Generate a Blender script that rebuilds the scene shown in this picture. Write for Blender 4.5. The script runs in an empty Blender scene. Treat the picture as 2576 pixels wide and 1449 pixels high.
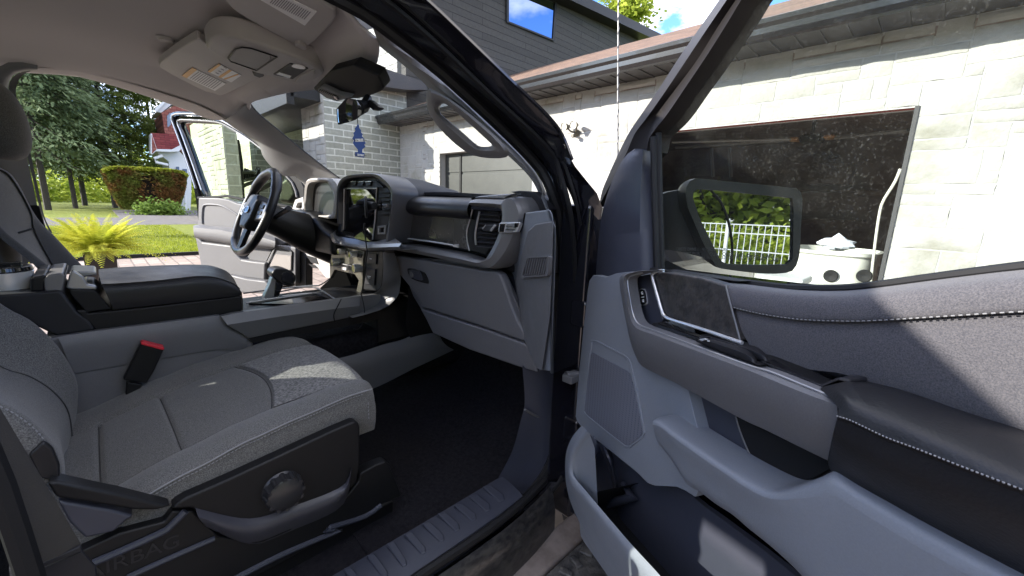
import bpy, bmesh, math, random
from mathutils import Vector, Matrix
random.seed(7)
SC = bpy.context.scene
COL = SC.collection
# ---------------- camera ----------------
CAM = Vector((1.55, 0.0, 1.45))
yaw, pit, rol, FOC = math.radians(44.958), math.radians(11.70), math.radians(1.944), 1046.35
_f = Vector((-math.sin(yaw)*math.cos(pit), math.cos(yaw)*math.cos(pit), -math.sin(pit)))
_r = Vector((math.cos(yaw), math.sin(yaw), 0)); _u = _r.cross(_f)
CR = _r*math.cos(rol) + _u*math.sin(rol); CU = -_r*math.sin(rol) + _u*math.cos(rol)
cam = bpy.data.cameras.new('camera'); co = bpy.data.objects.new('camera', cam); COL.objects.link(co)
m = Matrix((CR, CU, -_f)).transposed().to_4x4(); m.translation = CAM; co.matrix_world = m
cam.sensor_width = 36; cam.lens = 36*FOC/2576; cam.clip_start = 0.02; cam.clip_end = 600
SC.camera = co
# ---------------- world + sun ----------------
SUN = Vector((.65, 1.0, -.47)).normalized()          # travel direction of the sunlight
w = bpy.data.worlds.new('World'); SC.world = w; w.use_nodes = True
nt = w.node_tree; nd = nt.nodes; bg = nd['Background']
sky = nd.new('ShaderNodeTexSky'); sky.sky_type = 'NISHITA'; sky.sun_disc = False
sky.sun_elevation = math.asin(-SUN.z); sky.sun_rotation = math.atan2(-SUN.x, -SUN.y)
sky.air_density = 1.1; sky.dust_density = .3; sky.ozone_density = 2.0
tc = nd.new('ShaderNodeTexCoord'); mp = nd.new('ShaderNodeMapping'); mp.inputs['Scale'].default_value = (1.6, 1.6, 3.4); mp.inputs['Location'].default_value = (2.2,1.1,.3)
nz = nd.new('ShaderNodeTexNoise'); nz.inputs['Scale'].default_value = 2.3; nz.inputs['Detail'].default_value = 8; nz.inputs['Roughness'].default_value = .58
cr_ = nd.new('ShaderNodeValToRGB'); cr_.color_ramp.elements[0].position = .44; cr_.color_ramp.elements[1].position = .60
mx = nd.new('ShaderNodeMix'); mx.data_type = 'RGBA'; mx.inputs['B'].default_value = (4.6, 4.4, 4.2, 1)
nt.links.new(tc.outputs['Generated'], mp.inputs['Vector']); nt.links.new(mp.outputs[0], nz.inputs['Vector'])
nt.links.new(nz.outputs['Fac'], cr_.inputs[0]); nt.links.new(cr_.outputs[0], mx.inputs['Factor'])
ml = nd.new('ShaderNodeMix'); ml.data_type = 'RGBA'; ml.blend_type = 'MULTIPLY'; ml.inputs['Factor'].default_value = 1; ml.inputs['B'].default_value = (.30, .42, .66, 1)
nt.links.new(sky.outputs[0], ml.inputs['A']); nt.links.new(ml.outputs['Result'], mx.inputs['A']); nt.links.new(mx.outputs['Result'], bg.inputs[0])
bg.inputs[1].default_value = .15
sl = bpy.data.lights.new('sun', 'SUN'); sl.energy = 2.0; sl.angle = math.radians(.5); sl.color = (1, .94, .84)
so = bpy.data.objects.new('sun', sl); COL.objects.link(so); so.rotation_euler = SUN.to_track_quat('-Z', 'Y').to_euler()
SC.view_settings.view_transform = 'Standard'; SC.view_settings.look = 'None'
SC.view_settings.exposure = 2.6; SC.view_settings.gamma = 1
SC.render.engine = 'CYCLES'
SC.cycles.max_bounces = 10; SC.cycles.diffuse_bounces = 5; SC.cycles.transparent_max_bounces = 16

# ---------------- helpers ----------------
def ray(u, v): return _f + CR*((u-1288)/FOC) - CU*((v-724.5)/FOC)
def P(u, v, ax, val):                       # the point seen at (u, v) on an axis plane of the place
    d = ray(u, v); i = 'xyz'.index(ax); return CAM + d*((val-CAM[i])/d[i])
def PL(u, v, p0, n):
    d = ray(u, v); p0 = Vector(p0); n = Vector(n); return CAM + d*((p0-CAM).dot(n)/d.dot(n))
HP = Vector((1.0, .85, 0)); TH = math.radians(64)
DD = Vector((math.sin(TH), -math.cos(TH), 0)); DN = Vector((DD.y, -DD.x, 0))       # passenger door: along, inward
def D(u, v, off=0.0): return PL(u, v, HP + DN*off, DN)
HQ = Vector((-1.0, .85, 0)); QD = Vector((-math.sin(TH), -math.cos(TH), 0)); QN = Vector((-QD.y, QD.x, 0))
def Q(u, v, off=0.0): return PL(u, v, HQ + QN*off, QN)
def conv(x0, y0, x1, w_):                   # pixel frames of the enlarged views used for measuring
    s = (x1-x0)/w_/1.4907; return lambda pts: [(x0/1.4907+p[0]*s, y0/1.4907+p[1]*s)+tuple(p[2:]) for p in pts]
zA = conv(0, 0, 1280, 2576); zB = conv(800, 0, 2080, 2576); zC = conv(2000, 0, 3840, 2576)
zS = conv(700, 600, 1660, 2576); zD = conv(1240, 640, 2200, 2576); zE = conv(0, 900, 1440, 2576)
zF = conv(0, 1440, 1280, 2576); zG = conv(1100, 1260, 2380, 2061); zH = conv(2080, 900, 3040, 1739)
zI = conv(2560, 960, 3840, 1546); zJ = conv(1180, 300, 1700, 1794); zK = conv(560, 360, 1260, 1690)
zL = conv(2000, 1500, 2700, 1537); zM = conv(0, 250, 720, 1227); zN = conv(700, 620, 1180, 1512)
zO = conv(1200, 880, 1480, 1690); zR = conv(1850, 500, 2330, 419)
def ch(pts, n=1, closed=True):              # corner cutting
    pts = [Vector(p) for p in pts]
    for _ in range(n):
        o = []; N = len(pts)
        if not closed: o.append(pts[0])
        for i in range(N if closed else N-1):
            a, b = pts[i], pts[(i+1) % N]
            o += [a.lerp(b, .25), a.lerp(b, .75)]
        if not closed: o.append(pts[-1])
        pts = o
    return pts
def res(pts, n, smooth=True):               # resample a polyline by length, Catmull-Rom
    pts = [Vector(p) for p in pts]
    if smooth and len(pts) > 2:
        o = []
        for i in range(len(pts)-1):
            p0 = pts[max(i-1, 0)]; p1 = pts[i]; p2 = pts[i+1]; p3 = pts[min(i+2, len(pts)-1)]
            for k in range(8):
                t = k/8
                o.append(.5*((2*p1)+(p2-p0)*t+(2*p0-5*p1+4*p2-p3)*t*t+(-p0+3*p1-3*p2+p3)*t**3))
        o.append(pts[-1]); pts = o
    L = [0]
    for a, b in zip(pts, pts[1:]): L.append(L[-1]+(b-a).length)
    out = []; j = 0
    for i in range(n):
        s = L[-1]*i/(n-1)
        while j < len(pts)-2 and L[j+1] < s: j += 1
        d = L[j+1]-L[j]; out.append(pts[j].lerp(pts[j+1], (s-L[j])/d if d > 1e-9 else 0))
    return out
class MB:
    def __init__(s): s.v = []; s.f = []
    def add(s, vs, fs):
        n = len(s.v); s.v += [Vector(q) for q in vs]; s.f += [tuple(i+n for i in f) for f in fs]; return s
    def box(s, c, d, rot=None):
        c = Vector(c); R = rot if rot is not None else Matrix.Identity(3)
        vs = [c+R @ Vector((x*d[0]/2, y*d[1]/2, z*d[2]/2)) for x in (-1, 1) for y in (-1, 1) for z in (-1, 1)]
        return s.add(vs, [(0, 1, 3, 2), (4, 6, 7, 5), (0, 4, 5, 1), (2, 3, 7, 6), (0, 2, 6, 4), (1, 5, 7, 3)])
    def slab(s, pts, t):
        pts = [Vector(p) for p in pts]; t = Vector(t); n = len(pts)
        nn = Vector((0, 0, 0))
        for i in range(n): nn += pts[i].cross(pts[(i+1) % n])
        if nn.dot(t) > 0: pts.reverse()
        vs = pts+[p+t for p in pts]
        return s.add(vs, [tuple(range(n)), tuple(range(2*n-1, n-1, -1))]+[(i, i+n, (i+1) % n+n, (i+1) % n) for i in range(n)])
    def ring(s, o, i_, t):                  # frame between two outlines with equal counts
        t = Vector(t); o = [Vector(p) for p in o]; i_ = [Vector(p) for p in i_]; n = len(o)
        vs = o+i_+[p+t for p in o]+[p+t for p in i_]; f = []
        for a in range(n):
            b = (a+1) % n
            f += [(a, b, n+b, n+a), (2*n+a, 3*n+a, 3*n+b, 2*n+b), (a, 2*n+a, 2*n+b, b), (n+a, n+b, 3*n+b, 3*n+a)]
        return s.add(vs, f)
    def tube(s, pts, r, k=8, closed=False, flat=1.0, up=None):
        pts = [Vector(p) for p in pts]; n = len(pts); vs = []
        prev = None
        for i, p in enumerate(pts):
            a = pts[i-1] if (i > 0 or closed) else p; b = pts[(i+1) % n] if (i < n-1 or closed) else p
            t = (b-a).normalized()
            if up is not None: x = Vector(up)
            elif prev is not None: x = prev
            else: x = Vector((0, 0, 1)) if abs(t.z) < .9 else Vector((1, 0, 0))
            x = (x-t*x.dot(t)).normalized(); prev = x; y = t.cross(x)
            rr = r[i] if isinstance(r, (list, tuple)) else r
            vs += [p+(x*math.cos(q)*flat+y*math.sin(q))*rr for q in (2*math.pi*j/k for j in range(k))]
        fs = []
        for i in range(n if closed else n-1):
            for j in range(k):
                a = i*k+j; b = i*k+(j+1) % k; c = ((i+1) % n)*k+(j+1) % k; d = ((i+1) % n)*k+j
                fs.append((a, b, c, d))
        if not closed: fs += [tuple(range(k-1, -1, -1)), tuple((n-1)*k+j for j in range(k))]
        return s.add(vs, fs)
    def cyl(s, a, b, r0, r1=None, k=20): return s.tube([a, b], [r0, r0 if r1 is None else r1], k)
    def lathe(s, prof, c, ax=(0, 0, 1), k=24):
        c = Vector(c); ax = Vector(ax).normalized(); x = ax.orthogonal().normalized(); y = ax.cross(x); vs = []
        for r, h in prof: vs += [c+ax*h+(x*math.cos(q)+y*math.sin(q))*r for q in (2*math.pi*j/k for j in range(k))]
        fs = [(i*k+j, i*k+(j+1) % k, (i+1)*k+(j+1) % k, (i+1)*k+j) for i in range(len(prof)-1) for j in range(k)]
        return s.add(vs, fs)
    def grid(s, rows):
        n = len(rows[0]); vs = [p for r_ in rows for p in r_]
        return s.add(vs, [(i*n+j, i*n+j+1, (i+1)*n+j+1, (i+1)*n+j) for i in range(len(rows)-1) for j in range(n-1)])
    def patch(s, rows, nu=24, nv=None, smooth=True, t=None):
        rs = [res(r_, nu, smooth) for r_ in rows]
        if nv:
            cols = [res([r_[j] for r_ in rs], nv) for j in range(nu)]
            rs = [[cols[j][i] for j in range(nu)] for i in range(nv)]
        if t is None: return s.grid(rs)
        # thick sheet
        t = Vector(t); n = nu; R = len(rs); a = [p for r_ in rs for p in r_]; vs = a+[p+t for p in a]; N = R*n
        f = [(i*n+j, i*n+j+1, (i+1)*n+j+1, (i+1)*n+j) for i in range(R-1) for j in range(n-1)]
        f += [tuple(N+q for q in reversed(g)) for g in list(f)]
        bd = [j for j in range(n)]+[i*n+n-1 for i in range(1, R)]+[(R-1)*n+j for j in range(n-2, -1, -1)]+[i*n for i in range(R-2, 0, -1)]
        for k in range(len(bd)): p, q = bd[k], bd[(k+1) % len(bd)]; f.append((p, N+p, N+q, q))
        return s.add(vs, f)
    def build(s, name, mat, parent=None, bev=0, seg=2, ang=35, label=None, sub=0):
        me = bpy.data.meshes.new(name); me.from_pydata(s.v, [], s.f); me.validate(); 
        bm = bmesh.new(); bm.from_mesh(me); bmesh.ops.recalc_face_normals(bm, faces=bm.faces); bm.to_mesh(me); bm.free()
        me.polygons.foreach_set('use_smooth', [True]*len(me.polygons)); me.set_sharp_from_angle(angle=math.radians(ang))
        me.materials.append(mat); o = bpy.data.objects.new(name, me); COL.objects.link(o)
        if parent is not None:
            q = parent; n_ = 0
            while q.parent is not None: q = q.parent; n_ += 1
            o.parent = parent.parent if n_ > 1 else parent          # thing > part > sub-part, no deeper
        if bev:
            b = o.modifiers.new('bevel', 'BEVEL'); b.width = bev; b.segments = seg; b.limit_method = 'ANGLE'; b.angle_limit = math.radians(30); b.harden_normals = True
        if sub:
            b = o.modifiers.new('sub', 'SUBSURF'); b.levels = sub; b.render_levels = sub
        if label: o['label'] = label
        return o
def empty(name, label, cat, loc=(0, 0, 0), group=None):
    o = bpy.data.objects.new(name, None); COL.objects.link(o); o.location = loc; o['label'] = label; o['category'] = cat
    if group: o['group'] = group
    o.empty_display_size = .1
    return o
def tag(o, label, cat, group=None):
    o['label'] = label; o['category'] = cat
    if group: o['group'] = group
    return o
def rmat(ax, a): return Matrix.Rotation(a, 3, ax)

# ---------------- materials ----------------
def mat(name, col, rough=.5, metal=0, bump=0, bscale=200, col2=None, cscale=30, coat=0, spec=.5, detail=2, stretch=None, sheen=0):
    M = bpy.data.materials.new(name); M.use_nodes = True; n = M.node_tree; b = n.nodes['Principled BSDF']
    b.inputs['Base Color'].default_value = (*col, 1); b.inputs['Roughness'].default_value = rough; b.inputs['Metallic'].default_value = metal
    b.inputs['Specular IOR Level'].default_value = spec; b.inputs['Coat Weight'].default_value = coat
    if sheen: b.inputs['Sheen Weight'].default_value = sheen
    if bump or col2:
        t = n.nodes.new('ShaderNodeTexCoord'); src = t.outputs['Object']
        if stretch:
            mpp = n.nodes.new('ShaderNodeMapping'); mpp.inputs['Scale'].default_value = stretch; n.links.new(src, mpp.inputs[0]); src = mpp.outputs[0]
    if bump:
        z = n.nodes.new('ShaderNodeTexNoise'); z.inputs['Scale'].default_value = bscale; z.inputs['Detail'].default_value = detail; n.links.new(src, z.inputs['Vector'])
        bp = n.nodes.new('ShaderNodeBump'); bp.inputs['Strength'].default_value = 1; bp.inputs['Distance'].default_value = bump
        n.links.new(z.outputs['Fac'], bp.inputs['Height']); n.links.new(bp.outputs[0], b.inputs['Normal'])
    if bump:
        zr = n.nodes.new('ShaderNodeTexNoise'); zr.inputs['Scale'].default_value = 7; zr.inputs['Detail'].default_value = 7; zr.inputs['Roughness'].default_value = .7; n.links.new(t.outputs['Object'], zr.inputs['Vector'])
        rr_ = n.nodes.new('ShaderNodeMapRange'); rr_.inputs[1].default_value = .3; rr_.inputs[2].default_value = .7; rr_.inputs[3].default_value = max(.02, rough-.09); rr_.inputs[4].default_value = min(1, rough+.12)
        n.links.new(zr.outputs['Fac'], rr_.inputs[0]); n.links.new(rr_.outputs[0], b.inputs['Roughness'])
    if col2:
        z = n.nodes.new('ShaderNodeTexNoise'); z.inputs['Scale'].default_value = cscale; z.inputs['Detail'].default_value = 4; z.inputs['Roughness'].default_value = .65; n.links.new(src, z.inputs['Vector'])
        r_ = n.nodes.new('ShaderNodeValToRGB'); r_.color_ramp.elements[0].position = .36; r_.color_ramp.elements[1].position = .64
        r_.color_ramp.elements[0].color = (*col, 1); r_.color_ramp.elements[1].color = (*col2, 1)
        n.links.new(z.outputs['Fac'], r_.inputs[0]); n.links.new(r_.outputs[0], b.inputs['Base Color'])
    return M
def glass(name, tint=(1, 1, 1), dirt=0.0, scale=60, rough=0.0, refl=1.0):
    M = bpy.data.materials.new(name); M.use_nodes = True; n = M.node_tree; n.nodes.remove(n.nodes['Principled BSDF']); out = n.nodes['Material Output']
    tr = n.nodes.new('ShaderNodeBsdfTransparent'); tr.inputs[0].default_value = (*tint, 1)
    gl = n.nodes.new('ShaderNodeBsdfGlossy'); gl.inputs['Roughness'].default_value = rough; gl.inputs['Color'].default_value = (refl, refl, refl, 1)
    lw = n.nodes.new('ShaderNodeLayerWeight'); lw.inputs[0].default_value = .5; pw = n.nodes.new('ShaderNodeMath'); pw.operation = 'POWER'; pw.inputs[1].default_value = 4.5; n.links.new(lw.outputs['Facing'], pw.inputs[0]); fr = n.nodes.new('ShaderNodeMath'); fr.operation = 'MULTIPLY_ADD'; fr.inputs[1].default_value = .75*refl; fr.inputs[2].default_value = .05*refl; n.links.new(pw.outputs[0], fr.inputs[0])
    mxs = n.nodes.new('ShaderNodeMixShader'); n.links.new(fr.outputs[0], mxs.inputs[0]); n.links.new(tr.outputs[0], mxs.inputs[1]); n.links.new(gl.outputs[0], mxs.inputs[2])
    last = mxs
    if dirt:
        t = n.nodes.new('ShaderNodeTexCoord'); z = n.nodes.new('ShaderNodeTexNoise'); z.inputs['Scale'].default_value = scale; z.inputs['Detail'].default_value = 6; z.inputs['Roughness'].default_value = .75
        n.links.new(t.outputs['Object'], z.inputs['Vector'])
        z2 = n.nodes.new('ShaderNodeTexNoise'); z2.inputs['Scale'].default_value = scale*.08; n.links.new(t.outputs['Object'], z2.inputs['Vector'])
        r_ = n.nodes.new('ShaderNodeMapRange'); r_.inputs[1].default_value = .50; r_.inputs[2].default_value = .78; r_.inputs[3].default_value = dirt*.25; r_.inputs[4].default_value = dirt*4; r_.inputs[1].default_value = .56
        mu = n.nodes.new('ShaderNodeMath'); mu.operation = 'MULTIPLY'; mr = n.nodes.new('ShaderNodeMapRange'); mr.inputs[1].default_value = .3; mr.inputs[2].default_value = .7; mr.inputs[3].default_value = .5; mr.inputs[4].default_value = 1.5
        n.links.new(z.outputs['Fac'], r_.inputs[0]); n.links.new(z2.outputs['Fac'], mr.inputs[0]); n.links.new(r_.outputs[0], mu.inputs[0]); n.links.new(mr.outputs[0], mu.inputs[1])
        df = n.nodes.new('ShaderNodeBsdfDiffuse'); df.inputs[0].default_value = (.5, .5, .47, 1)
        tl = n.nodes.new('ShaderNodeBsdfTranslucent'); tl.inputs[0].default_value = (.5, .5, .47, 1)
        ad = n.nodes.new('ShaderNodeMixShader'); n.links.new(df.outputs[0], ad.inputs[1]); n.links.new(tl.outputs[0], ad.inputs[2])
        m2 = n.nodes.new('ShaderNodeMixShader'); n.links.new(mu.outputs[0], m2.inputs[0]); n.links.new(mxs.outputs[0], m2.inputs[1]); n.links.new(ad.outputs[0], m2.inputs[2]); last = m2
    n.links.new(last.outputs[0], out.inputs[0]); return M
G_PL = mat('slate_plastic', (.165, .180, .208), .50, bump=.0003, bscale=420, col2=(.178, .194, .224), cscale=500)
G_PLd = mat('dark_slate_plastic', (.105, .105, .113), .48, bump=.0002, bscale=520, col2=(.125, .125, .134), cscale=500)
B_PL = mat('black_plastic', (.008, .008, .009), .46, spec=.28, bump=.00012, bscale=900)
B_SOFT = mat('soft_black_plastic', (.015, .015, .018), .52, spec=.32, bump=.00015, bscale=800)
B_GL = mat('gloss_black', (.010, .010, .011), .08, coat=.3)
B_PAINT = mat('black_paint', (.006, .006, .009), .10, coat=1.0)
B_DUST = mat('dusty_black_paint', (.010, .010, .012), .35, col2=(.045, .043, .04), cscale=90, detail=6, stretch=(1, .5, 1), coat=.3)
RUB = mat('rubber', (.009, .009, .010), .6, spec=.25)
RUBN = mat('navy_grey_plastic', (.034, .037, .052), .42, bump=.00012, bscale=900)
SILV = mat('satin_metal_paint', (.30, .30, .31), .30, metal=.5)
SILD = mat('dark_satin_paint', (.160, .158, .160), .40, metal=.3)
BEAM = mat('beam_grey', (.120, .120, .124), .42, metal=.2, bump=.0001, bscale=900)
HOODM = mat('hood_satin', (.050, .050, .056), .38, metal=.2)
CUBBY_SHADE = mat('painted_cavity_shade', (.004, .004, .004), 1, spec=0)  # flat black: shade of a deep opening put into the colour
CHR = mat('chrome', (.68, .68, .69), .22, metal=.6)
MIRR = mat('mirror_glass', (.60, .63, .66), .01, metal=1)
CARP = mat('black_carpet', (.009, .0085, .011), .95, bump=.004, bscale=380, detail=6, col2=(.019, .018, .021), cscale=90, spec=.1)
FAB = mat('grey_seat_fabric', (.050, .049, .048), .9, bump=.0006, bscale=700, col2=(.165, .162, .158), cscale=560, detail=3, spec=.2, sheen=.15)
FABW = mat('woven_seat_fabric', (.045, .045, .045), .85, bump=.0008, bscale=420, col2=(.23, .225, .22), cscale=330, detail=3, spec=.2, stretch=(1, .45, 1), sheen=.15)
FABD = mat('charcoal_seat_fabric', (.055, .056, .060), .9, bump=.0005, bscale=520, col2=(.085, .086, .09), cscale=420, spec=.2, sheen=.1)
FABN = mat('dark_door_fabric', (.046, .046, .055), .85, bump=.0004, bscale=900, col2=(.094, .090, .098), cscale=760, spec=.25, sheen=.15)
LEA = mat('black_leather', (.013, .013, .015), .42, spec=.35, bump=.0004, bscale=330, detail=3)
LEAS = mat('smooth_black_leather', (.012, .012, .014), .38, spec=.35, bump=.0003, bscale=420)
HEAD = mat('headliner_cloth', (.48, .455, .44), .95, bump=.0004, bscale=700, spec=.15)
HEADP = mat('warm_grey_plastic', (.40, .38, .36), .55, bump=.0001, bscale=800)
PILL = mat('grey_pillar_plastic', (.17, .17, .175), .5, bump=.00012, bscale=800)
THR = mat('pale_stitching', (.20, .20, .21), .85)
WHT = mat('white_print', (.75, .75, .74), .5)
YEL = mat('amber_print', (.75, .42, .12), .5)
INK = mat('grey_ink', (.25, .25, .26), .6)
REDP = mat('red_plastic', (.55, .02, .035), .4)
STEEL = mat('brushed_steel', (.80, .78, .74), .32, metal=.45, bump=.0002, bscale=60, stretch=(1, 1, .05))
WOODP = mat('dark_grained_insert', (.022, .021, .022), .35, col2=(.048, .043, .042), cscale=60, bump=.0004, bscale=200)
SCREEN = mat('screen_glass', (.006, .006, .008), .04, coat=.6)
GL_W = glass('windshield_glass', (.93, .96, .95), dirt=.045, scale=120, refl=.3)
GL_P = glass('door_glass_dusty', (.90, .93, .91), dirt=.034, scale=240, refl=.12)
GL_D = glass('door_glass_green', (.88, .93, .82), dirt=.008, scale=60, refl=.3)
GL_C = glass('rear_glass', (.9, .93, .92))
truck = empty('pickup_truck', 'black pickup truck with grey fabric interior, both front doors standing open', 'pickup truck', (0, .5, 0))
# =============== CAB SHELL ===============
def part(name, m_, bev=0, mb=None, parent=truck, label=None, seg=2, ang=35, sub=0):
    o = mb.build(name, m_, parent, bev, seg, ang, label, sub)
    if parent is truck: o.location = -Vector(truck.location)
    return o
X_ = Vector((1, 0, 0)); Y_ = Vector((0, 1, 0)); Z_ = Vector((0, 0, 1))
def DS0(u, v, x0=-.865): return PL(u, v, (x0, .8, 1.45), (-.91, 0, .416))
RL = [DS0(u, v) for u, v in ((66, 176), (90, 175), (120, 175), (190, 179), (260, 195), (340, 217), (420, 242), (500, 269), (566, 302))]
def edge_at(y):
    if y <= RL[0].y: return RL[0].x, RL[0].z
    for a, c_ in zip(RL, RL[1:]):
        if y <= c_.y: k = (y-a.y)/(c_.y-a.y); return a.x+(c_.x-a.x)*k, a.z+(c_.z-a.z)*k
    return RL[-1].x, RL[-1].z
# headliner: a domed sheet with a lowered front and a central bulge
def roof_z(x, y):
    z = 1.885-(.068 if y > -.3 else .068-.040*min(1, (-.3-y)/.6))*min(1, abs(x)/.74)**4
    if y > .18: z -= .42*(y-.18)**2
    if x < -.46 and y > -.9: xe, ze = edge_at(y); k = max(0, min(1, (-.46-x)/(-.46-xe)))**1.6; k *= min(1, (y+.9)/.4); z = z*(1-k)+ze*k
    b = math.exp(-((x-.0)/.20)**4)*max(0, min(1, (y-.12)/.30)); z -= .028*b
    for vx in (-.38, .40): z += .012*math.exp(-((x-vx)/.2)**4-((y-.36)/.12)**4)
    return z
hx0, hx1 = -.72, .72
hdr = res([PL(u, v, (0, .53, 1.76), (0, .62, .78)) for u, v in ((566, 302), (612, 300), (628, 278), (634, 258), (680, 244), (730, 233), (790, 226), (860, 214), (915, 190), (945, 165), (953, 130), (951, 106))], 40)
rows = []
N = 44
for j in range(N):
    s = j/(N-1); e = hdr[int(s*39)]
    row = []
    for i in range(40):
        t = i/39
        y0 = -1.36
        ex = e
        yy = y0+(ex.y-y0)*t; x = edge_at(yy)[0]*(1-s)+hx1*s
        xx = x*(1-t**3)+ex.x*t**3 if t < 1 else ex.x
        zz = roof_z(xx, yy)
        if t > .94: k = (t-.94)/.06; k = k*k*(3-2*k); zz = zz*(1-k)+ex.z*k
        row.append(Vector((xx, yy, zz)))
    rows.append(row)
b = MB(); b.grid(rows)
hl = part('headliner', HEAD, mb=b, ang=60)
sm = hl.modifiers.new('sol', 'SOLIDIFY'); sm.thickness = .008; sm.offset = 1
# small round microphone in the headliner
b = MB(); c = P(417, 100, 'z', 1.872); b.lathe([(0, -.004), (.017, -.004), (.020, 0), (.022, .004)], c, (0, 0, 1))
b.build('ceiling_button', HEADP, hl)
# roof skin and cab outside
b = MB()
b.patch([[(-.98*k, y, z) for y, z in ((-1.75, 1.80), (-1.2, 1.93), (-.3, 1.95), (.3, 1.92), (.50, 1.83))] for k in (1,)] and
        [[(x, y, z-(abs(x)/.78)**4*.07) for y, z in ((-1.40, 1.925), (-1.2, 1.94), (-.3, 1.96), (.3, 1.92), (.50, 1.85))] for x in (-.75, -.68, -.45, 0, .45, .68, .75)], 14, t=(0, 0, .03))
part('roof_panel', B_PAINT, mb=b)
# floor, firewall, cab back with window, rear side walls
b = MB(); b.box((0, -.3, .60), (1.62, 2.5, .04)); fl = part('floor_pan', CARP, mb=b)
b = MB(); b.patch([[(x, .35, .655), (x, .8, .66), (x, 1.05, .70), (x, 1.18, .86), (x, 1.22, 1.1)] for x in (-.80, -.4, 0, .4, .82)], 20, t=(0, .01, -.03))
b.box((0, 1.24, 1.20), (1.64, .04, .5)); b.box((.30, .2, .635), (1.06, .9, .03)); b.box((-.3, -.75, .64), (1.7, 1.6, .03))
part('floor_carpet', CARP, mb=b)
b = MB(); b.box((0, -1.43, 1.0), (1.66, .05, .72)); 
for s in (-1, 1): b.box((s*.79, -1.42, 1.6), (.08, .05, .5))
part('cab_back_wall', HEADP, mb=b, bev=.004)
b = MB(); b.box((0, -1.43, 1.62), (1.50, .006, .54)); part('rear_window', GL_C, mb=b)
b = MB()
for s in (-1, 1):
    b.box((s*.86, -1.03, .95), (.12, .78, .75)); b.box((s*.725, -.9, 1.868), (.05, 1.0, .03))
b.box((-.77, -.78, 1.845), (.04, .95, .09))  # unseen box added to keep the sun off the lower dash
b.box((.86, -.50, .95), (.12, .25, .75)); b.box((-.86, -.50, .95), (.12, .25, .75))
part('rear_door_wall_and_sun_block', B_PAINT, mb=b, bev=.01)
# passenger B pillar (behind the viewer's left) 
b = MB(); b.patch([[(.745, -.36, 1.86), (.85, -.42, 1.4), (.90, -.44, .7)], [(.745, -.50, 1.86), (.85, -.56, 1.4), (.90, -.6, .7)]], 8, t=(-.06, 0, 0)); part('b_pillar', B_PAINT, mb=b, bev=.01)
# driver side roof rail, B pillar trim and seal: traced opening edge on the body side
def DS(u, v, x0=-.86): return PL(u, v, (x0, .8, 1.45), (-.91, 0, .416))
opn = zM([(335, 1062), (285, 960), (255, 830), (215, 640), (165, 420), (130, 270), (104, 190), (104, 130), (120, 85), (155, 45), (205, 26)])
opn_o = zM([(318, 1062), (262, 930), (235, 830), (195, 660), (145, 470), (90, 240), (60, 170), (56, 120), (75, 75), (120, 40), (180, 22)])
b = MB(); b.patch([[DS(u, v, -.84) for u, v in opn_o], [DS(u, v, -.875) for u, v in opn_o], [DS(u, v, -.90) for u, v in opn]], 40)
part('door_opening_seal', RUB, mb=b)
bp = zM([(-60, 1200), (-60, 500), (-60, 100), (20, 30), (80, -20), (180, -30)])
b = MB(); b.patch([[DS(u, v, -.80) for u, v in zM([(-190, 1400), (-150, 800), (-120, 300), (-60, 60), (60, -30), (240, -10)])],
                  [DS(u, v, -.80) for u, v in zM([(60, 1400), (40, 900), (10, 500), (10, 200), (60, 40), (240, 12)])],
                  [DS(u, v, -.835) for u, v in zM([(300, 1062), (245, 915), (200, 700), (145, 470), (85, 235), (56, 170), (54, 118), (72, 72), (118, 36), (240, 22)])]], 30, 8)
bpl = part('b_pillar_trim', PILL, mb=b, ang=60)
b = MB(); b.slab([DS(u, v, -.825) for u, v in zM([(165, 885), (250, 888), (300, 1062), (330, 1180), (240, 1180)])], (-.02, 0, 0)); b.build('lower_pillar_cover', B_PL, bpl, .004)
# driver side rail strip following the headliner edge (from the pillar corner forward)
rail = [(66, 177), (90, 175), (120, 176), (190, 180), (260, 196), (340, 218), (420, 243), (500, 270), (566, 304), (600, 325)]
b = MB(); b.patch([[DS(u, v-5, -.83) for u, v in rail], [DS(u, v, -.85) for u, v in rail], [DS(u, v+1, -.865) for u, v in rail], [DS(u, v-7, -.89) for u, v in rail]], 30)
part('roof_rail', HEAD, mb=b, ang=60)
# driver side body shell below the window line at the rear door
b = MB(); b.box((-.93, .1, .60), (.12, 1.6, .16)); part('driver_rocker', B_PAINT, mb=b, bev=.02)
# ---- A pillars
WSp, WSn = (0, .86, 1.47), (0, .66, .75)
def WS(u, v, o=0): return PL(u, v, Vector(WSp)+Vector(WSn)*o, WSn)
def PS(u, v, x0=.86): return PL(u, v, (x0, .8, 1.45), (.91, 0, .416))
wrow = zB([(1236, 300), (1250, 345), (1420, 480), (1560, 600), (1680, 715), (1790, 790), (1930, 920), (2070, 1052), (2150, 1110), (2230, 1180), (2290, 1235), (2390, 1340), (2450, 1449)])+[(1356, 500), (1366, 540)]
arow = zB([(1190, 175), (1270, 235), (1480, 400), (1700, 575), (1900, 755), (2100, 950), (2300, 1150), (2450, 1320)])+[(1372, 480), (1392, 530), (1396, 570)]
b = MB(); b.patch([[WS(u, v, .01) for u, v in wrow], [WS(u, v, -.03) for u, v in [(a[0]*.5+c_[0]*.5, a[1]*.5+c_[1]*.5) for a, c_ in zip([tuple(q)[:2] for q in res([(p[0], p[1], 0) for p in wrow], 12)], [tuple(q)[:2] for q in res([(p[0], p[1], 0) for p in arow], 12)])]], [PS(u, v, .835) for u, v in arow]], 40, 9)
ap = part('a_pillar_trim', PILL, mb=b, ang=60)
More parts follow.
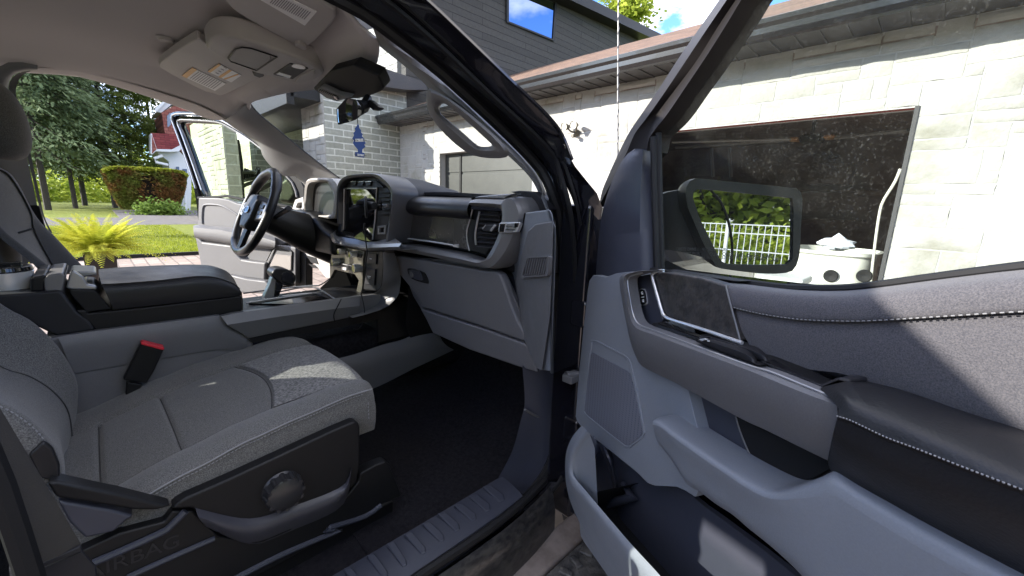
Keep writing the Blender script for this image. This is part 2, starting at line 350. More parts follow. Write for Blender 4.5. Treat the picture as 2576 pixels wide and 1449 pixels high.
h_o = zB([(1610, 660), (1690, 690), (1820, 770), (1990, 900), (2190, 1080), (2240, 1160), (2200, 1195), (2060, 1195), (1935, 1168), (1790, 1060), (1640, 890), (1605, 780)])
h_i = zB([(1694, 800), (1720, 768), (1780, 800), (1930, 930), (2070, 1060), (2105, 1092), (2095, 1108), (2030, 1112), (1985, 1100), (1860, 985), (1730, 880), (1700, 850)])
mo = [WS(u, v, -.045) for u, v in h_o]; mi = [WS(u, v, -.045) for u, v in h_i]; no = Vector((.72, -.66, -.15)).normalized()
mid = [(a*.5+c_*.5)+no*.022 for a, c_ in zip(mo, mi)]
b = MB(); R = [mo, mid, mi]; n = len(mo)
R = [[p.lerp(q, .5) for p, q in zip(r_, r_[1:]+r_[:1])] for r_ in [mo]] and R
loops = [[Vector(p) for p in ch(r_, 1)] for r_ in (mo, [(a*.7+c_*.3)+no*.018 for a, c_ in zip(mo, mi)], [(a*.3+c_*.7)+no*.018 for a, c_ in zip(mo, mi)], mi, [p-no*.03 for p in mi])]
k = len(loops[0]); vs = [p for l in loops for p in l]
b.add(vs, [(i*k+j, i*k+(j+1) % k, (i+1)*k+(j+1) % k, (i+1)*k+j) for i in range(len(loops)-1) for j in range(k)])
b.build('grab_handle', PILL, ap, ang=50)
# driver side
w2 = zA([(1893, 755), (1890, 790), (1960, 870), (2100, 985), (2300, 1150), (2480, 1290), (2560, 1345)])+zK([(1700, 745)])
o2 = zA([(1690, 912), (1760, 960), (1900, 1055), (1960, 1110), (1985, 1180), (2060, 1270), (2150, 1330), (2240, 1320)])+zK([(1300, 718), (1390, 790), (1425, 840)])
def DSp(u, v, x0=.835): return PL(u, v, (-x0, .8, 1.45), (-.91, 0, .416))
b = MB(); A3 = [WS(u, v, .01) for u, v in w2]; B3 = [DSp(u, v, .84) for u, v in o2]
b.patch([A3, [a.lerp(c_, .5)+Vector((.025, -.02, -.02)) for a, c_ in zip(res(A3, 12), res(B3, 12))], B3], 30, 9)
ap2 = part('a_pillar_trim', PILL, mb=b, ang=60)
h2 = zA([(2000, 1060), (2030, 1045), (2070, 1065), (2250, 1215), (2270, 1260), (2230, 1310), (2180, 1315), (2040, 1200), (2000, 1150)])
c0 = [p+Vector((.012, -.01, -.008)) for p in (WS(u, v, -.01) for u, v in h2)]
b = MB(); b.tube(ch(c0, 1), .006, 8, True); b.slab(ch(c0, 1), (-.004, .006, .006)); b.build('grab_handle', PILL, ap2, ang=50)
g_ = zA([(2010, 1130), (2060, 1185), (2160, 1275), (2200, 1300), (2235, 1285), (2215, 1245), (2120, 1165), (2050, 1110)])
b = MB(); b.slab(ch([p+Vector((.014, -.012, -.010)) for p in (WS(u, v, -.01) for u, v in g_)], 1), (-.004, .004, .003)); b.build('handle_recess', SILD, ap2, .002)
# windshield
b = MB(); b.add([WS(1380, 520, .03), WS(905, 40, .03), Vector((-.64, .50, 1.80)), Vector((-.82, .92, 1.44)), Vector((.82, .92, 1.44))][:0] + [Vector((-.84, .955, 1.42)), Vector((.86, .955, 1.42)), Vector((.66, .505, 1.83)), Vector((-.66, .505, 1.83))], [(0, 1, 2, 3)])
part('windshield', GL_W, mb=b)
b = MB()
b.tube(res([PL(u, v, Vector(WSp)+Vector(WSn)*.012, WSn) for u, v in zA([(1893, 755), (1890, 790), (1960, 870), (2100, 985), (2300, 1150), (2480, 1290), (2600, 1375)])], 24), .005, 6)
part('windshield_gasket', B_PL, mb=b)
# black ceramic border band at the top of the windshield
# ---- passenger door opening: seal + painted flange
sA = zB([(760, -60), (880, 0), (1060, 90), (1190, 175), (1480, 400), (1700, 575), (2100, 950), (2300, 1150), (2450, 1320)])+zR([(172, 190), (195, 250), (207, 320), (214, 500), (210, 780), (204, 950), (170, 1080), (100, 1180), (-20, 1262), (-200, 1372), (-560, 1600)])
sB = zB([(900, -60), (1010, 0), (1230, 130), (1400, 260), (1700, 490), (2100, 850), (2350, 1090), (2530, 1290)])+zR([(205, 190), (228, 250), (236, 320), (242, 500), (240, 780), (232, 950), (200, 1090), (130, 1190), (0, 1282), (-180, 1392), (-540, 1620)])
sC = zB([(1200, -60), (1300, 0), (1700, 340), (2100, 720), (2420, 1010), (2576, 1180)])+zR([(215, 120), (245, 220), (260, 320), (268, 500), (264, 780), (258, 950), (240, 1090), (180, 1190), (60, 1290), (-120, 1410), (-500, 1650)])
sD = zB([(1480, -60), (1590, 0), (1900, 290), (2200, 580), (2576, 950)])+zR([(255, 90), (330, 185), (356, 225), (350, 300), (335, 470), (320, 700), (310, 950)])
def side(pts, x0): return [PS(u, v, x0) if v < 500 else PL(u, v, (x0, 0, 1.45), (1, 0, 0)) for u, v in pts]
def side2(pts, x0):
    out = []
    for u, v in pts:
        a = PS(u, v, x0); c_ = PL(u, v, (x0, 0, 1.45), (1, 0, 0)); k_ = max(0, min(1, (v-430)/90)); out.append(a.lerp(c_, k_))
    return out
b = MB(); n_ = 60
A3 = res(side2(sA, .855), n_); B3 = res(side2(sB, .875), n_); C3 = res(side2(sC, .93), n_)
b.tube([a.lerp(c_, .5) for a, c_ in zip(A3, B3)], .013, 8)
part('door_opening_seal', RUB, mb=b)
b = MB(); b.grid([A3, [a.lerp(c_, .5)+Vector((.01, .012, 0)) for a, c_ in zip(A3, B3)], B3, [a.lerp(c_, .5)+Vector((-.006, 0, 0)) for a, c_ in zip(B3, C3)], C3])
part('body_flange', B_PAINT, mb=b, ang=50)
b = MB(); b.tube(res(side2(sC, .935), 50), .006, 6); b.tube(res(side2(zB([(1260, -60), (1400, 0), (1900, 440), (2350, 860), (2576, 1075)])+zR([(262, 190), (285, 300)]), .95), 30), .004, 6); part('outer_seal', RUB, mb=b)
# outer A pillar skin reaching the fender
sC2 = zB([(1200, -60), (1300, 0), (1700, 340), (2100, 720), (2420, 1010), (2576, 1180)])+zR([(215, 120), (262, 225), (283, 320), (285, 500), (280, 700), (275, 950)])
b = MB(); c1 = res(side2(sC2, .93), 30); d1 = res(side2(sD, .985), 30)
b.grid([c1, [a.lerp(c_, .35)+Vector((.004, -.002, 0)) for a, c_ in zip(c1, d1)], [a.lerp(c_, .8)+Vector((.006, 0, .004)) for a, c_ in zip(c1, d1)], d1, [p+Vector((-.09, .10, -.01)) for p in d1]])
part('outer_a_pillar', B_PAINT, mb=b, ang=60)
b = MB(); b.tube([p+Vector((.002, 0, .002)) for p in res(side2(sD[:6], .985), 40)], .005, 6); part('pillar_highlight_tube', mat('highlight_gloss', (.02, .02, .024), .12, metal=.6, coat=1), mb=b)  # gloss tube added to draw the highlight line along the pillar edge
# hinge pillar + fender + hood
b = MB(); b.box((.925, .905, 1.02), (.09, .14, .86)); b.box((.975, .975, 1.06), (.03, .02, .8))
for z in (1.18, .86): b.box((.955, .845, z), (.05, .03, .07))
part('hinge_pillar', B_PAINT, mb=b, bev=.012)
b = MB(); b.cyl((.955, .80, 1.02), (.975, .84, 1.02), .016, .012, 10); b.box((.965, .815, 1.02), (.03, .05, .02)); part('door_check_strap', SILD, mb=b, bev=.003)
b = MB()
for s in (-1, 1):
    b.patch([[(s*.975, 1.0, z), (s*1.0, 1.6, z), (s*.99, 2.2, z-.01), (s*.86, 2.55, z-.03)] for z in (1.28, 1.16, .95)], 14, t=(-s*.03, 0, 0))
    b.patch([[(s*.975, 1.0, 1.28), (s*1.0, 1.6, 1.28), (s*.99, 2.2, 1.27), (s*.86, 2.55, 1.25)], [(s*.88, 1.0, 1.33), (s*.88, 1.6, 1.34), (s*.86, 2.2, 1.31), (s*.76, 2.55, 1.26)]], 14, t=(0, 0, -.02))
part('front_fender', B_PAINT, mb=b, ang=60)
b = MB(); b.patch([[(-.86, y, z), (-.5, y, z+.025), (0, y, z+.02), (.5, y, z+.025), (.86, y, z)] for y, z in ((1.02, 1.33), (1.5, 1.33), (2.2, 1.30), (2.56, 1.24))], 16, t=(0, 0, -.03))
part('hood', B_PAINT, mb=b, ang=60)
b = MB(); b.box((0, 2.55, .98), (1.7, .08, .5)); part('front_grille', B_PL, mb=b, bev=.03)
b = MB(); b.box((0, -2.6, .95), (1.86, 1.8, .7)); part('truck_bed', B_PAINT, mb=b, bev=.03)
# wheels
for s in (-1, 1):
    for y in (1.75, -2.3):
        b = MB(); b.lathe([(.20, -.12), (.36, -.13), (.40, -.10), (.40, .10), (.36, .13), (.20, .12)], (s*.87, y, .40), (1, 0, 0), 32)
        wl = part('wheel', RUB, mb=b)
        b = MB(); b.lathe([(.03, .05), (.06, .08), (.17, .04), (.21, .11), (.21, -.1)], (s*.87, y, .40), (s, 0, 0), 24); b.build('rim', SILV, wl)
# antenna
b = MB(); a0 = P(1553, 640, 'y', 1.30); b.tube([a0, P(1553.5, 400, 'y', 1.30), P(1554.5, 200, 'y', 1.30), P(1556, -60, 'y', 1.30)], [.004, .0033, .0028, .0022], 6)
hx = []
L0 = a0; L1 = P(1556, -60, 'y', 1.30)
for i in range(260):
    t = i/259; hx.append(L0.lerp(L1, t)+Vector((math.cos(t*130), math.sin(t*130), 0))*.003)
b.tube(hx, .0012, 5)
an = part('antenna', mat('antenna_grey', (.10, .10, .11), .4), mb=b)
# ---- sill plate, kick panel, rocker, running board
sill = MB()
def ZP(u, v, z): return P(u, v, 'z', z)
in_ = zG([(-160, 1690), (60, 1550), (420, 1340), (900, 1060), (1230, 862), (1262, 850)])
out_ = zG([(260, 1750), (480, 1600), (700, 1450), (1060, 1205), (1240, 1080), (1385, 965)])
a3 = res([ZP(u, v, .722) for u, v in in_], 40, False); b3 = res([ZP(u, v, .728) for u, v in out_], 40, False)
sill.grid([[p+Vector((-.012, 0, -.03)) for p in a3], a3, [p.lerp(q, .3)+Z_*.004 for p, q in zip(a3, b3)], [p.lerp(q, .85)+Z_*.004 for p, q in zip(a3, b3)], b3, [p+Vector((.006, 0, -.03)) for p in b3]])
sp = part('sill_plate', RUBN, mb=sill, ang=50)
ribs = [((1140, 908), (1255, 1000)), ((1060, 965), (1170, 1058)), ((968, 1020), (1085, 1115)), ((868, 1070), (985, 1178)), ((775, 1130), (892, 1242)), ((665, 1190), (780, 1315)), ((560, 1250), (665, 1392)), ((440, 1320), (550, 1460)), ((300, 1400), (420, 1560)), ((160, 1480), (290, 1640))]
for a, c_ in ribs:
    b = MB(); (x0, y0), (x1, y1) = a, c_
    q = zG([(x0, y0), (x0+52, y0-12), (x1+18, y1-46), (x1+22, y1-12), (x1-8, y1)])
    b.slab([ZP(u, v, .733) for u, v in q], (0, 0, -.008)); b.build('tread_rib', RUBN, sp, .003)
b = MB(); o1 = res([ZP(u, v, .725) for u, v in zG([(520, 1660), (700, 1500), (760, 1449), (1060, 1250), (1250, 1115), (1400, 990), (1520, 870)])], 30)
b.tube(o1, .010, 8); part('sill_seal', RUB, mb=b)
ro = [p+Vector((.018, 0, -.008)) for p in o1]
b = MB(); b.grid([ro, [p+Vector((.014, 0, -.02)) for p in ro], [p+Vector((.022, .0, -.06)) for p in ro], [p+Vector((.024, 0, -.13)) for p in ro], [p+Vector((.0, 0, -.20)) for p in ro]])
part('rocker_panel', B_DUST, mb=b, ang=60)
# kick panel
kp = zR([(103, 768), (190, 780), (205, 800), (204, 950), (172, 1078), (100, 1182), (20, 1130), (60, 1040), (95, 930), (103, 880)])
b = MB(); b.patch([[P(u, v, 'x', .80) for u, v in zR([(95, 760), (103, 880), (92, 930), (62, 1040), (12, 1135)])], [P(u, v, 'x', .825) for u, v in zR([(150, 765), (150, 900), (148, 990), (115, 1080), (60, 1150)])], [P(u, v, 'x', .85) for u, v in zR([(205, 775), (206, 870), (200, 960), (172, 1078), (100, 1185)])]], 20, 7)
part('kick_panel', RUBN, mb=b, ang=60)
b = MB(); b.tube(res([P(u, v, 'x', .822) for u, v in zR([(103, 905), (150, 930), (206, 952)])], 8), .0035, 6); part('kick_panel_seam', SILD, mb=b)
# running board: tan metal strip and treaded step
b = MB(); b.box((1.0, -.25, .585), (.075, 2.5, .03)); rb = part('running_board', mat('dusty_tan_metal', (.13, .105, .09), .5, metal=.1, col2=(.22, .185, .165), cscale=14, bump=.0005, bscale=90), mb=b, bev=.01)
b = MB(); b.box((1.115, -.25, .578), (.15, 2.5, .03))
for i in range(60):
    for j in range(2): b.box((1.07+j*.065, -1.45+i*.042, .596), (.035, .018, .008), rmat('Z', .3 if (i+j) % 2 else -.3))
b.build('step_pad', mat('gritty_black', (.02, .02, .021), .6, bump=.004, bscale=60, detail=6, col2=(.09, .085, .08), cscale=30), rb, .006)
b = MB()
for y in (.7, -.4, -1.4): b.box((.99, y, .56), (.25, .05, .03))
b.build('bracket', RUB, rb, .004)
# =============== DASHBOARD ===============
def F(pts, y): return [P(u, v, 'y', y) for u, v in pts]
# glovebox plane: top z 1.25 at y .77, bottom z .98 at y .80
GP0 = Vector((0, .775, 1.2)); GN = Vector((0, 1, .16)).normalized()
def G(pts, o=0): return [PL(u, v, GP0-GN*o, GN) for u, v in pts]
b = MB()
b.box((0, 1.02, 1.33), (1.62, .40, .16)); b.box((.53, .96, 1.12), (.52, .26, .26)); b.box((-.40, .98, 1.15), (.74, .2, .3))
dash = part('dashboard', B_SOFT, mb=b, bev=.02)
# top pad: from the front roll up and forward to the windshield
b = MB()
roll_top = zD([(700, 222), (760, 206), (1100, 215), (1440, 222), (1560, 214), (1800, 207)])
roll_mid = zD([(650, 285), (900, 285), (1200, 295), (1420, 305)])
roll_bot = zD([(640, 330), (690, 362), (1000, 374), (1250, 381), (1420, 386)])
back1 = [(1010, 472), (1070, 470), (1150, 470), (1235, 474), (1310, 477)]
rT = [P(u, v, 'z', 1.462) for u, v in zD([(690, 225), (760, 209), (1100, 213), (1420, 222)])]
tT = [Vector((x, .735+.02*(x-.2), 1.462)) for x in (.18, .3, .45, .6)]
b.patch([[Vector((x, y, z)) for x in (.16, .3, .45, .58, .635)] for y, z in ((.775, 1.396), (.752, 1.398), (.738, 1.406), (.731, 1.422), (.740, 1.443), (.765, 1.455), (.80, 1.458))], 16, 30)
b.build('knee_roll', LEAS, dash, ang=60)
b = MB()
b.patch([[(x, y, z) for x, y, z in ((-.80, y0, z0-.03), (-.4, y0, z0-.012), (.16, y0, z0), (.5, y0, z0), (.70, y0-.0, z0-.004), (.83, y0+.02, z0-.03))] for y0, z0 in ((.80, 1.452), (.84, 1.462), (.90, 1.468), (1.0, 1.462), (1.12, 1.43))], 24, 16)
b.build('dash_top', B_SOFT, dash, ang=60)
b = MB(); b.patch([[(x, y, 1.466+.008*(1-abs(x-.42)/.3)) for x in (.16, .3, .45, .6, .70)] for y in (.80, .86, .93)], 16, 8, t=(0, 0, -.01)); b.build('dash_pad', B_SOFT, dash, ang=60)
# gloss/dark panel
gp = zD([(690, 362), (1000, 374), (1422, 392), (1408, 480), (1370, 610), (1372, 700), (1398, 806), (1340, 795), (1280, 778), (1000, 725), (720, 690), (660, 645), (625, 590), (628, 520), (660, 420)])
b = MB(); b.slab(F(gp, .762), (0, .02, 0)); b.build('storage_lid', mat('dark_metallic_insert', (.075, .072, .070), .24, metal=.5, coat=.4, bump=.0001, bscale=30, stretch=(.2, 1, 1)), dash, .004)
b = MB(); b.tube(F(zD([(720, 676), (1000, 712), (1225, 748), (1240, 756)]), .756), .0035, 6); b.slab(F(zD([(1225, 745), (1278, 740), (1280, 776), (1232, 768)]), .757), (0, .006, 0)); b.build('chrome_strip', CHR, dash, .001)
b = MB(); b.tube(res(F(zD([(1425, 392), (1405, 480), (1372, 600), (1373, 700), (1395, 806)]), .756), 20), .0022, 6); b.build('seam_trim', SILV, dash)
# vent surround and vent
vs_ = zD([(1430, 392), (1690, 405), (1712, 440), (1700, 560), (1660, 700), (1560, 850), (1400, 806), (1376, 700), (1376, 610), (1412, 480)])
b = MB(); b.slab(F(vs_, .765), (0, .02, 0)); b.build('vent_surround', B_PL, dash, .004)
b = MB(); b.slab(F(zD([(1492, 412), (1680, 420), (1700, 450), (1690, 560), (1650, 690), (1610, 775), (1462, 748), (1458, 700), (1470, 560)]), .758), (0, .006, 0))
vent = b.build('air_vent', B_GL, dash, .002)
b = MB(); b.tube(res(F(zD([(1500, 412), (1478, 500), (1455, 640), (1462, 745)]), .752), 12), .0028, 6); b.build('vent_trim', SILV, vent)
for k in range(8):
    yy = 440+k*46; xl = 1494-max(0, (yy-440))*.09; xr = 1695-max(0, yy-560)*.28
    b = MB(); q = zD([(xl, yy), (xr, yy+14), (xr, yy+22), (xl, yy+7)]); b.slab([p+Vector((0, 0, 0)) for p in F(q, .748)], (0, .012, .004)); b.build('slat', B_SOFT, vent, .001)
b = MB(); b.slab(F(zD([(1528, 585), (1560, 545), (1640, 545), (1650, 570), (1612, 612), (1535, 612)]), .728), (0, .02, 0)); kb = b.build('vent_knob', B_SOFT, vent, .003)
b = MB(); b.tube(F(zD([(1655, 548), (1612, 604)]), .726), .0035, 6); b.tube(F(zD([(1530, 585), (1560, 546)]), .727), .0016, 6); b.build('knob_trim', CHR, kb)
# satin silver frame: passenger bracket + lower rail, one swept piece
fo = zD([(1425, 290), (1500, 278), (1740, 284), (1790, 262), (1850, 262), (1900, 320), (1938, 425), (1916, 520), (1870, 640), (1800, 790), (1700, 940), (1630, 990), (1560, 985), (1300, 935), (1000, 870), (700, 815), (640, 800), (480, 800)])
fi = zD([(1418, 355), (1500, 362), (1650, 372), (1690, 385), (1720, 405), (1726, 450), (1715, 520), (1690, 620), (1640, 740), (1580, 850), (1540, 905), (1500, 905), (1450, 890), (1270, 832), (960, 775), (700, 735), (640, 728), (480, 735)])
cr_ctr = fo; n_ = 90
oo = [Vector((p.x, p.y, p.z)) for p in res(F(fo, .745), n_)]; ii = res(F(fi, .745), n_)
b = MB()
b.grid([[p+Vector((0, .06, 0)) for p in oo], [p+Vector((0, .012, 0)) for p in oo], [a.lerp(c_, .12)+Vector((0, -.004, 0)) for a, c_ in zip(oo, ii)], [a.lerp(c_, .55)+Vector((0, -.012, 0)) for a, c_ in zip(oo, ii)], [a.lerp(c_, .9)+Vector((0, -.004, 0)) for a, c_ in zip(oo, ii)], [p+Vector((0, .008, 0)) for p in ii], [p+Vector((0, .04, 0)) for p in ii]])
fr = b.build('metal_trim_frame', SILD, dash, ang=40)
b = MB(); b.slab(F(zD([(1415, 355), (1425, 288), (1500, 276), (1740, 282), (1770, 262), (1850, 228), (1500, 255), (1440, 270), (1400, 330)]), .75), (0, .03, 0)); b.build('bracket_top', SILV, fr, .004)
# outer face of bracket turning forward on the end of the dash
b = MB()
e1 = res(F(zD([(1850, 262), (1900, 320), (1938, 425), (1916, 520), (1870, 640), (1800, 790), (1700, 940)]), .75), 16)
b.grid([e1, [p+Vector((.012, .05, 0)) for p in e1], [p+Vector((-.01, .10, 0)) for p in e1]]); b.build('bracket_side', SILD, fr)
# badge
b = MB(); b.slab(F(zD([(1692, 535), (1705, 522), (1900, 517), (1905, 530), (1880, 600), (1868, 620), (1700, 630), (1684, 612)]), .728), (0, .012, 0)); bd = b.build('badge', CHR, fr, .002)
b = MB(); b.slab(F(zD([(1703, 538), (1752, 536), (1738, 616), (1696, 617)]), .726), (0, .004, 0)); b.slab(F(zD([(1850, 530), (1888, 529), (1876, 570), (1850, 572)]), .726), (0, .004, 0))
for k in range(5): b.slab(F(zD([(1768-k*3, 545+k*15), (1850, 541+k*15), (1872 if k > 1 else 1850, 545+k*15), (1766-k*3, 551+k*15)]), .726), (0, .004, 0))
b.build('badge_inlay', B_GL, bd)
# glovebox
gb = zD([(645, 850), (980, 905), (1300, 960), (1540, 1005), (1650, 1012), (1700, 1040), (1735, 1120), (1800, 1320), (1870, 1500)])+[(1330, 858), (1318, 860), (1200, 818), (1060, 772)]+zD([(905, 1350), (860, 1250), (700, 1060), (650, 950), (632, 900)])
b = MB(); b.slab(G([(1000, 645), (1150, 655), (1250, 682), (1272, 700), (1300, 760), (1345, 880), (1362, 932), (1300, 915), (1180, 872), (1092, 832), (1040, 745)], -.02), (-.01, .02, 0)); b.build('lower_dash_base', G_PLd, dash)
b = MB(); b.slab(G(gb, 0), (0, .03, 0)); glv = b.build('glovebox_lid', G_PLd, dash, .008, 3)
b = MB(); b.slab(G([(1056, 776), (1200, 822), (1318, 864), (1331, 872), (1352, 938), (1300, 922), (1180, 880), (1088, 838), (1072, 805)], .0), (0, .05, 0)); b.build('lower_dash_panel', G_PLd, dash, .006)
b = MB(); b.slab(G(ch(zD([(765, 985), (800, 982), (930, 1015), (960, 1050), (992, 1140), (940, 1132), (830, 1098), (790, 1060)]), 1), .0025), (0, .004, 0)); lt = b.build('glovebox_latch', RUB, glv)
b = MB(); b.slab(G(ch(zD([(776, 990), (880, 1002), (900, 1040), (922, 1102), (900, 1106), (835, 1090), (795, 1050)]), 1), .008), (0, .008, 0)); b.build('latch_paddle', RUBN, lt, .002)
b = MB(); c = G(zD([(812, 1045)]), .009)[0]; b.lathe([(0, -.001), (.011, -.001), (.012, .003)], c, (0, 1, 0), 16); b.build('lock_cylinder', SILD, lt)
# end panel next to the door with its vent grille
EP = lambda pts, o=0: [PL(u, v, Vector((.80, .78, 1.2))-Vector((.5, .85, .12)).normalized()*o, Vector((.5, .85, .12))) for u, v in pts]
ep = zD([(1640, 990), (1680, 965), (1760, 860), (1870, 650), (1925, 520), (1945, 440), (1960, 425), (2205, 392), (2232, 440), (2240, 512), (2262, 560), (2262, 800), (2255, 1100), (2240, 1449)])+zR([(188, 780), (150, 776), (100, 690)])+zD([(1872, 1449), (1812, 1320), (1748, 1120), (1712, 1035), (1660, 1005)])
b = MB(); b.slab(EP(ep, -.012), (-.03, .035, 0)); b.build('dash_end_cap', G_PL, dash, .005)
ep2 = zD([(1985, 610), (2060, 540), (2228, 512), (2240, 560), (2232, 800), (2210, 1449)])+zR([(160, 776), (140, 770), (92, 655)])+zD([(1890, 1240), (1855, 1140), (1870, 1060), (1960, 700)])
b = MB(); b.slab(EP(ep2, -.004), (-.008, .010, 0)); b.build('end_cap_panel', G_PLd, dash, .004)
gv = zD([(1965, 872), (1990, 866), (2185, 856), (2198, 868), (2190, 1000), (2180, 1050), (2165, 1062), (1925, 1080), (1912, 1062), (1920, 1010)])
gi = zD([(1978, 885), (1998, 880), (2170, 872), (2176, 880), (2162, 1000), (2152, 1040), (2140, 1046), (1936, 1062), (1928, 1054), (1938, 1010)])
b = MB(); b.ring(EP(gv, .003), EP(gi, .003), (.003, .008, 0)); fg = b.build('side_demister_vent', G_PLd, dash, .001)
b = MB(); b.slab(EP(gi, -.001), (.001, .003, 0)); b.build('vent_back', B_GL, fg)
for k in range(9):
    x = 1985+k*23; q = zD([(x, 882), (x+9, 881), (x-30, 1052), (x-39, 1053)]); b = MB(); b.slab(EP(q, .004), (.002, .006, 0)); b.build('slat', G_PLd, fg)
b = MB(); b.tube(EP(zD([(1955, 430), (1930, 560), (1880, 690), (1830, 830), (1795, 1000), (1790, 1080), (1830, 1250), (1890, 1449)])+zR([(148, 778)]), -.0105), .0022, 6); b.build('end_cap_seam', B_PL, dash)
b = MB(); lp = zD([(2185, 392), (2215, 512), (2236, 560), (2230, 800), (2215, 1449)])+zR([(186, 782)]); rp = zD([(2130, 215), (2205, 380), (2240, 500), (2268, 560), (2268, 800), (2255, 1449)])+zR([(204, 785)])
la = res(EP(lp, -.006), 20); ra = res([PL(u, v, (.855, 0, 0), (1, 0, 0)) for u, v in rp], 20); b.grid([la, [p.lerp(q, .6)+Vector((.0, -.01, 0)) for p, q in zip(la, ra)], ra]); b.build('pillar_base_trim', G_PL, dash, ang=60)
b = MB(); tp = [P(u, v, 'y', .80) for u, v in zD([(1800, 212), (1850, 228), (1905, 320), (1942, 425), (2205, 392), (2150, 300), (2080, 240), (2010, 208), (1900, 200)])]; b.slab(tp, (0, .10, 0)); b.build('dash_corner', B_SOFT, dash, .012, 3)
# ---- centre stack
def H(pts, y=.70): return F(pts, y)
hood_o = zS([(1520, 640), (1515, 380), (1530, 230), (1600, 160), (1720, 138), (1900, 136), (1990, 180), (2075, 280), (2082, 400), (2060, 620), (2035, 830)])
hood_i = zS([(1532, 640), (1528, 390), (1545, 260), (1610, 195), (1720, 172), (1880, 170), (1955, 215), (2045, 310), (2050, 420), (2032, 620), (2000, 820)])
n_ = 50; a3 = res(H(hood_o, .685), n_); b3 = res(H(hood_i, .685), n_)
b = MB(); b.grid([[p+Vector((0, .09, -.004)) for p in a3], [p+Vector((0, .008, 0)) for p in a3], [p.lerp(q, .2)+Vector((0, -.003, 0)) for p, q in zip(a3, b3)], [p.lerp(q, .8)+Vector((0, -.002, 0)) for p, q in zip(a3, b3)], b3, [p+Vector((0, .035, 0)) for p in b3]])
hood = b.build('screen_hood', HOODM, dash, ang=50)
b = MB(); si = [Vector((.035, .70, 1.25)), Vector((.035, .70, 1.5))]
b.patch([[p+Vector((0, .09, -.004)) for p in a3[18:]], [p+Vector((-.0, .17, -.01)) for p in a3[18:]], [p+Vector((.02, .3, -.04)) for p in a3[18:]]], 30); b.build('hood_cowl', B_SOFT, hood, ang=60)
fc = zS([(1532, 640), (1528, 390), (1545, 260), (1610, 195), (1720, 172), (1880, 170), (1955, 215), (2045, 310), (2050, 420), (2032, 620), (2005, 800), (1860, 800), (1520, 740)])
b = MB(); b.slab(H(fc, .712), (0, .02, 0)); b.build('screen_fascia', B_PL, hood)
b = MB(); b.slab(H(zS([(1590, 292), (1908, 290), (1890, 600), (1865, 815), (1850, 822), (1560, 770), (1575, 560)]), .706), (0, .006, 0)); b.build('touch_screen', SCREEN, hood, .001)
b = MB(); b.tube(H(zS([(1578, 700), (1586, 286), (1914, 284), (1896, 600), (1872, 800)]), .703), .0028, 6); b.build('screen_bezel', SILV, hood)
b = MB()
for k in range(6): b.slab(H(zS([(1936, 318+k*44), (2040, 316+k*44), (2039, 324+k*44), (1934, 328+k*44)]), .700), (0, .01, 0)); 
for k in range(6): b.slab(H(zS([(1536, 318+k*44), (1570, 318+k*44), (1568, 326+k*44), (1535, 326+k*44)]), .700), (0, .01, 0))
b.build('screen_side_vents', B_SOFT, hood)
b = MB(); b.slab(H(zS([(1600, 262), (1650, 215), (1900, 205), (1975, 262), (1975, 278), (1600, 280)]), .706), (0, .006, 0)); b.build('button_bar', B_SOFT, hood, .001)
for k in range(3):
    x = 1645+k*75; b = MB(); b.slab(H(zS([(x, 222), (x+62, 216), (x+50, 258), (x+8, 262)]), .701), (0, .006, 0)); b.build('hazard_button', B_PL, hood, .0015)
    b = MB(); b.tube(H(zS([(x, 220), (x+62, 214)]), .699), .0012, 6); b.build('button_trim', CHR, hood)
b = MB(); b.ring(H(zS([(1920, 665), (2005, 655), (1998, 745), (1918, 750)]), .702), H(zS([(1938, 685), (1988, 678), (1982, 728), (1936, 732)]), .702), (0, .006, 0)); b.build('start_button', SILD, hood, .001)
# silver shelf rail under the screen
sh_o = zS([(1470, 735), (1490, 790), (1560, 820), (1700, 850), (1840, 850), (2130, 838), (2160, 838)]); sh_i = zS([(1462, 760), (1462, 800), (1480, 840), (1560, 862), (1700, 888), (1800, 912), (2100, 905), (2160, 905)])
sh_t = zS([(1500, 700), (1540, 760), (1600, 780), (1720, 800), (1830, 826), (2000, 800), (2100, 790)])
b = MB(); b.grid([res(H(sh_t, .705), 40), res(H(sh_o, .665), 40), [p.lerp(q, .5)+Vector((0, -.008, 0)) for p, q in zip(res(H(sh_o, .665), 40), res(H(sh_i, .675), 40))], res(H(sh_i, .675), 40), [p+Vector((0, .06, 0)) for p in res(H(sh_i, .675), 40)]]); b.build('shelf_rail', SILV, dash, ang=50)
# climate panel
b = MB(); b.slab(H(zS([(1470, 855), (1560, 868), (1790, 915), (1775, 1000), (1770, 1160), (1765, 1320), (1760, 1400), (1690, 1400), (1730, 1210), (1690, 1150), (1640, 1140), (1490, 1105), (1440, 1195), (1440, 1060)]), .70), (0, .015, 0))
cp = b.build('climate_panel', mat('metallic_gold_grey', (.11, .105, .08), .35, metal=.6), dash, .002)
b = MB(); b.slab(H(zS([(1490, 885), (1760, 950), (1750, 985), (1490, 925)]), .697), (0, .003, 0)); b.slab(H(zS([(1440, 1010), (1690, 1065), (1690, 1120), (1440, 1065)]), .697), (0, .003, 0)); b.build('switch_row', B_PL, cp)
b = MB(); b.tube(H(zS([(1500, 1034), (1690, 1070)]), .695), .002, 6); b.slab(H(zS([(1560, 1075), (1606, 1082), (1604, 1112), (1560, 1104)]), .695), (0, .002, 0)); b.build('switch_trim', CHR, cp)
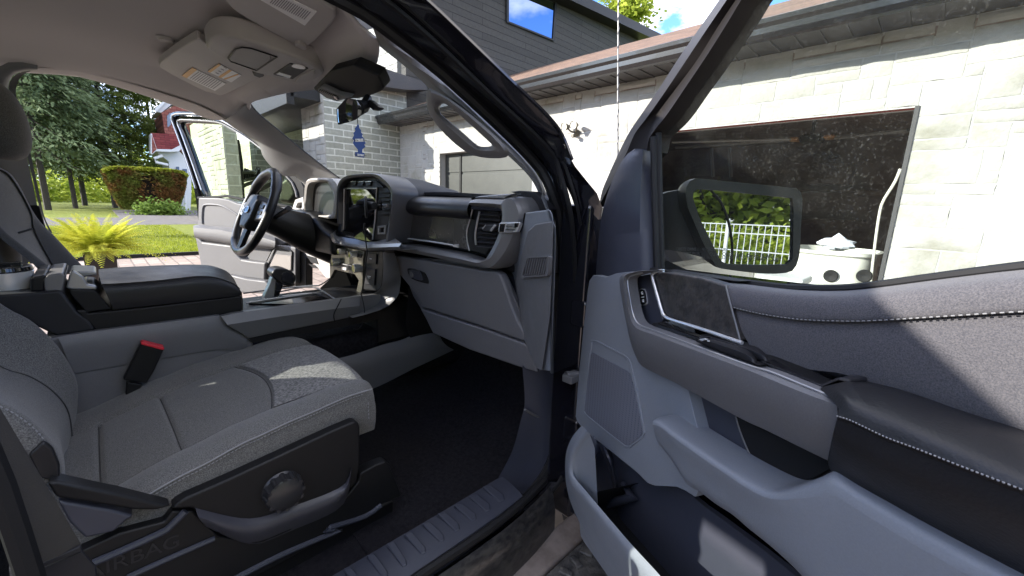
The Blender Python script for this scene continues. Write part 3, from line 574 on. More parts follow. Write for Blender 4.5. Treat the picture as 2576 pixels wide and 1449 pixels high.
for (x, y, r) in ((1525, 922, 26), (1640, 952, 30), (1465, 1030, 36), (1680, 1092, 42)):
    c = H(zS([(x, y)]), .672)[0]; e = H(zS([(x, y-r*1.05)]), .672)[0]; R_ = (e-c).length
    b = MB(); b.lathe([(R_*.9, -.002), (R_, 0), (R_*1.02, .012), (R_*.95, .03)], c, (0, 1, 0), 28)
    kn = b.build('rotary_knob', mat('knurled_silver', (.5, .5, .5), .3, metal=.5), cp)
    b = MB(); b.lathe([(0, 0), (R_*.88, -.001)], c, (0, 1, 0), 24); b.build('knob_face', mat('olive_knob_face', (.10, .11, .03), .12, metal=.8), kn)
# black switch bank beside it
b = MB(); b.slab(H(zS([(1800, 915), (1960, 910), (1985, 922), (1972, 1240), (1950, 1310), (1915, 1322), (1770, 1310), (1760, 1100)]), .705), (-.01, .012, 0)); bk = b.build('switch_bank', B_PL, dash, .006)
for q in ([(1808, 935), (1908, 945), (1903, 1050), (1800, 1040)], [(1795, 1092), (1897, 1100), (1885, 1262), (1790, 1250)]):
    b = MB(); b.slab(H(zS(q), .700), (0, .004, 0)); b.build('flush_switch', B_SOFT, bk, .0015)
b = MB(); b.slab(H(zS([(1840, 990), (1862, 993), (1860, 999), (1839, 996)]), .6988), (0, .001, 0)); b.slab(H(zS([(1818, 1166), (1852, 1170), (1851, 1176), (1817, 1172)]), .6988), (0, .001, 0)); b.slab(H(zS([(1822, 1182), (1846, 1185), (1845, 1191), (1821, 1188)]), .6988), (0, .001, 0)); b.build('switch_print', WHT, bk)
# grey side of the stack flowing to the console rail
st_o = zD([(600, 820), (640, 830), (700, 1040), (700, 1150), (680, 1260), (600, 1345), (450, 1420), (300, 1449), (160, 1500)]); 
b = MB(); A3 = res(H(zD([(545, 815), (545, 1000), (520, 1180), (440, 1240), (330, 1260), (150, 1330), (0, 1350)]), .70), 30); B3 = res([PL(u, v, (.215, 0, 0), (1, 0, 0)) for u, v in zD([(645, 830), (700, 1040), (700, 1160), (670, 1270), (560, 1370), (380, 1440), (220, 1480)])], 30)
b.grid([A3, [p.lerp(q, .12)+Vector((0, -.012, 0)) for p, q in zip(A3, B3)], [p.lerp(q, .5)+Vector((.01, -.012, 0)) for p, q in zip(A3, B3)], B3]); b.build('stack_side', BEAM, dash, ang=60)
b = MB(); b.patch([[(.205, .80, 1.25), (.203, .80, 1.1), (.18, .80, .98), (.15, .84, .9)], [(.19, 1.1, 1.25), (.19, 1.1, 1.1), (.17, 1.1, .98), (.15, 1.1, .9)]], 12); b.build('stack_inner_wall', B_PL, dash)
# cluster binnacle
cb_o = zS([(1180, 500), (1190, 300), (1200, 220), (1225, 190), (1300, 180), (1440, 180), (1480, 200), (1540, 290), (1520, 380), (1500, 560), (1470, 600), (1250, 560)])
cb_i = zS([(1195, 500), (1205, 320), (1215, 260), (1238, 225), (1300, 218), (1400, 212), (1430, 235), (1480, 330), (1485, 400), (1475, 500), (1450, 565), (1230, 548)])
b = MB(); a3 = ch(F(cb_o, .69), 1); b3 = ch(F(cb_i, .69), 1); k = len(a3)
loops = [[p+Vector((0, .1, 0)) for p in a3], a3, [p.lerp(q, .5)+Vector((0, -.006, 0)) for p, q in zip(a3, b3)], b3, [p+Vector((0, .03, 0)) for p in b3]]
b.add([p for l in loops for p in l], [(i*k+j, i*k+(j+1) % k, (i+1)*k+(j+1) % k, (i+1)*k+j) for i in range(4) for j in range(k)])
bn = b.build('cluster_binnacle', HEADP, dash, ang=50)
b = MB(); b.slab([p+Vector((0, .03, 0)) for p in b3], (0, .01, 0)); b.build('instrument_display', mat('matte_display', (.010, .010, .011), .35), bn)
b = MB(); b.box((-.28, .92, 1.46), (.42, .4, .05)); b.build('binnacle_cowl', B_SOFT, bn, .02)
# driver side vent
b = MB(); b.ring(F(zS([(1060, 490), (1090, 400), (1170, 370), (1180, 480), (1160, 520)]), .74), F(zS([(1095, 480), (1115, 430), (1160, 425), (1160, 470), (1150, 500)]), .74), (0, .05, 0)); dv = b.build('driver_air_vent', HEADP, dash, .003)
b = MB(); b.slab(F(zS([(1090, 490), (1110, 425), (1165, 420), (1165, 480)]), .76), (0, .01, 0)); b.build('vent_back', B_GL, dv)
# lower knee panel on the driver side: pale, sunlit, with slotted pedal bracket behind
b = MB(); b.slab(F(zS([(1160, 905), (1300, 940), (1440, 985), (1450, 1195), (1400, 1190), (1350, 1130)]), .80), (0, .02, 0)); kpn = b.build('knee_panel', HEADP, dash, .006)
b = MB()
for q in ([(1205, 960), (1300, 985), (1325, 1050), (1250, 1030)], [(1225, 1045), (1290, 1060), (1325, 1090), (1270, 1085)]): b.slab(F(zS(q), .797), (0, .003, 0))
b.build('slots', B_PL, kpn)
b = MB(); b.box((-.45, 1.0, .95), (.03, .03, .4)); b.box((-.45, .97, .80), (.12, .02, .09)); b.box((-.25, 1.02, .80), (.07, .02, .12)); part('foot_pedals', RUB, mb=b, bev=.004)
# =============== STEERING WHEEL ===============
SWc = P(642, 535, 'x', -.39); ax = Vector((0, -math.cos(math.radians(24)), math.sin(math.radians(24))))
ux = X_.copy(); uy = ax.cross(ux).normalized()
if uy.z < 0: uy = -uy
R0 = .180
pts = []
for i in range(64):
    q = 2*math.pi*i/64; sx = math.cos(q); sy = math.sin(q); k = 1-(.07 if sy < -.75 else 0)*((-sy-.75)/.25 if sy < -.75 else 0)
    pts.append(SWc+ux*sx*R0+uy*sy*R0*k)
b = MB(); b.tube(pts, [.0165+(.003 if i in range(6, 12) or i in range(20, 26) else 0) for i in range(64)], 12, True, up=ax)
sw = part('steering_wheel', LEAS, mb=b)
b = MB()
hubp = [SWc+ux*x+uy*y+ax*h for x, y, h in ((-.075, .045, .0), (-.05, .07, 0), (.05, .07, 0), (.075, .045, 0), (.07, -.03, 0), (.04, -.075, 0), (-.04, -.075, 0), (-.07, -.03, 0))]
b.slab([p+ax*.028 for p in hubp], -ax*.05); b.build('airbag_hub', B_SOFT, sw, .012, 3)
for s in (-1, 1):
    b = MB(); q = [SWc+ux*s*x+uy*y+ax*.012 for x, y in ((.06, .05), (.168, .035), (.172, -.02), (.06, -.035))]; b.slab(q, -ax*.018); spk = b.build('spoke', SILD if s > 0 else SILV, sw, .005)
    b = MB(); 
    for yy in (.025, .0): 
        b.slab([SWc+ux*s*x+uy*(y+yy)+ax*.016 for x, y in ((.09, .008), (.14, .006), (.14, -.010), (.09, -.008))], -ax*.008)
    b.build('thumb_switch', B_PL, spk, .002)
b = MB(); b.slab([SWc+ux*x+uy*y+ax*.010 for x, y in ((-.03, -.06), (.03, -.06), (.022, -.165), (-.022, -.165))], -ax*.016); b.build('lower_spoke', B_PL, sw, .004)
b = MB(); em = [SWc+ux*.030*math.cos(q)+uy*.013*math.sin(q)+ax*.0325 for q in (2*math.pi*i/28 for i in range(28))]; b.slab(em, -ax*.004); e_ = b.build('oval_emblem', mat('navy_emblem', (.02, .03, .10), .2, metal=.4), sw)
b = MB(); b.tube(em, .0016, 6, True); b.build('emblem_ring', CHR, e_)
b = MB(); b.tube([SWc-ax*.01, SWc-ax*.10, SWc-ax*.22, SWc-ax*.42], [.055, .062, .085, .10], 20); b.slab(F(zS([(1010, 500), (1090, 495), (1200, 520), (1260, 560), (1350, 680), (1450, 760), (1460, 950), (1440, 960), (1200, 905), (960, 835), (1010, 690)]), .66), (0, .14, 0)); part('steering_column', B_PL, mb=b, bev=.02)
b = MB(); b.cyl(SWc-ax*.06+ux*.05+uy*.01, SWc-ax*.05+ux*.20+uy*.05, .008, .010, 10); b.cyl(SWc-ax*.06-ux*.05, SWc-ax*.05-ux*.20+uy*.02, .008, .010, 10); part('column_stalk', B_PL, mb=b)
# =============== OVERHEAD ===============
def VZ(pts, z, s=0): return [PL(u, v, (0, .36, z), (0, s, 1)) for u, v in pts]
vs = .10
dv_ = zA([(1200, 488), (1230, 460), (1330, 385), (1470, 300), (1500, 290), (1570, 340), (1800, 470), (1920, 540), (1990, 570), (1900, 620), (1680, 722), (1650, 722), (1600, 700), (1560, 700), (1210, 520)])
b = MB(); b.slab(ch(VZ(dv_, 1.825, vs), 1), (0, 0, .022)); sv = part('sun_visor', HEADP, mb=b, bev=.008, seg=3, label='driver side sun visor with two amber topped warning labels')
b = MB(); b.slab(VZ(zA([(1372, 573), (1450, 512), (1706, 632), (1622, 686)]), 1.8225, vs), (0, 0, .002)); l1 = b.build('warning_label', WHT, sv)
b = MB(); b.slab(VZ(zA([(1372, 573), (1450, 512), (1486, 529), (1408, 591)]), 1.8215, vs), (0, 0, .001)); b.build('label_header', YEL, l1)
b = MB()
for k in range(11):
    x = 1500+k*17; y = 541+k*8; b.slab(VZ(zA([(x, y), (x+5, y+2.5), (x-62, y+53), (x-67, y+50)]), 1.8218, vs), (0, 0, .0005))
b.build('label_print', INK, l1)
b = MB(); b.slab(VZ(zA([(1568, 540), (1650, 483), (1822, 570), (1745, 622)]), 1.8225, vs), (0, 0, .002)); l2 = b.build('warning_label', WHT, sv)
b = MB(); b.slab(VZ(zA([(1568, 540), (1650, 483), (1668, 492), (1586, 550)]), 1.8215, vs), (0, 0, .001)); b.slab(VZ(zA([(1650, 579), (1730, 527), (1748, 536), (1668, 590)]), 1.8215, vs), (0, 0, .001)); b.slab(VZ(zA([(1690, 595), (1795, 560), (1800, 565), (1700, 602)]), 1.8215, vs), (0, 0, .001)); b.build('label_header', YEL, l2)
b = MB()
for k in range(4):
    x = 1690-k*20; y = 505+k*14; b.slab(VZ(zA([(x, y), (x+22, y+11), (x+18, y+14), (x-4, y+3)]), 1.8212, vs), (0, 0, .0005))
b.build('label_print', INK, l2)
cl_ = zA([(1905, 550), (1930, 542), (1985, 560), (1992, 580), (1960, 590), (1915, 572)])
b = MB(); b.slab(VZ(cl_, 1.818, vs), (0, 0, .02)); b.build('visor_clip', B_SOFT, sv, .003)
pv = zA([(1690, -40), (1700, 20), (1760, 80), (1900, 165), (2090, 270), (2250, 350), (2330, 356), (2400, 300), (2500, 200), (2560, 110), (2420, 10), (2300, -60)])
b = MB(); b.slab(ch(VZ(pv, 1.82, vs), 1), (0, 0, .022)); sv2 = part('sun_visor', HEADP, mb=b, bev=.008, seg=3, label='passenger side sun visor with one plain white warning label')
b = MB(); b.slab(VZ(zA([(1965, 0), (2010, -30), (2140, -30), (2390, 90), (2300, 194)]), 1.8175, vs), (0, 0, .002)); l3 = b.build('warning_label', WHT, sv2)
b = MB()
for k in range(17):
    t = k/16; x = 2050+t*255; y = -8+t*122
    b.slab(VZ(zA([(x+35, y-25), (x+41, y-22), (x-8, y+34), (x-14, y+31)]), 1.8168, vs), (0, 0, .0005))
b.build('label_print', INK, l3)
b = MB(); b.slab(VZ(zA([(2225, 335), (2260, 330), (2310, 355), (2318, 378), (2290, 385), (2225, 352)]), 1.812, vs), (0, 0, .02)); b.build('visor_clip', HEADP, sv2, .003)
# overhead console
oc = zA([(1555, 350), (1600, 295), (1700, 280), (1860, 305), (2300, 460), (2440, 535), (2452, 555), (2430, 585), (2300, 640), (2210, 625), (2060, 585), (1900, 545), (1720, 470), (1560, 375)])
b = MB(); b.slab(ch(VZ(oc, 1.795, .12), 1), (0, 0, .05)); ovc = part('overhead_console', HEADP, mb=b, bev=.010, seg=3)
b = MB(); b.slab(ch(VZ(zA([(1728, 430), (1780, 375), (1830, 362), (1900, 370), (2090, 432), (1938, 530), (1740, 462)]), 1.792, .12), 1), (0, 0, .01)); b.build('sunglasses_lid', mat('lid_grey', (.25, .24, .23), .5, bump=.0001, bscale=700), ovc, .003)
b = MB(); b.tube(VZ(zA([(2090, 430), (1938, 532), (1740, 464), (1722, 440), (1780, 370), (1830, 357), (1900, 366), (2090, 430)]), 1.7915, .12), .0018, 6); b.build('lid_gap', B_PL, ovc)
b = MB(); b.slab(VZ(zA([(2062, 565), (2190, 482), (2330, 520), (2210, 600)]), 1.792, .12), (0, 0, .01)); b.build('map_light_bezel', B_SOFT, ovc, .002)
b = MB(); b.slab(ch(VZ(zA([(2205, 492), (2240, 488), (2310, 512), (2290, 526), (2200, 508)]), 1.7905, .12), 1), (0, 0, .003)); b.build('map_light_lens', mat('frosted_lens', (.9, .9, .9), .2), ovc)
b = MB(); b.slab(VZ(zA([(2085, 560), (2110, 548), (2200, 575), (2185, 592)]), 1.7905, .12), (0, 0, .003)); b.build('map_light_lens', mat('clear_lens', (.5, .5, .5), .2), ovc)
b = MB(); b.slab(VZ(zA([(2222, 628), (2265, 575), (2375, 530), (2378, 565), (2300, 600)]), 1.791, .12), (0, 0, .004)); b.build('console_switch', HEADP, ovc, .002)
# camera housing behind the mirror
b = MB()
ho = zJ([(-20, 110), (0, 130), (150, 240), (290, 285), (410, 250), (560, 245), (700, 215), (860, 150), (895, 110), (880, 70), (820, -60), (500, -200), (200, -120)])
b.slab([PL(u, v, (0, .47, 1.73), WSn) for u, v in ho], Vector(WSn)*.03); ch_ = part('sensor_housing', RUB, mb=b, bev=.012)
b = MB(); b.slab([PL(u, v, (0, .46, 1.72), WSn) for u, v in zJ([(20, 130), (90, 90), (300, 190), (480, 230), (400, 258), (290, 280), (150, 235)])], Vector(WSn)*.03); b.build('housing_cover', PILL, ch_, .005)
b = MB()
for k in range(8): b.slab([PL(u, v, (0, .457, 1.717), WSn) for u, v in zJ([(60+k*24, 130+k*9), (72+k*24, 134+k*9), (64+k*24, 148+k*9), (52+k*24, 144+k*9)])], Vector(WSn)*.004)
b.build('housing_grille', RUB, ch_)
b = MB(); c = PL(*zJ([(270, 235)])[0], (0, .455, 1.716), WSn); b.lathe([(0, 0), (.006, 0), (.008, .004)], c, WSn, 12); b.build('housing_lens', B_GL, ch_)
# interior mirror
MRn = Vector((.55, -.72, -.05))
def MR(pts, o=0): return [PL(u, v, P(900, 280, 'y', .44)+MRn*o, (1, .12, 0)) for u, v in pts]
mo = zJ([(285, 375), (300, 350), (415, 235), (425, 250), (435, 480), (330, 570), (305, 575), (290, 500)])
def MY(pts, y): return [P(u, v, 'y', y) for u, v in pts]
gl_ = [PL(u, v, P(862, 285, 'y', .42), (.80, -.60, -.02)) for u, v in zJ([(300, 380), (412, 262), (430, 300), (436, 455), (400, 500), (312, 556), (302, 480)])]
mo_ = [PL(u, v, P(862, 285, 'y', .42), (.80, -.60, -.02)) for u, v in zJ([(283, 372), (410, 232), (432, 240), (446, 470), (420, 520), (330, 578), (300, 575), (286, 470)])]
bk_ = [PL(u, v, P(905, 285, 'y', .445), (.80, -.60, -.02)) for u, v in zJ([(400, 300), (430, 235), (535, 250), (555, 300), (558, 460), (540, 510), (450, 545), (400, 470)])]
b = MB(); k = len(mo_); loops = [[p.lerp(sum(mo_, Vector())/k, .06) for p in mo_], mo_, [p.lerp(q, .85) for p, q in zip(mo_, bk_)], bk_, [q.lerp(sum(bk_, Vector())/k, .5)+Vector((.0, .015, 0)) for q in bk_]]
b.add([p for l in loops for p in l], [(i*k+j, i*k+(j+1) % k, (i+1)*k+(j+1) % k, (i+1)*k+j) for i in range(4) for j in range(k)]+[tuple(range(4*k, 5*k))])
im = part('interior_mirror', B_GL, mb=b, ang=40)
b = MB(); b.slab([p+Vector((.0012, -.001, 0)) for p in gl_], (-.003, .002, 0)); b.build('mirror_glass', MIRR, im)
b = MB(); s0 = P(*zJ([(560, 360)])[0], 'y', .46); s1 = P(*zJ([(650, 340)])[0], 'y', .48); s2 = P(*zJ([(690, 230)])[0], 'y', .50)
b.tube([s0, s1], [.018, .014], 10); b.tube([s1, s2], [.012, .010], 10); b.slab(MY(zJ([(665, 320), (700, 250), (830, 355), (790, 385), (750, 390)]), .485), (0, .015, 0)); b.build('mirror_arm', B_PL, im, .002)
# =============== PASSENGER SEAT ===============
def lerpt(t, tab):
    for (a, x), (c_, y) in zip(tab, tab[1:]):
        if t <= c_: 
            k = max(0, (t-a)/(c_-a)); k = k*k*(3-2*k)*.4+k*.6; return x+(y-x)*k
    return tab[-1][1]
CB = [(-.16, .885), (-.09, .900), (.07, .948), (.16, .970), (.25, .984), (.36, .998), (.43, .998), (.47, .992)]
def yfr(x): return .424-.045*(abs(x-.40)/.29)**3
def groove(d, w=.005, h=.009): return -h*1.1*math.exp(-(d/w)**2)
def sx_in(y): return .245-.015*max(0, (y-.2)/.2)      # inner seams drift outwards at the front
def sx_out(y): return .575+.015*max(0, (y-.2)/.2)
def yw(x): return .245+.05*math.cos((x-.41)/.18*1.3)-.035      # waterfall seam
def ct(x, y):
    z = lerpt(y, CB)
    a, c_ = sx_in(y), sx_out(y)
    if x > c_: 
        k = (x-c_)/(.685-c_); z += .020*math.sin(min(1, k)*math.pi*.80)+.004*k
    elif x < a:
        k = (a-x)/(a-.13); z += .010*math.sin(min(1, k)*math.pi*.8)-.006*k
    else:
        z += .006*math.sin((x-a)/(c_-a)*math.pi) - .004
        z += groove(y-yw(x), .005, .006)*1.0
        z += groove(y-(.065+.02*(x-.41)), .004, .006)
        if y < -.03: z += 0
        z += groove(y+.052, .005, .006)
    z += groove(x-c_, .005, .006 if y > -.05 else 0)+groove(x-a, .005, .006 if y > -.05 else 0)
    return z
def cushion(x0, x1, y0, top, nx, ny, lift=0, sides=True, y1=None):
    rows = []
    ys = [y0+( (y1 if y1 else 1) -y0)*0 for _ in ()]
    for j in range(ny+7):
        row = []
        for i in range(nx+1):
            x = x0+(x1-x0)*i/nx; yf = yfr(x); ys0 = y0(x) if callable(y0) else y0
            if j < ny: y = ys0+(yf-ys0)*j/(ny-1); z = top(x, y)
            else:
                k = j-ny+1; zt = top(x, yf)
                if k <= 5: q = k/5*math.pi/2; y = yf+.038*math.sin(q); z = zt-.038*(1-math.cos(q))
                else: y = yf+.038-.002*(k-5); z = zt-.038-.028*(k-5)
                if k: y += lift*math.sin(min(k, 5)/5*math.pi/2)
            row.append(Vector((x, y, z+lift)))
        if sides:
            a, c_ = row[0], row[-1]; sc_ = 1 if j < ny else max(.0, 1-(top(x1, yfr(x1))+lift-c_.z)/.11)
            row = [a+Vector((.004, 0, -.16)), a+Vector((-.004, 0, -.05)), a+Vector((-.003, 0, -.012))]+row+[c_+Vector((.003, 0, -.006*sc_)), c_+Vector((.007, -.001, -.03*sc_)), c_+Vector((.006, -.002, -.07*sc_)), c_+Vector((-.002, -.004, -.11*sc_))]
        rows.append(row)
    return rows
seat = empty('tmp', '', ''); COL.objects.unlink(seat)
b = MB(); b.grid(cushion(.13, .685, -.15, ct, 190, 170)); b.box((.40, .1, .86), (.52, .5, .06))
cu = part('passenger_seat', FAB, mb=b, ang=75, label='grey cloth passenger seat cushion with woven front insert')
b = MB(); b.grid(cushion(.247, .590, lambda x: yw(x)+.006, ct, 60, 50, lift=.0022, sides=False)); b.build('front_insert', FABW, cu, ang=75)
b = MB()
for k in range(70):
    y = -.02+k*.0062
    if y > yfr(.69)+.01: break
    p = Vector((.6935, y, ct(.685, y)-.006)); q = Vector((.6935, y+.0038, ct(.685, y+.0038)-.006)); b.tube([p, q], .0009, 5)
yf_ = yfr(.69)
b.tube([Vector((.693, -.05+k*.01, ct(.685, -.05+k*.01)+.000)) for k in range(47)], .0016, 5)
for k in range(5): z0 = ct(.685, yf_)-.03-k*.009; b.tube([Vector((.694, yf_+.020, z0)), Vector((.694, yf_+.020, z0-.005))], .0011, 5)
b.build('stitching', THR, cu)
# backrest
rows = [
 [P(u, v, 'x', .13) for u, v in [(-420, 560), (-250, 640), (-100, 715), (0, 790), (80, 850), (140, 910), (170, 970), (160, 1060)]],
 [P(u, v, 'x', .165) for u, v in [(-420, 520), (-250, 600), (-100, 690), (0, 767), (80, 812), (150, 880), (195, 965), (190, 1060)]],
 [P(u, v, 'x', .25) for u, v in [(-420, 640), (-250, 740), (-100, 850), (0, 924), (70, 947), (130, 985), (168, 1035), (180, 1110)]],
 [P(u, v, 'x', .42) for u, v in [(-420, 760), (-250, 840), (-100, 920), (0, 975), (60, 1000), (110, 1040), (150, 1085), (160, 1150)]],
 [P(u, v, 'x', .60) for u, v in [(-420, 840), (-250, 900), (-100, 965), (0, 1003), (60, 1040), (120, 1095), (158, 1140), (165, 1200)]],
 [P(u, v, 'x', .68) for u, v in [(-420, 860), (-250, 920), (-100, 980), (0, 1011), (50, 1036), (100, 1078), (148, 1140), (160, 1212)]],
 [P(u, v, 'x', .70) for u, v in [(-420, 960), (-250, 1000), (-100, 1030), (0, 1050), (40, 1085), (75, 1120), (110, 1170), (120, 1215)]],
 [P(u, v, 'x', .68) for u, v in [(-420, 1100), (-300, 1120), (-160, 1140), (-90, 1160), (-60, 1180), (-20, 1200), (10, 1215), (20, 1225)]]]
b = MB(); b.patch(rows, 40, 50); bk = b.build('backrest', FAB, cu, ang=75)
SEAM = mat('seam_thread', (.035, .035, .036), .9)
b = MB()
for xs in (sx_in, sx_out): b.tube([Vector((xs(y), y, ct(xs(y), y)+.0012)) for y in [-.05+k*.01 for k in range(44)]], .0010, 5)
for yy in (lambda x: yw(x), lambda x: .065+.02*(x-.41), lambda x: -.052): b.tube([Vector((x, yy(x), ct(x, yy(x))+.0012)) for x in [sx_in(yy(.25))+(sx_out(yy(.58))-sx_in(yy(.25)))*k/24 for k in range(25)]], .0011, 5)
b.build('seams', SEAM, cu)
b = MB(); b.tube([p+Vector((.0, .002, .0)) for p in res(rows[2], 40)], .0013, 5); b.build('backrest_seam', SEAM, cu)
b = MB(); b.patch([[(x, -.36, 1.55) for x in (.12, .4, .68)], [(x, -.30, 1.2) for x in (.12, .4, .68)], [(x, -.24, .9) for x in (.12, .4, .68)]], 8, t=(0, -.03, 0)); b.build('backrest_shell', B_PL, cu, .01)
b = MB(); st = res([P(u, v, 'x', .697) for u, v in [(0, 1022), (40, 1043), (90, 1082), (130, 1135), (148, 1180), (150, 1210)]], 44)
for a, c_ in list(zip(st, st[1:]))[::2]: b.tube([a, c_], .0008, 5)
b.build('stitching', THR, bk)
b = MB(); b.slab([P(u, v, 'x', .705) for u, v in zF([(210, 540), (330, 430), (400, 490), (450, 610), (455, 735), (300, 720)])], (-.01, 0, 0)); b.build('airbag_cover', LEAS, bk, .004)
b = MB(); b.box((.46, -.33, 1.36), (.44, .12, .46), rmat('X', .16)); b.box((.46, -.26, 1.08), (.42, .10, .3), rmat('X', .1)); b.build('backrest_padding', FAB, cu, .04, 4)
b = MB(); b.lathe([(0, .0), (.10, .0), (.12, .03), (.125, .10), (.11, .17), (0, .19)], (.40, -.42, 1.56), (0, 0, 1), 20); b.build('headrest', FAB, cu)
# side trim
b = MB()
tr = zF([(1290, 950), (1330, 905), (1400, 862), (1700, 730), (2100, 545), (2500, 358)])+zG([(370, 516), (395, 522), (404, 548), (405, 770), (385, 885), (300, 968), (150, 1062), (40, 1128)])+zF([(2200, 1110), (1990, 1200), (1930, 1212), (1860, 1205), (1640, 1130), (1452, 940)])
b.slab([P(u, v, 'x', .715) for u, v in tr], (-.03, 0, 0)); st_ = b.build('side_trim', B_PL, cu, .008, 3)
b = MB(); lob = zF([(1470, 945), (1700, 985), (1900, 1020), (2250, 905), (2540, 790), (2590, 800), (2560, 870), (2200, 1080), (1990, 1185), (1930, 1198), (1860, 1190), (1650, 1118)])
A3 = res([P(u, v, 'x', .716) for u, v in zF([(1475, 935), (1880, 1015), (2200, 925), (2576, 775)])+zG([(350, 800)])], 20); B3 = res([P(u, v, 'x', .728) for u, v in zF([(1500, 1010), (1870, 1110), (2200, 1010), (2576, 845)])+zG([(351, 808)])], 20); C3 = res([P(u, v, 'x', .712) for u, v in zF([(1560, 1080), (1890, 1208), (2150, 1125), (2576, 925)])+zG([(352, 818)])], 20)
b.patch([A3, B3, C3], 20, 8); b.build('trim_lip', mat('trim_lip_highlight', (.040, .040, .050), .42, bump=.0001, bscale=700), st_, ang=60)  # paler than the trim: highlight on the upturned lip put into the colour
b = MB(); kc = P(*zF([(2130, 790)])[0], 'x', .715)
b.lathe([(0, .028), (.028, .028), (.0325, .025), (.0335, .004), (.037, .0), (.037, -.005)], kc, (1, 0, 0), 32)
for k in range(12):
    q = 2*math.pi*k/12; b.cyl(kc+Vector((.004, math.cos(q)*.0325, math.sin(q)*.0325)), kc+Vector((.027, math.cos(q)*.0312, math.sin(q)*.0312)), .0055, .0042, 8)
b.build('recline_knob', mat('knob_black', (.02, .02, .022), .3), cu)
b = MB(); b.slab([P(u, v, 'x', .722) for u, v in zF([(350, 745), (440, 735), (700, 790), (900, 830), (1180, 900), (1300, 925), (1180, 955), (1010, 955), (800, 920), (420, 860)])], (-.03, 0, 0)); b.build('rear_side_cover', B_PL, cu, .007, 3)
b = MB(); b.slab([P(u, v, 'x', .718) for u, v in zF([(430, 880), (850, 950), (1015, 1000), (960, 1030), (860, 1120), (640, 1170), (520, 1050)])], (-.03, 0, 0)); b.build('recline_lever', RUBN, cu, .006, 3)
b = MB(); b.slab([P(u, v, 'x', .709) for u, v in zF([(300, 1500), (620, 1260), (900, 1130), (1240, 1040), (1300, 960), (1460, 960), (1650, 1150), (1960, 1200), (2300, 1060), (2576, 900)])]+[P(u, v, 'x', .709) for u, v in zG([(395, 880), (405, 830), (500, 780), (560, 758), (580, 775), (655, 960), (640, 975), (530, 1020), (440, 1090), (0, 1330), (-120, 1400)])]+[P(u, v, 'x', .709) for u, v in zF([(1700, 1560), (300, 1700)])], (-.03, 0, 0)); lr = b.build('lower_trim', B_PL, cu, .006, 3)
b = MB(); q1 = res([P(u, v, 'x', .712) for u, v in zF([(700, 1352), (960, 1240), (1230, 1115), (1290, 1070), (1400, 960)])], 20); b.tube(q1, .006, 8); b.tube(res([P(u, v, 'x', .711) for u, v in zF([(960, 1460), (1300, 1305), (1620, 1165)])], 10), .005, 8)
b.tube(res([P(u, v, 'x', .711) for u, v in zF([(1750, 1480), (2100, 1300), (2400, 1170), (2576, 1095)])+zG([(180, 1170), (430, 1090), (530, 1020)])], 20), .006, 8); b.build('moulded_ridge', RUBN, lr)
b = MB(); b.box((.66, .21, .665), (.05, .50, .04)); b.build('seat_rail', B_PL, cu, .004)
b = MB(); b.box((.2, .21, .665), (.05, .50, .04)); b.build('seat_rail', B_PL, cu, .004)
# embossed word on the lower trim
def text(s_, p, xd, yd, size, m_, parent, name, ext=.0008):
    c_ = bpy.data.curves.new(name, 'FONT'); c_.body = s_; c_.size = size; c_.extrude = ext; c_.align_x = 'CENTER'; c_.align_y = 'CENTER'
    o = bpy.data.objects.new(name, c_); dg = bpy.context.evaluated_depsgraph_get(); COL.objects.link(o); dg.update()
    me = bpy.data.meshes.new_from_object(o.evaluated_get(dg)); COL.objects.unlink(o); bpy.data.objects.remove(o)
    xd = Vector(xd).normalized(); yd = Vector(yd); yd = (yd-xd*yd.dot(xd)).normalized(); zd = xd.cross(yd)
    M_ = Matrix((xd, yd, zd)).transposed().to_4x4(); M_.translation = Vector(p); me.transform(M_); me.materials.clear(); me.materials.append(m_)
    o = bpy.data.objects.new(name, me); COL.objects.link(o); o.parent = parent.parent if (parent.parent is not None and parent.parent.parent is not None) else parent; return o
ta, tb = [P(u, v, 'x', .7095) for u, v in zF([(760, 1400), (1260, 1215)])]
text('AIRBAG', (ta+tb)/2, tb-ta, (0, 0, 1), .034, mat('embossed_black', (.016, .016, .018), .3), lr, 'embossed_word', .0006)
# seat belt buckle and webbing
b = MB()
bq = zE([(945, 695), (1100, 735), (1040, 870), (985, 965), (825, 940), (870, 850)])
b.slab([P(u, v, 'x', .175) for u, v in bq], (-.022, 0, 0)); b.slab([P(u, v, 'x', .168) for u, v in zE([(850, 950), (960, 970), (900, 1060), (840, 1040)])], (-.01, 0, 0))
bc = part('seat_belt_buckle', B_PL, mb=b, bev=.004)
b = MB(); b.slab([P(u, v, 'x', .1785) for u, v in zE([(948, 690), (960, 686), (1104, 722), (1100, 740), (1082, 737), (945, 702)])], (-.028, 0, 0)); b.build('release_button', REDP, bc, .002)
b = MB(); b.box((.105, -.05, .86), (.03, .2, .04)); part('belt_anchor', B_PL, mb=b, bev=.006)
WEB = mat('seat_belt_webbing', (.030, .027, .024), .75, bump=.0006, bscale=700)
b = MB(); b.patch([[P(u, v, 'x', .82) for u, v in zF([(-400, -480), (0, 180), (330, 730), (480, 980), (615, 1215)])], [P(u, v, 'x', .835) for u, v in zF([(-500, -100), (-60, 560), (120, 900), (260, 1200), (300, 1350)])]], 16, 4, t=(.002, 0, 0)); sb = part('seat_belt', WEB, mb=b, ang=60)
b = MB(); b.slab([P(u, v, 'x', .83) for u, v in zF([(290, 1365), (610, 1225), (625, 1262), (300, 1400)])], (-.006, 0, 0)); b.slab([P(u, v, 'x', .825) for u, v in zF([(300, 1400), (620, 1262), (720, 1380), (740, 1500), (330, 1500)])], (-.006, 0, 0)); b.build('anchor_bracket', B_SOFT, sb, .002)
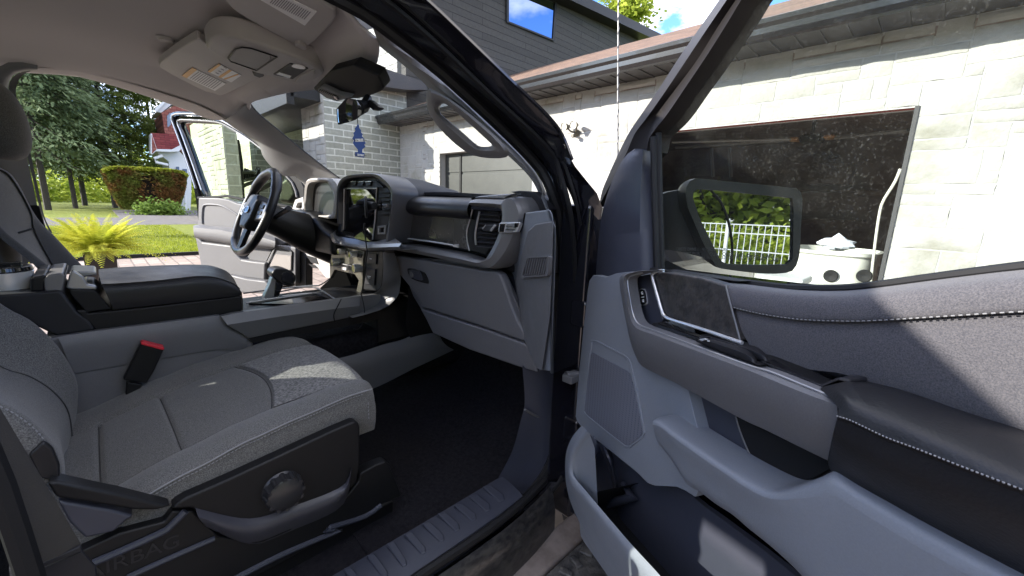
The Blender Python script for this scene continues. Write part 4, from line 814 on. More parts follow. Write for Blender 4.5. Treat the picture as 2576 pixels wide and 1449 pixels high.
b = MB(); b.tube([P(u, v, 'x', .86) for u, v in zF([(-200, 300), (0, 760), (120, 1110), (230, 1449), (300, 1700)])], .012, 8); part('b_pillar_seal', RUB, mb=b)
# =============== DRIVER SEAT ===============
rows = [
 [P(u, v, 'x', -.12) for u, v in zM([(-300, 700), (-150, 900), (0, 1090), (110, 1180), (230, 1280), (300, 1400)])],
 [P(u, v, 'x', -.14) for u, v in zM([(-300, 640), (-120, 860), (0, 1038), (120, 1140), (240, 1235), (360, 1335)])],
 [P(u, v, 'x', -.22) for u, v in zM([(-300, 640), (-120, 860), (0, 1045), (120, 1145), (240, 1240), (350, 1330)])],
 [P(u, v, 'x', -.53) for u, v in zM([(-200, 640), (-60, 650), (60, 710), (190, 935), (215, 1060), (360, 1330)])],
 [P(u, v, 'x', -.60) for u, v in zM([(-200, 630), (-60, 640), (80, 720), (215, 955), (340, 1090), (555, 1320)])],
 [P(u, v, 'x', -.64) for u, v in zM([(-200, 640), (-80, 660), (40, 760), (180, 960), (300, 1100), (500, 1340)])]]
b = MB(); b.patch(rows[1:5], 30, 40); ds = part('driver_seat', FAB, mb=b, ang=75, label='grey cloth driver seat with round headrest, beyond the console')
b = MB(); b.patch([[q+Vector((.004, .004, .004)) for q in r_] for r_ in rows[3:5]]+[rows[5]], 30, 12); b.build('far_bolster', FABD, ds, ang=75)
b = MB(); b.patch([rows[0], [q+Vector((.006, .003, .003)) for q in rows[1]], [q+Vector((.0, .004, .004)) for q in rows[2]]], 30, 10); b.build('near_bolster', FABD, ds, ang=75)
b = MB(); b.tube(res([P(u, v, 'x', -.35).lerp(P(u, v, 'x', -.35), .5)+Vector((0, .004, 0)) for u, v in zM([(50, 1077), (120, 1058), (195, 1036)])], 8), .003, 6); b.build('cross_seam', FABD, ds)
hc = P(*zM([(-26, 345)])[0], 'x', -.38)
b = MB(); R_ = []
for i in range(17):
    q = math.pi*i/16; R_.append((max(.001, math.sin(q))**.75, -math.cos(q)))
vs = []; k = 28
for r_, h_ in R_:
    for j in range(k):
        q = 2*math.pi*j/k; cx = math.copysign(abs(math.cos(q))**.75, math.cos(q)); cy = math.copysign(abs(math.sin(q))**.9, math.sin(q)); vs.append(hc+Vector((cx*r_*.13, cy*r_*.062-h_*.008, math.copysign(abs(h_)**.9, h_)*.108)))
b.add(vs, [(i*k+j, i*k+(j+1) % k, (i+1)*k+(j+1) % k, (i+1)*k+j) for i in range(16) for j in range(k)]); b.build('headrest', FAB, ds, ang=75)
b = MB(); b.box((-.38, .15, .93), (.52, .56, .12)); b.box((-.38, -.25, 1.15), (.50, .12, .5)); b.build('seat_cushion', FAB, ds, .04, 4)
b = MB(); 
for x in (-.44, -.32): b.cyl((x, hc.y-.01, hc.z-.22), (x, hc.y, hc.z-.1), .007)
pass
# rear bench (seen as darkness between the seats)
b = MB(); b.box((0, -1.05, .95), (1.4, .5, .25)); b.box((0, -1.38, 1.25), (1.4, .18, .55)); part('rear_bench', FABD, mb=b, bev=.05, seg=4)
# =============== CENTRE CONSOLE ===============
def CX(pts, x): return [P(u, v, 'x', x) for u, v in pts]
b = MB(); b.slab(CX(zE([(590, 492), (1000, 450), (1622, 376), (1624, 480), (1480, 505), (645, 608), (500, 470), (580, 470)]), .118), (-.24, 0, 0))
b.slab(CX(zE([(460, 330), (640, 335), (752, 466), (575, 488), (470, 370)]), .112), (-.22, 0, 0))
con = part('center_console', B_PL, mb=b, bev=.006)
b = MB(); b.slab(CX(zE([(-260, 395), (0, 368), (400, 340), (425, 360), (520, 486), (600, 545), (640, 606), (380, 645), (200, 560), (-260, 560)]), .122), (-.24, 0, 0)); b.build('rear_housing', B_SOFT, con, .006)
b = MB()
far = CX(zE([(662, 200), (800, 186), (1100, 172), (1300, 168), (1420, 176), (1520, 212), (1565, 260)]), -.125)
crn = CX(zE([(666, 240), (800, 232), (1100, 212), (1300, 205), (1430, 210), (1540, 250), (1590, 300)]), .0)
nrt = CX(zE([(682, 300), (800, 296), (1100, 272), (1320, 247), (1450, 254), (1560, 292), (1608, 330)]), .112)
nr2 = CX(zE([(705, 345), (820, 335), (1100, 312), (1320, 290), (1450, 290), (1570, 318), (1622, 352)]), .121)
nrb = CX(zE([(764, 466), (900, 452), (1100, 430), (1300, 408), (1450, 391), (1580, 376), (1624, 371)]), .118)
b.patch([[p+Vector((-.01, 0, -.06)) for p in far], far, crn, nrt], 30, 16); b.patch([nrt, nr2, [p.lerp(q, .6)+Vector((.002, 0, 0)) for p, q in zip(nr2, nrb)], nrb], 30, 12)
fe = [nrb[-1], nr2[-1], nrt[-1], crn[-1], far[-1]]; b.patch([[p+Vector((0, .0, 0)) for p in (nrt[-1], crn[-1], far[-1])], [p+Vector((0, .006, -.03)) for p in (nrt[-1], crn[-1], far[-1])], [p+Vector((0, .002, -.07)) for p in (nrt[-1], crn[-1], far[-1])]], 10, 5)
arm = b.build('armrest_lid', LEA, con, ang=60)
b = MB(); b.patch([[far[0], crn[0], nrt[0]], [p+Vector((0, -.004, -.03)) for p in (far[0], crn[0], nrt[0])]], 8); b.build('lid_end', LEAS, arm)
b = MB(); b.tube(res([p+Vector((.001, 0, .001)) for p in nrt], 40), .0016, 6); b.build('lid_piping', LEAS, arm)
# latch bracket behind the lid
b = MB(); 
b.slab(CX(zE([(470, 212), (500, 208), (560, 250), (590, 300), (650, 310), (650, 334), (480, 332), (442, 322)]), .105), (-.02, 0, 0)); b.build('lid_latch', SILV, con, .004); b = MB(); b.slab(CX(zE([(470, 212), (500, 208), (640, 212), (652, 235), (560, 250), (590, 300), (480, 332), (442, 322)]), .02), (-.12, 0, 0)); b.build('lid_latch', SILV, con, .004)
b = MB(); b.slab(CX(zE([(290, 262), (320, 236), (420, 222), (442, 240), (428, 300), (420, 345), (300, 350)]), .108), (-.2, 0, 0)); b.build('hinge_cover', SILD, con, .006)
b = MB(); b.slab(CX(zE([(205, 250), (310, 232), (300, 350), (200, 352)]), .105), (-.2, 0, 0)); b.build('cup_holder', B_PL, con, .006)
# top tray in front of the armrest
b = MB(); b.box((.0, .54, 1.075), (.27, .54, .02)); b.build('console_tray', B_PL, con, .004)
b = MB(); b.box((.0, .62, 1.05), (.2, .3, .02)); b.build('tray_liner', RUB, con)
b = MB()
for q in (zS([(600, 1442), (1300, 1340), (1370, 1330)]), zS([(930, 1330), (1260, 1280), (1500, 1405)]), zS([(960, 1375), (1240, 1345), (1350, 1352)]), zS([(570, 1345), (830, 1310), (1235, 1268), (1340, 1262), (1440, 1195)])): b.tube(res([p+Vector((0, 0, .001)) for p in [P(u, v, 'z', 1.092) for u, v in q]], 12), .0028, 6)
b.build('tray_rail', SILV, con)
b = MB(); b.slab([P(u, v, 'z', 1.090) for u, v in zS([(620, 1440), (930, 1395), (1300, 1350), (1480, 1405), (1000, 1449)])], (0, 0, -.01)); b.build('tray_lid', B_GL, con, .002)
# black slab for the opening under the climate panel, its shade painted in
b = MB(); b.slab(F(zS([(1480, 1110), (1640, 1145), (1700, 1150), (1725, 1210), (1680, 1380), (1500, 1400), (1340, 1290), (1450, 1190)]), .79), (0, .02, 0)); b.build('cubby_shade_slab', CUBBY_SHADE, con)
# beam
b = MB(); b.slab(CX([(556, 796), (606, 786), (850, 753), (905, 745), (1003, 735)]+zD([(640, 1240), (560, 1370), (380, 1440)])+[(895, 795), (850, 805), (625, 851), (614, 842), (572, 818)], .150), (-.02, 0, 0)); bm_ = b.build('console_beam', BEAM, con, .003)
b = MB(); A3 = res(CX([(556, 796), (606, 786), (850, 753), (905, 745)], .150), 14); B3 = res(CX([(572, 817), (700, 797), (850, 776), (905, 769)], .162), 14); C3 = res(CX([(622, 846), (720, 827), (850, 801), (905, 790)], .152), 14)
b.grid([[p+Vector((-.02, 0, .0)) for p in A3], A3, B3, C3]); b.build('beam_face', BEAM, bm_, ang=20)
b = MB(); b.slab(CX([(624, 850), (850, 806), (905, 795), (960, 780), (1000, 760), (1000, 790), (900, 815), (640, 862)], .146), (-.02, 0, 0)); b.build('beam_shadow_gap', B_PL, bm_)
# grey side and tunnel
b = MB()
b.slab(CX(zE([(300, 665), (640, 612), (1060, 560), (1478, 505), (1500, 530), (1640, 640), (1700, 690), (1700, 1100), (300, 1300)]), .135), (-.27, 0, 0)); b.build('console_side', G_PLd, con, .006)
b = MB(); A3 = res(CX(zE([(385, 652), (640, 612), (1060, 560), (1478, 508), (1530, 560), (1660, 655)]), .138), 30); B3 = res(CX(zE([(420, 720), (700, 690), (1060, 640), (1400, 600), (1500, 618), (1650, 690)]), .146), 30); C3 = res(CX(zE([(480, 900), (700, 860), (1060, 800), (1400, 740), (1500, 735), (1650, 745)]), .139), 30)
b.patch([A3, B3, C3], 30, 8); b.build('side_moulding', G_PLd, con, ang=60)
b = MB(); b.patch([CX([(700, 930), (870, 897), (960, 868), (1010, 855), (1050, 838), (1098, 835), (1108, 850)], .15), CX([(700, 960), (870, 925), (960, 900), (1050, 875), (1100, 862), (1122, 868)], .165), CX([(720, 1040), (880, 992), (945, 975), (1040, 928), (1100, 900), (1142, 880)], .155)], 24, 8)
tn = part('floor_tunnel_trim', G_PLd, mb=b, ang=60)
b = MB(); b.box((-.02, .78, .84), (.28, .9, .24)); part('transmission_tunnel', CARP, mb=b, bev=.03)
b = MB(); b.box((-.0, .86, .98), (.26, .3, .16)); part('console_core', B_PL, mb=b, bev=.01)
# shifter
b = MB(); b.slab(CX(zS([(862, 1180), (905, 1165), (945, 1190), (975, 1265), (930, 1360), (925, 1380), (790, 1392), (780, 1380), (830, 1270)]), .012), (-.03, 0, 0)); sf = part('gear_shifter', SILV, mb=b, bev=.006)
b = MB(); b.slab(ch(CX(zS([(856, 1165), (870, 1110), (925, 1086), (1000, 1092), (1075, 1130), (1108, 1178), (1085, 1255), (1050, 1272), (960, 1258), (925, 1225), (880, 1190)]), .032), 1), (-.065, 0, 0)); b.build('shifter_grip', LEAS, sf, .012, 4)
b = MB(); b.slab(CX(zS([(945, 1180), (960, 1140), (1000, 1125), (1065, 1150), (1085, 1185), (1070, 1240), (1035, 1250), (965, 1225)]), .0345), (-.004, 0, 0)); b.build('grip_badge', B_GL, sf, .002)
b = MB(); b.slab(CX(zS([(900, 1200), (940, 1200), (970, 1268), (930, 1370), (880, 1378)]), .015), (-.005, 0, 0)); b.build('shifter_shaft', B_GL, sf, .002)
# ---- things that are not the truck
tc0 = P(*zM([(80, 1400)])[0], 'x', .03)
b = MB(); c0 = Vector((.03, tc0.y-.008, 1.12)); b.lathe([(0, 0), (.035, 0), (.037, .01), (.046, .125), (.047, .13), (.044, .132)], c0, (0, 0, 1), 36)
tm = empty('steel_tumbler', 'brushed steel travel tumbler with black lid in the cup holder', 'tumbler', c0)
o = b.build('cup_body', STEEL, tm); o.location = -c0
b = MB(); b.lathe([(.045, .128), (.047, .133), (.045, .142), (.03, .144), (.028, .138), (0, .138)], c0, (0, 0, 1), 36); b.box(c0+Vector((.0, .012, .146)), (.02, .035, .012)); o = b.build('lid', B_GL, tm, .001); o.location = -c0
# air freshener
af0 = P(1087*.4969/1.4907+536.7 if 0 else zB([(1087, 905)])[0][0], zB([(1087, 905)])[0][1], 'y', .425)
fo_ = zB([(1090, 930), (1100, 950), (1098, 962), (1116, 985), (1112, 995), (1128, 1012), (1120, 1025), (1140, 1048), (1134, 1058), (1150, 1080), (1138, 1090), (1148, 1108), (1132, 1120), (1125, 1125), (1122, 1150), (1140, 1155), (1138, 1190), (1068, 1178), (1070, 1148), (1090, 1148), (1090, 1128), (1070, 1105), (1052, 1080), (1060, 1062), (1048, 1045), (1062, 1020), (1056, 1005), (1072, 985), (1066, 970), (1082, 950)])
afn = Vector((.75, -.62, 0)).normalized()
AF = lambda pts, o=0: [PL(u, v, af0+afn*o, afn) for u, v in pts]
ar = empty('air_freshener', 'blue tree shaped air freshener hanging below the interior mirror', 'air freshener', af0)
b = MB(); b.slab(AF(fo_), afn*-.0025); o = b.build('card', mat('blue_card', (.018, .055, .20), .5), ar, .0004); o.location = -af0
b = MB(); b.slab(AF(zB([(1070, 1048), (1130, 1046), (1134, 1068), (1072, 1070)]), .0006), afn*-.0005); b.slab(AF(zB([(1086, 1160), (1136, 1166), (1135, 1180), (1086, 1175)]), .0006), afn*-.0005); o = b.build('name_strip', WHT, ar); o.location = -af0
p0, p1 = AF(zB([(1072, 1058), (1132, 1057)]), .0012); o = text('Little Trees', (p0+p1)/2, p1-p0, (0, 0, 1), .0066, mat('black_ink', (.02, .02, .02), .6), ar, 'lettering', .0001); o.location = -af0
p0, p1 = AF(zB([(1086, 1167), (1135, 1173)]), .0012); o = text('New Car Scent', (p0+p1)/2, p1-p0, (0, 0, 1), .0042, bpy.data.materials['black_ink'], ar, 'lettering', .0001); o.location = -af0
b = MB(); b.tube([af0+Vector((0, 0, .012)), AF(zB([(1090, 935)]))[0]], .0009, 5); o = b.build('string', RUB, ar); o.location = -af0
# phone holder with charging cable
ph0 = F(zS([(1960, 460)]), .695)[0]
phh = empty('phone_holder', 'black magnetic phone holder clipped to the centre air vent', 'phone holder', ph0)
b = MB(); b.slab(F(zS([(1958, 445), (2012, 440), (2010, 478), (1962, 482)]), .688), (0, .012, 0)); o = b.build('vent_clip', SILV, phh, .002); o.location = -ph0
b = MB(); b.tube(F(zS([(1960, 462), (1925, 455), (1900, 462)]), .675), .006, 8); b.slab(F(zS([(1912, 425), (1935, 400), (1945, 430), (1925, 470), (1955, 505), (1925, 515), (1905, 480)]), .672), (0, .01, 0)); o = b.build('joint', B_PL, phh, .002); o.location = -ph0
b = MB(); a, c_ = F(zS([(1895, 462), (1825, 462)]), .655); b.cyl(a, c_, .012, .016, 20); pc_ = F(zS([(1804, 475)]), .648)[0]; pn_ = Vector((.41, .91, 0)); b.cyl(pc_-pn_*.004, pc_+pn_*.004, .036, .036, 28); o = b.build('charging_pad', B_PL, phh, .003); o.location = -ph0
cb0 = F(zS([(1792, 665)]), .64)[0]
cab = empty('charging_cable', 'thin black cable hanging from the phone holder down past the dials', 'cable', cb0)
b = MB(); b.tube(res(F(zS([(1790, 640), (1786, 700)]), .64), 3), .0035, 6); b.tube(res(F(zS([(1788, 690), (1800, 800), (1815, 930), (1800, 1050), (1792, 1180), (1768, 1290), (1755, 1360), (1775, 1449)]), .655)+CX([(1375*.0+918, 760), (928, 800)], .17)[:0], 40), .0022, 6); o = b.build('cord', RUB, cab); o.location = -cb0
b = MB(); b.tube(res(CX(zE([(2420, 350), (2445, 470), (2430, 560), (2400, 600), (2370, 595)]), .175), 20), .0016, 6); b.tube(res(CX(zE([(2290, 395), (2268, 440), (2240, 500), (2248, 550), (2262, 570)]), .168), 14), .0018, 6); o = b.build('cord_loop', RUB, cab); o.location = -cb0
# =============== PASSENGER DOOR ===============
def dm(pts, o=0): return [D(u, v, o) for u, v in pts]
def into(t): return -DN*t
belt = [(1640, 680), (1717, 691), (1845, 708), (1935, 720), (1995, 726), (2106, 728), (2189, 722), (2384, 697), (2576, 674), (2800, 650), (3300, 610)]
# outer shell
b = MB(); sh = [D(u, v, -.03) for u, v in belt]; z0 = .62
base = [Vector((p.x, p.y, z0)) for p in sh]; hp = HP-DN*.03
b.slab([Vector((hp.x, hp.y, 1.34))+DD*.03]+sh+[Vector((sh[-1].x, sh[-1].y, .64)), Vector((hp.x, hp.y, .64))+DD*.05, Vector((hp.x, hp.y, .8))-DD*.01], into(.10))
pd = part('passenger_door', B_PAINT, mb=b, bev=.012, label='open passenger door, grey and navy inner panel with fabric upper and mirror')
# inner panel base (speaker side + lower region)
pl = zH([(250, 250), (300, 238), (345, 250), (430, 222), (560, 215), (900, 700), (1100, 1400), (1100, 2100)])
pan = zH([(262, 238), (345, 252), (420, 226), (520, 215), (760, 500), (900, 1000), (1050, 1600)])+zL([(1330, 800), (1245, 745), (1180, 716), (1090, 712), (1000, 710), (940, 685), (860, 605), (790, 545), (600, 395), (480, 298), (400, 225), (360, 178), (345, 130)])+zH([(142, 1190), (160, 950), (190, 640), (225, 330), (235, 275)])
b = MB(); b.slab(dm(pan, .035), into(.05)); pb = b.build('inner_panel', G_PL, pd, .010, 4)
# speaker
so_ = zH([(240, 680), (285, 683), (470, 780), (505, 808), (520, 850), (570, 1090), (610, 1310), (598, 1340), (510, 1412), (470, 1408), (300, 1275), (200, 1190), (188, 1165), (205, 960)])
si_ = zH([(252, 692), (285, 695), (460, 790), (492, 816), (508, 855), (558, 1095), (597, 1308), (588, 1332), (506, 1398), (478, 1396), (308, 1262), (210, 1182), (200, 1162), (217, 960)])
b = MB(); b.ring(dm(so_, .0375), dm(si_, .0375), into(.004)); sg = b.build('speaker_surround', G_PL, pd, .0012)
def meshmat():
    M = mat('speaker_mesh', (.11, .12, .14), .5); n = M.node_tree; t = n.nodes.new('ShaderNodeTexCoord'); v = n.nodes.new('ShaderNodeTexVoronoi'); v.inputs['Scale'].default_value = 210; v.inputs['Randomness'].default_value = .0
    n.links.new(t.outputs['Object'], v.inputs['Vector']); r_ = n.nodes.new('ShaderNodeValToRGB'); r_.color_ramp.elements[0].position = .22; r_.color_ramp.elements[1].position = .42
    r_.color_ramp.elements[0].color = (.055, .058, .075, 1); r_.color_ramp.elements[1].color = (.125, .132, .16, 1); n.links.new(v.outputs['Distance'], r_.inputs[0]); n.links.new(r_.outputs[0], n.nodes['Principled BSDF'].inputs['Base Color']); return M
MESHM = meshmat()
b = MB(); b.slab(dm(si_, .0358), into(.003)); b.build('speaker_recess', G_PL, sg)
b = MB(); b.slab(dm(zH([(255, 765), (262, 765), (500, 895), (515, 915), (560, 1100), (597, 1290), (590, 1325), (506, 1396), (480, 1394), (308, 1262), (212, 1182), (203, 1160), (222, 950), (245, 780)]), .0368), into(.002)); b.build('speaker_grille', MESHM, sg)
# dark recess wall behind handle and pocket
wl = zH([(620, 860), (650, 960), (712, 1215)])+zI([(0, 830), (340, 1040), (430, 1062), (520, 1036), (665, 975), (900, 900), (660, 700), (300, 560), (0, 430)])
b = MB(); b.slab(dm(wl, .012), into(.02)); rc = b.build('map_pocket_wall', RUBN, pd)
b = MB(); A3 = res(dm(zH([(640, 890), (660, 990), (690, 1110), (716, 1215)]), .034), 12); B3 = res(dm(zH([(700, 920), (720, 1010), (745, 1130), (775, 1250)]), .030), 12); C3 = res(dm(zH([(790, 960), (830, 1060), (860, 1180), (900, 1320)]), .014), 12)
b.patch([A3, B3, C3], 12, 6); b.tube(res(dm(zH([(835, 990), (870, 1100), (905, 1250), (945, 1380)]), .014), 14), [.006+.006*k/13 for k in range(14)], 10); b.build('pocket_fold', RUBN, rc, ang=60)
b = MB(); b.slab(dm(zI([(240, 727), (655, 925), (664, 968), (600, 1002), (520, 1032), (400, 965), (308, 905), (262, 800)]), .018), into(.01)); b.build('pocket_insert', RUB, rc, .001)
b = MB(); b.tube(res(dm(zI([(240, 727), (262, 800), (300, 890), (330, 925), (520, 1030)]), .019), 20), .0012, 6); b.build('insert_seam', SILD, rc)
# grip beam: bezel sweeping from the lock plate into the long grip
U = dm(zH([(735, 207), (600, 222), (520, 245), (498, 275), (512, 390), (535, 500), (575, 572), (700, 622), (900, 697), (1300, 845)])+zI([(400, 525), (560, 590), (714, 652)]), .085)
Mi = dm(zH([(700, 203), (560, 214), (480, 240), (470, 290), (490, 400), (515, 530), (560, 600), (690, 650), (900, 730), (1300, 880)])+zI([(400, 560), (560, 625), (712, 680)]), .095)
M2 = dm(zH([(690, 203), (555, 214), (464, 248), (456, 300), (480, 440), (515, 610), (575, 700), (700, 770), (900, 855), (1300, 1030)])+zI([(380, 660), (540, 740), (690, 800)]), .090)
L = dm(zH([(680, 203), (550, 214), (452, 245), (443, 310), (470, 470), (505, 650), (545, 775), (600, 860), (830, 975), (1240, 1200)])+zI([(380, 790), (520, 860), (656, 926)]), .055)
b = MB(); b.grid([[p-DN*.02 for p in res(U, 70)], [p+DN*-.002 for p in res(U, 70)], res(Mi, 70), [p+DN*.002 for p in res(M2, 70)], res(L, 70), [p-DN*.03 for p in res(L, 70)]])
e0, e1, e2, e3 = U[-1], Mi[-1], M2[-1], L[-1]
b.add([e0, e1, e2, e3, e3-DN*.06, e0-DN*.06], [(0, 1, 2, 3, 4, 5)])
gb_ = b.build('grip_beam', G_PLd, pd, ang=50)
b = MB(); b.tube(res([p+DN*.001 for p in U[1:]], 60), .0016, 6); b.build('beam_edge_trim', SILV, gb_)
# tray behind the grip: floor + lock plate
b = MB(); b.slab(dm(zH([(525, 250), (655, 232), (735, 540), (700, 600), (560, 560), (535, 480), (510, 380), (505, 290)]), .05), into(.02)); lp_ = b.build('lock_plate', RUBN, pd, .003)
b = MB(); b.slab(ch(dm(zH([(570, 335), (590, 328), (608, 335), (622, 420), (618, 440), (590, 450), (575, 440)]), .054), 1), into(.005)); sw1 = b.build('lock_switch', CHR, lp_, .001)
b = MB(); b.slab(ch(dm(zH([(575, 342), (590, 336), (604, 342), (616, 420), (612, 434), (592, 442), (580, 434)]), .056), 1), into(.004)); b.build('switch_face', B_PL, sw1, .001)
b = MB()
for (x, y, s_) in ((594, 361, 1), (600, 413, 1)):
    b.slab(dm(zH([(x-5, y), (x+5, y), (x+6, y+9), (x-5, y+9)]), .0566), into(.0006)); b.tube(dm(zH([(x-4, y), (x-4, y-7), (x+1, y-10), (x+5, y-6)]+([(x+5, y)] if y > 400 else [])), .0566), .0006, 5)
b.tube(dm(zH([(588, 389), (606, 387)]), .0566), .0008, 5); b.build('lock_symbols', WHT, sw1)
b = MB()
fl0 = dm(zH([(560, 565), (700, 622), (900, 697), (1300, 845)])+zI([(400, 522), (700, 640)]), .080); fl1 = dm(zH([(600, 540), (760, 560), (980, 640), (1270, 715)])+zI([(420, 420), (740, 560)]), .030)
A3 = res(fl0, 30); B3 = res(fl1, 30); b.grid([A3, [p.lerp(q, .3)+Vector((0, 0, -.004)) for p, q in zip(A3, B3)], [p.lerp(q, .7)+Vector((0, 0, -.004)) for p, q in zip(A3, B3)], B3]); b.build('tray_floor', B_PL, pd, ang=60)
b = MB(); b.slab(ch(dm(zH([(645, 568), (742, 552), (760, 560), (870, 620), (985, 640), (1000, 665), (960, 668), (880, 650), (790, 640), (700, 600)]), .066), 1), into(.004)); b.build('handle_recess', B_GL, pd)
b = MB(); b.patch([dm(zH([(985, 640), (1270, 712), (1330, 740), (1378, 800), (1384, 850)]), .050), dm(zH([(980, 668), (1200, 740), (1300, 780), (1350, 815), (1380, 850)]), .085), dm(zH([(960, 690), (1150, 770), (1260, 812), (1310, 832), (1384, 858)]), .080)], 20, 8, t=into(.02)); hcap = b.build('handle_cap', B_SOFT, pd, ang=60)
b = MB(); b.slab(dm(zH([(975, 675), (1015, 668), (1035, 676), (1000, 688)]), .088), into(.004)); b.slab(dm(zH([(1032, 682), (1052, 684), (1048, 692), (1034, 690)]), .088), into(.002)); b.build('window_switch', CHR, hcap, .001)
# dark grained insert with bright edge
ins = zH([(672, 240), (700, 222), (760, 215), (1000, 255), (1160, 305), (1185, 400), (1262, 690), (1100, 640), (900, 572), (765, 525), (742, 505), (720, 430)])
b = MB(); b.slab(dm(ins, .052), into(.02)); b.build('grained_insert', WOODP, pd, .004)
b = MB(); b.tube(res(dm(zH([(740, 208), (690, 215), (662, 235), (664, 262), (700, 390), (730, 492), (750, 520), (790, 540), (1000, 606), (1275, 700)]), .056), 50), .0028, 8); b.build('bright_edge', CHR, pd)
b = MB(); b.tube(dm(zH([(1160, 305), (1185, 400), (1262, 690)]), .054), .0012, 6); b.build('insert_edge', SILD, pd)
# upholstered upper
T0 = dm(belt[1:9]+[(2800, 650), (3000, 635)], .0)
def sub(pts): return pts
rT_ = dm(zI([(-20, 75), (230, 112), (500, 148), (700, 152), (850, 140), (1200, 95), (1546, 53), (2000, 20)]), .002)
rA = dm(zI([(190, 132), (350, 158), (520, 178), (700, 185), (860, 178), (1200, 142), (1546, 110), (2000, 90)]), .045)
rS = dm(zI([(222, 224), (360, 255), (520, 278), (700, 286), (860, 284), (1200, 262), (1546, 240), (2000, 225)]), .052)
rG = dm(zI([(225, 236), (360, 267), (520, 290), (700, 298), (860, 296), (1200, 275), (1546, 254), (2000, 240)]), .044)
rB = dm(zI([(240, 290), (380, 330), (540, 360), (720, 380), (880, 390), (1200, 400), (1546, 410), (2000, 420)]), .046)
rC = dm(zI([(330, 460), (480, 500), (620, 520), (780, 535), (900, 560), (1200, 640), (1546, 740), (2000, 860)]), .040)
rD = dm(zI([(340, 560), (500, 600), (640, 620), (780, 620), (900, 640), (1200, 730), (1546, 830), (2000, 960)]), .030)
rT2 = dm(zI([(190, 112), (330, 130), (520, 150), (700, 154), (860, 141), (1200, 95), (1546, 53), (2000, 20)]), .002)
b = MB(); b.patch([rT2, rA, rS, rG], 50, 24); b.patch([rG, rB, rC, rD], 50, 30); up = b.build('upholstered_upper', FABN, pd, ang=60)
b = MB(); s_ = res([p+DN*.0012-Vector((0, 0, .002)) for p in rS], 130)
for a, c_ in list(zip(s_, s_[1:]))[::2]: b.tube([a, c_], .0006, 5)
b.build('stitching', THR, up)
b = MB(); b.slab(dm(zH([(640, 205), (735, 205), (1000, 250), (1160, 300), (1200, 285), (1260, 280), (1000, 240), (740, 205)]), .03), into(.03)); b.build('belt_trim', B_SOFT, pd, .004)
b = MB(); b.tube(res(dm(belt, .006), 60), .006, 8); b.build('belt_seal', RUB, pd)
# armrest
a0 = dm(zI([(600, 590), (700, 552), (740, 552), (800, 556), (1000, 600), (1250, 690), (1546, 782), (2000, 930)]), .03)
a1 = dm(zI([(620, 600), (740, 575), (800, 590), (900, 620), (1050, 672), (1250, 740), (1546, 850), (2000, 1010)]), .075)
a2 = dm(zI([(700, 680), (740, 650), (790, 665), (900, 715), (1050, 775), (1250, 860), (1546, 985), (2000, 1170)]), .110)
a3_ = dm(zI([(702, 724), (760, 742), (830, 775), (930, 822), (1060, 870), (1250, 945), (1546, 1058), (2000, 1230)]), .118)
a4 = dm(zI([(700, 740), (755, 758), (830, 792), (930, 840), (1060, 890), (1250, 966), (1546, 1082), (2000, 1260)]), .112)
a5 = dm(zI([(680, 830), (740, 870), (820, 915), (930, 970), (1060, 1030), (1250, 1110), (1546, 1230), (2000, 1420)]), .105)
a6 = dm(zI([(658, 930), (680, 985), (800, 1060), (930, 1130), (1060, 1205), (1250, 1310), (1546, 1465), (2000, 1700)]), .060)
b = MB(); b.patch([a0, a1, a2, a3_], 50, 20); b.patch([a3_, a4], 50, 3); b.patch([a4, a5, a6], 50, 16)
b.patch([[r_[0] for r_ in (a2, a3_, a4, a5, a6)], [r_[0]-DN*.05 for r_ in (a2, a3_, a4, a5, a6)]], 12); ar_ = b.build('armrest', LEA, pd, ang=60)
b = MB(); s_ = res([p+DN*.0012 for p in a3_], 120)
for a, c_ in list(zip(s_, s_[1:]))[::2]: b.tube([a, c_], .0007, 5)
b.build('stitching', THR, ar_)
b = MB(); b.slab(dm(zI([(340, 470), (600, 590), (720, 650), (760, 560), (700, 548), (600, 590)]), .07), into(.03)); b.build('armrest_root', B_SOFT, pd, .004)
# lower grey moulding with pocket rim
rim_o = dm(zL([(975, 150), (1030, 150)])+zI([(0, 815), (170, 930), (340, 1030), (420, 1055), (520, 1030), (600, 1000), (662, 972), (760, 1040), (1060, 1215), (1546, 1480), (2000, 1730)]), .075)
rim_1 = dm(zL([(985, 200), (1040, 210)])+zI([(0, 845), (170, 962), (330, 1068), (430, 1092), (540, 1068), (620, 1045), (700, 1030), (800, 1090), (1080, 1260), (1546, 1510), (2000, 1760)]), .088)
rim_2 = dm(zL([(1000, 290), (1090, 360)])+zI([(0, 920), (150, 1030), (270, 1110), (380, 1180), (450, 1240), (520, 1300), (600, 1350), (700, 1420), (900, 1560), (1300, 1800), (1800, 2000)]), .070)
rim_3 = dm(zL([(1060, 440), (1140, 560)])+zI([(0, 1058), (60, 1095), (130, 1150), (200, 1195), (270, 1260), (330, 1310), (400, 1370), (480, 1449), (600, 1600), (900, 1900), (1400, 2300)]), .062)
b = MB(); b.grid([[p-DN*.06 for p in res(rim_o, 60)], res(rim_o, 60), res(rim_1, 60), res(rim_2, 60), res(rim_3, 60), [p-DN*.05 for p in res(rim_3, 60)]])
lm = b.build('pocket_moulding', G_PL, pd, ang=60)
lm.modifiers.new('s', 'SUBSURF').render_levels = 2
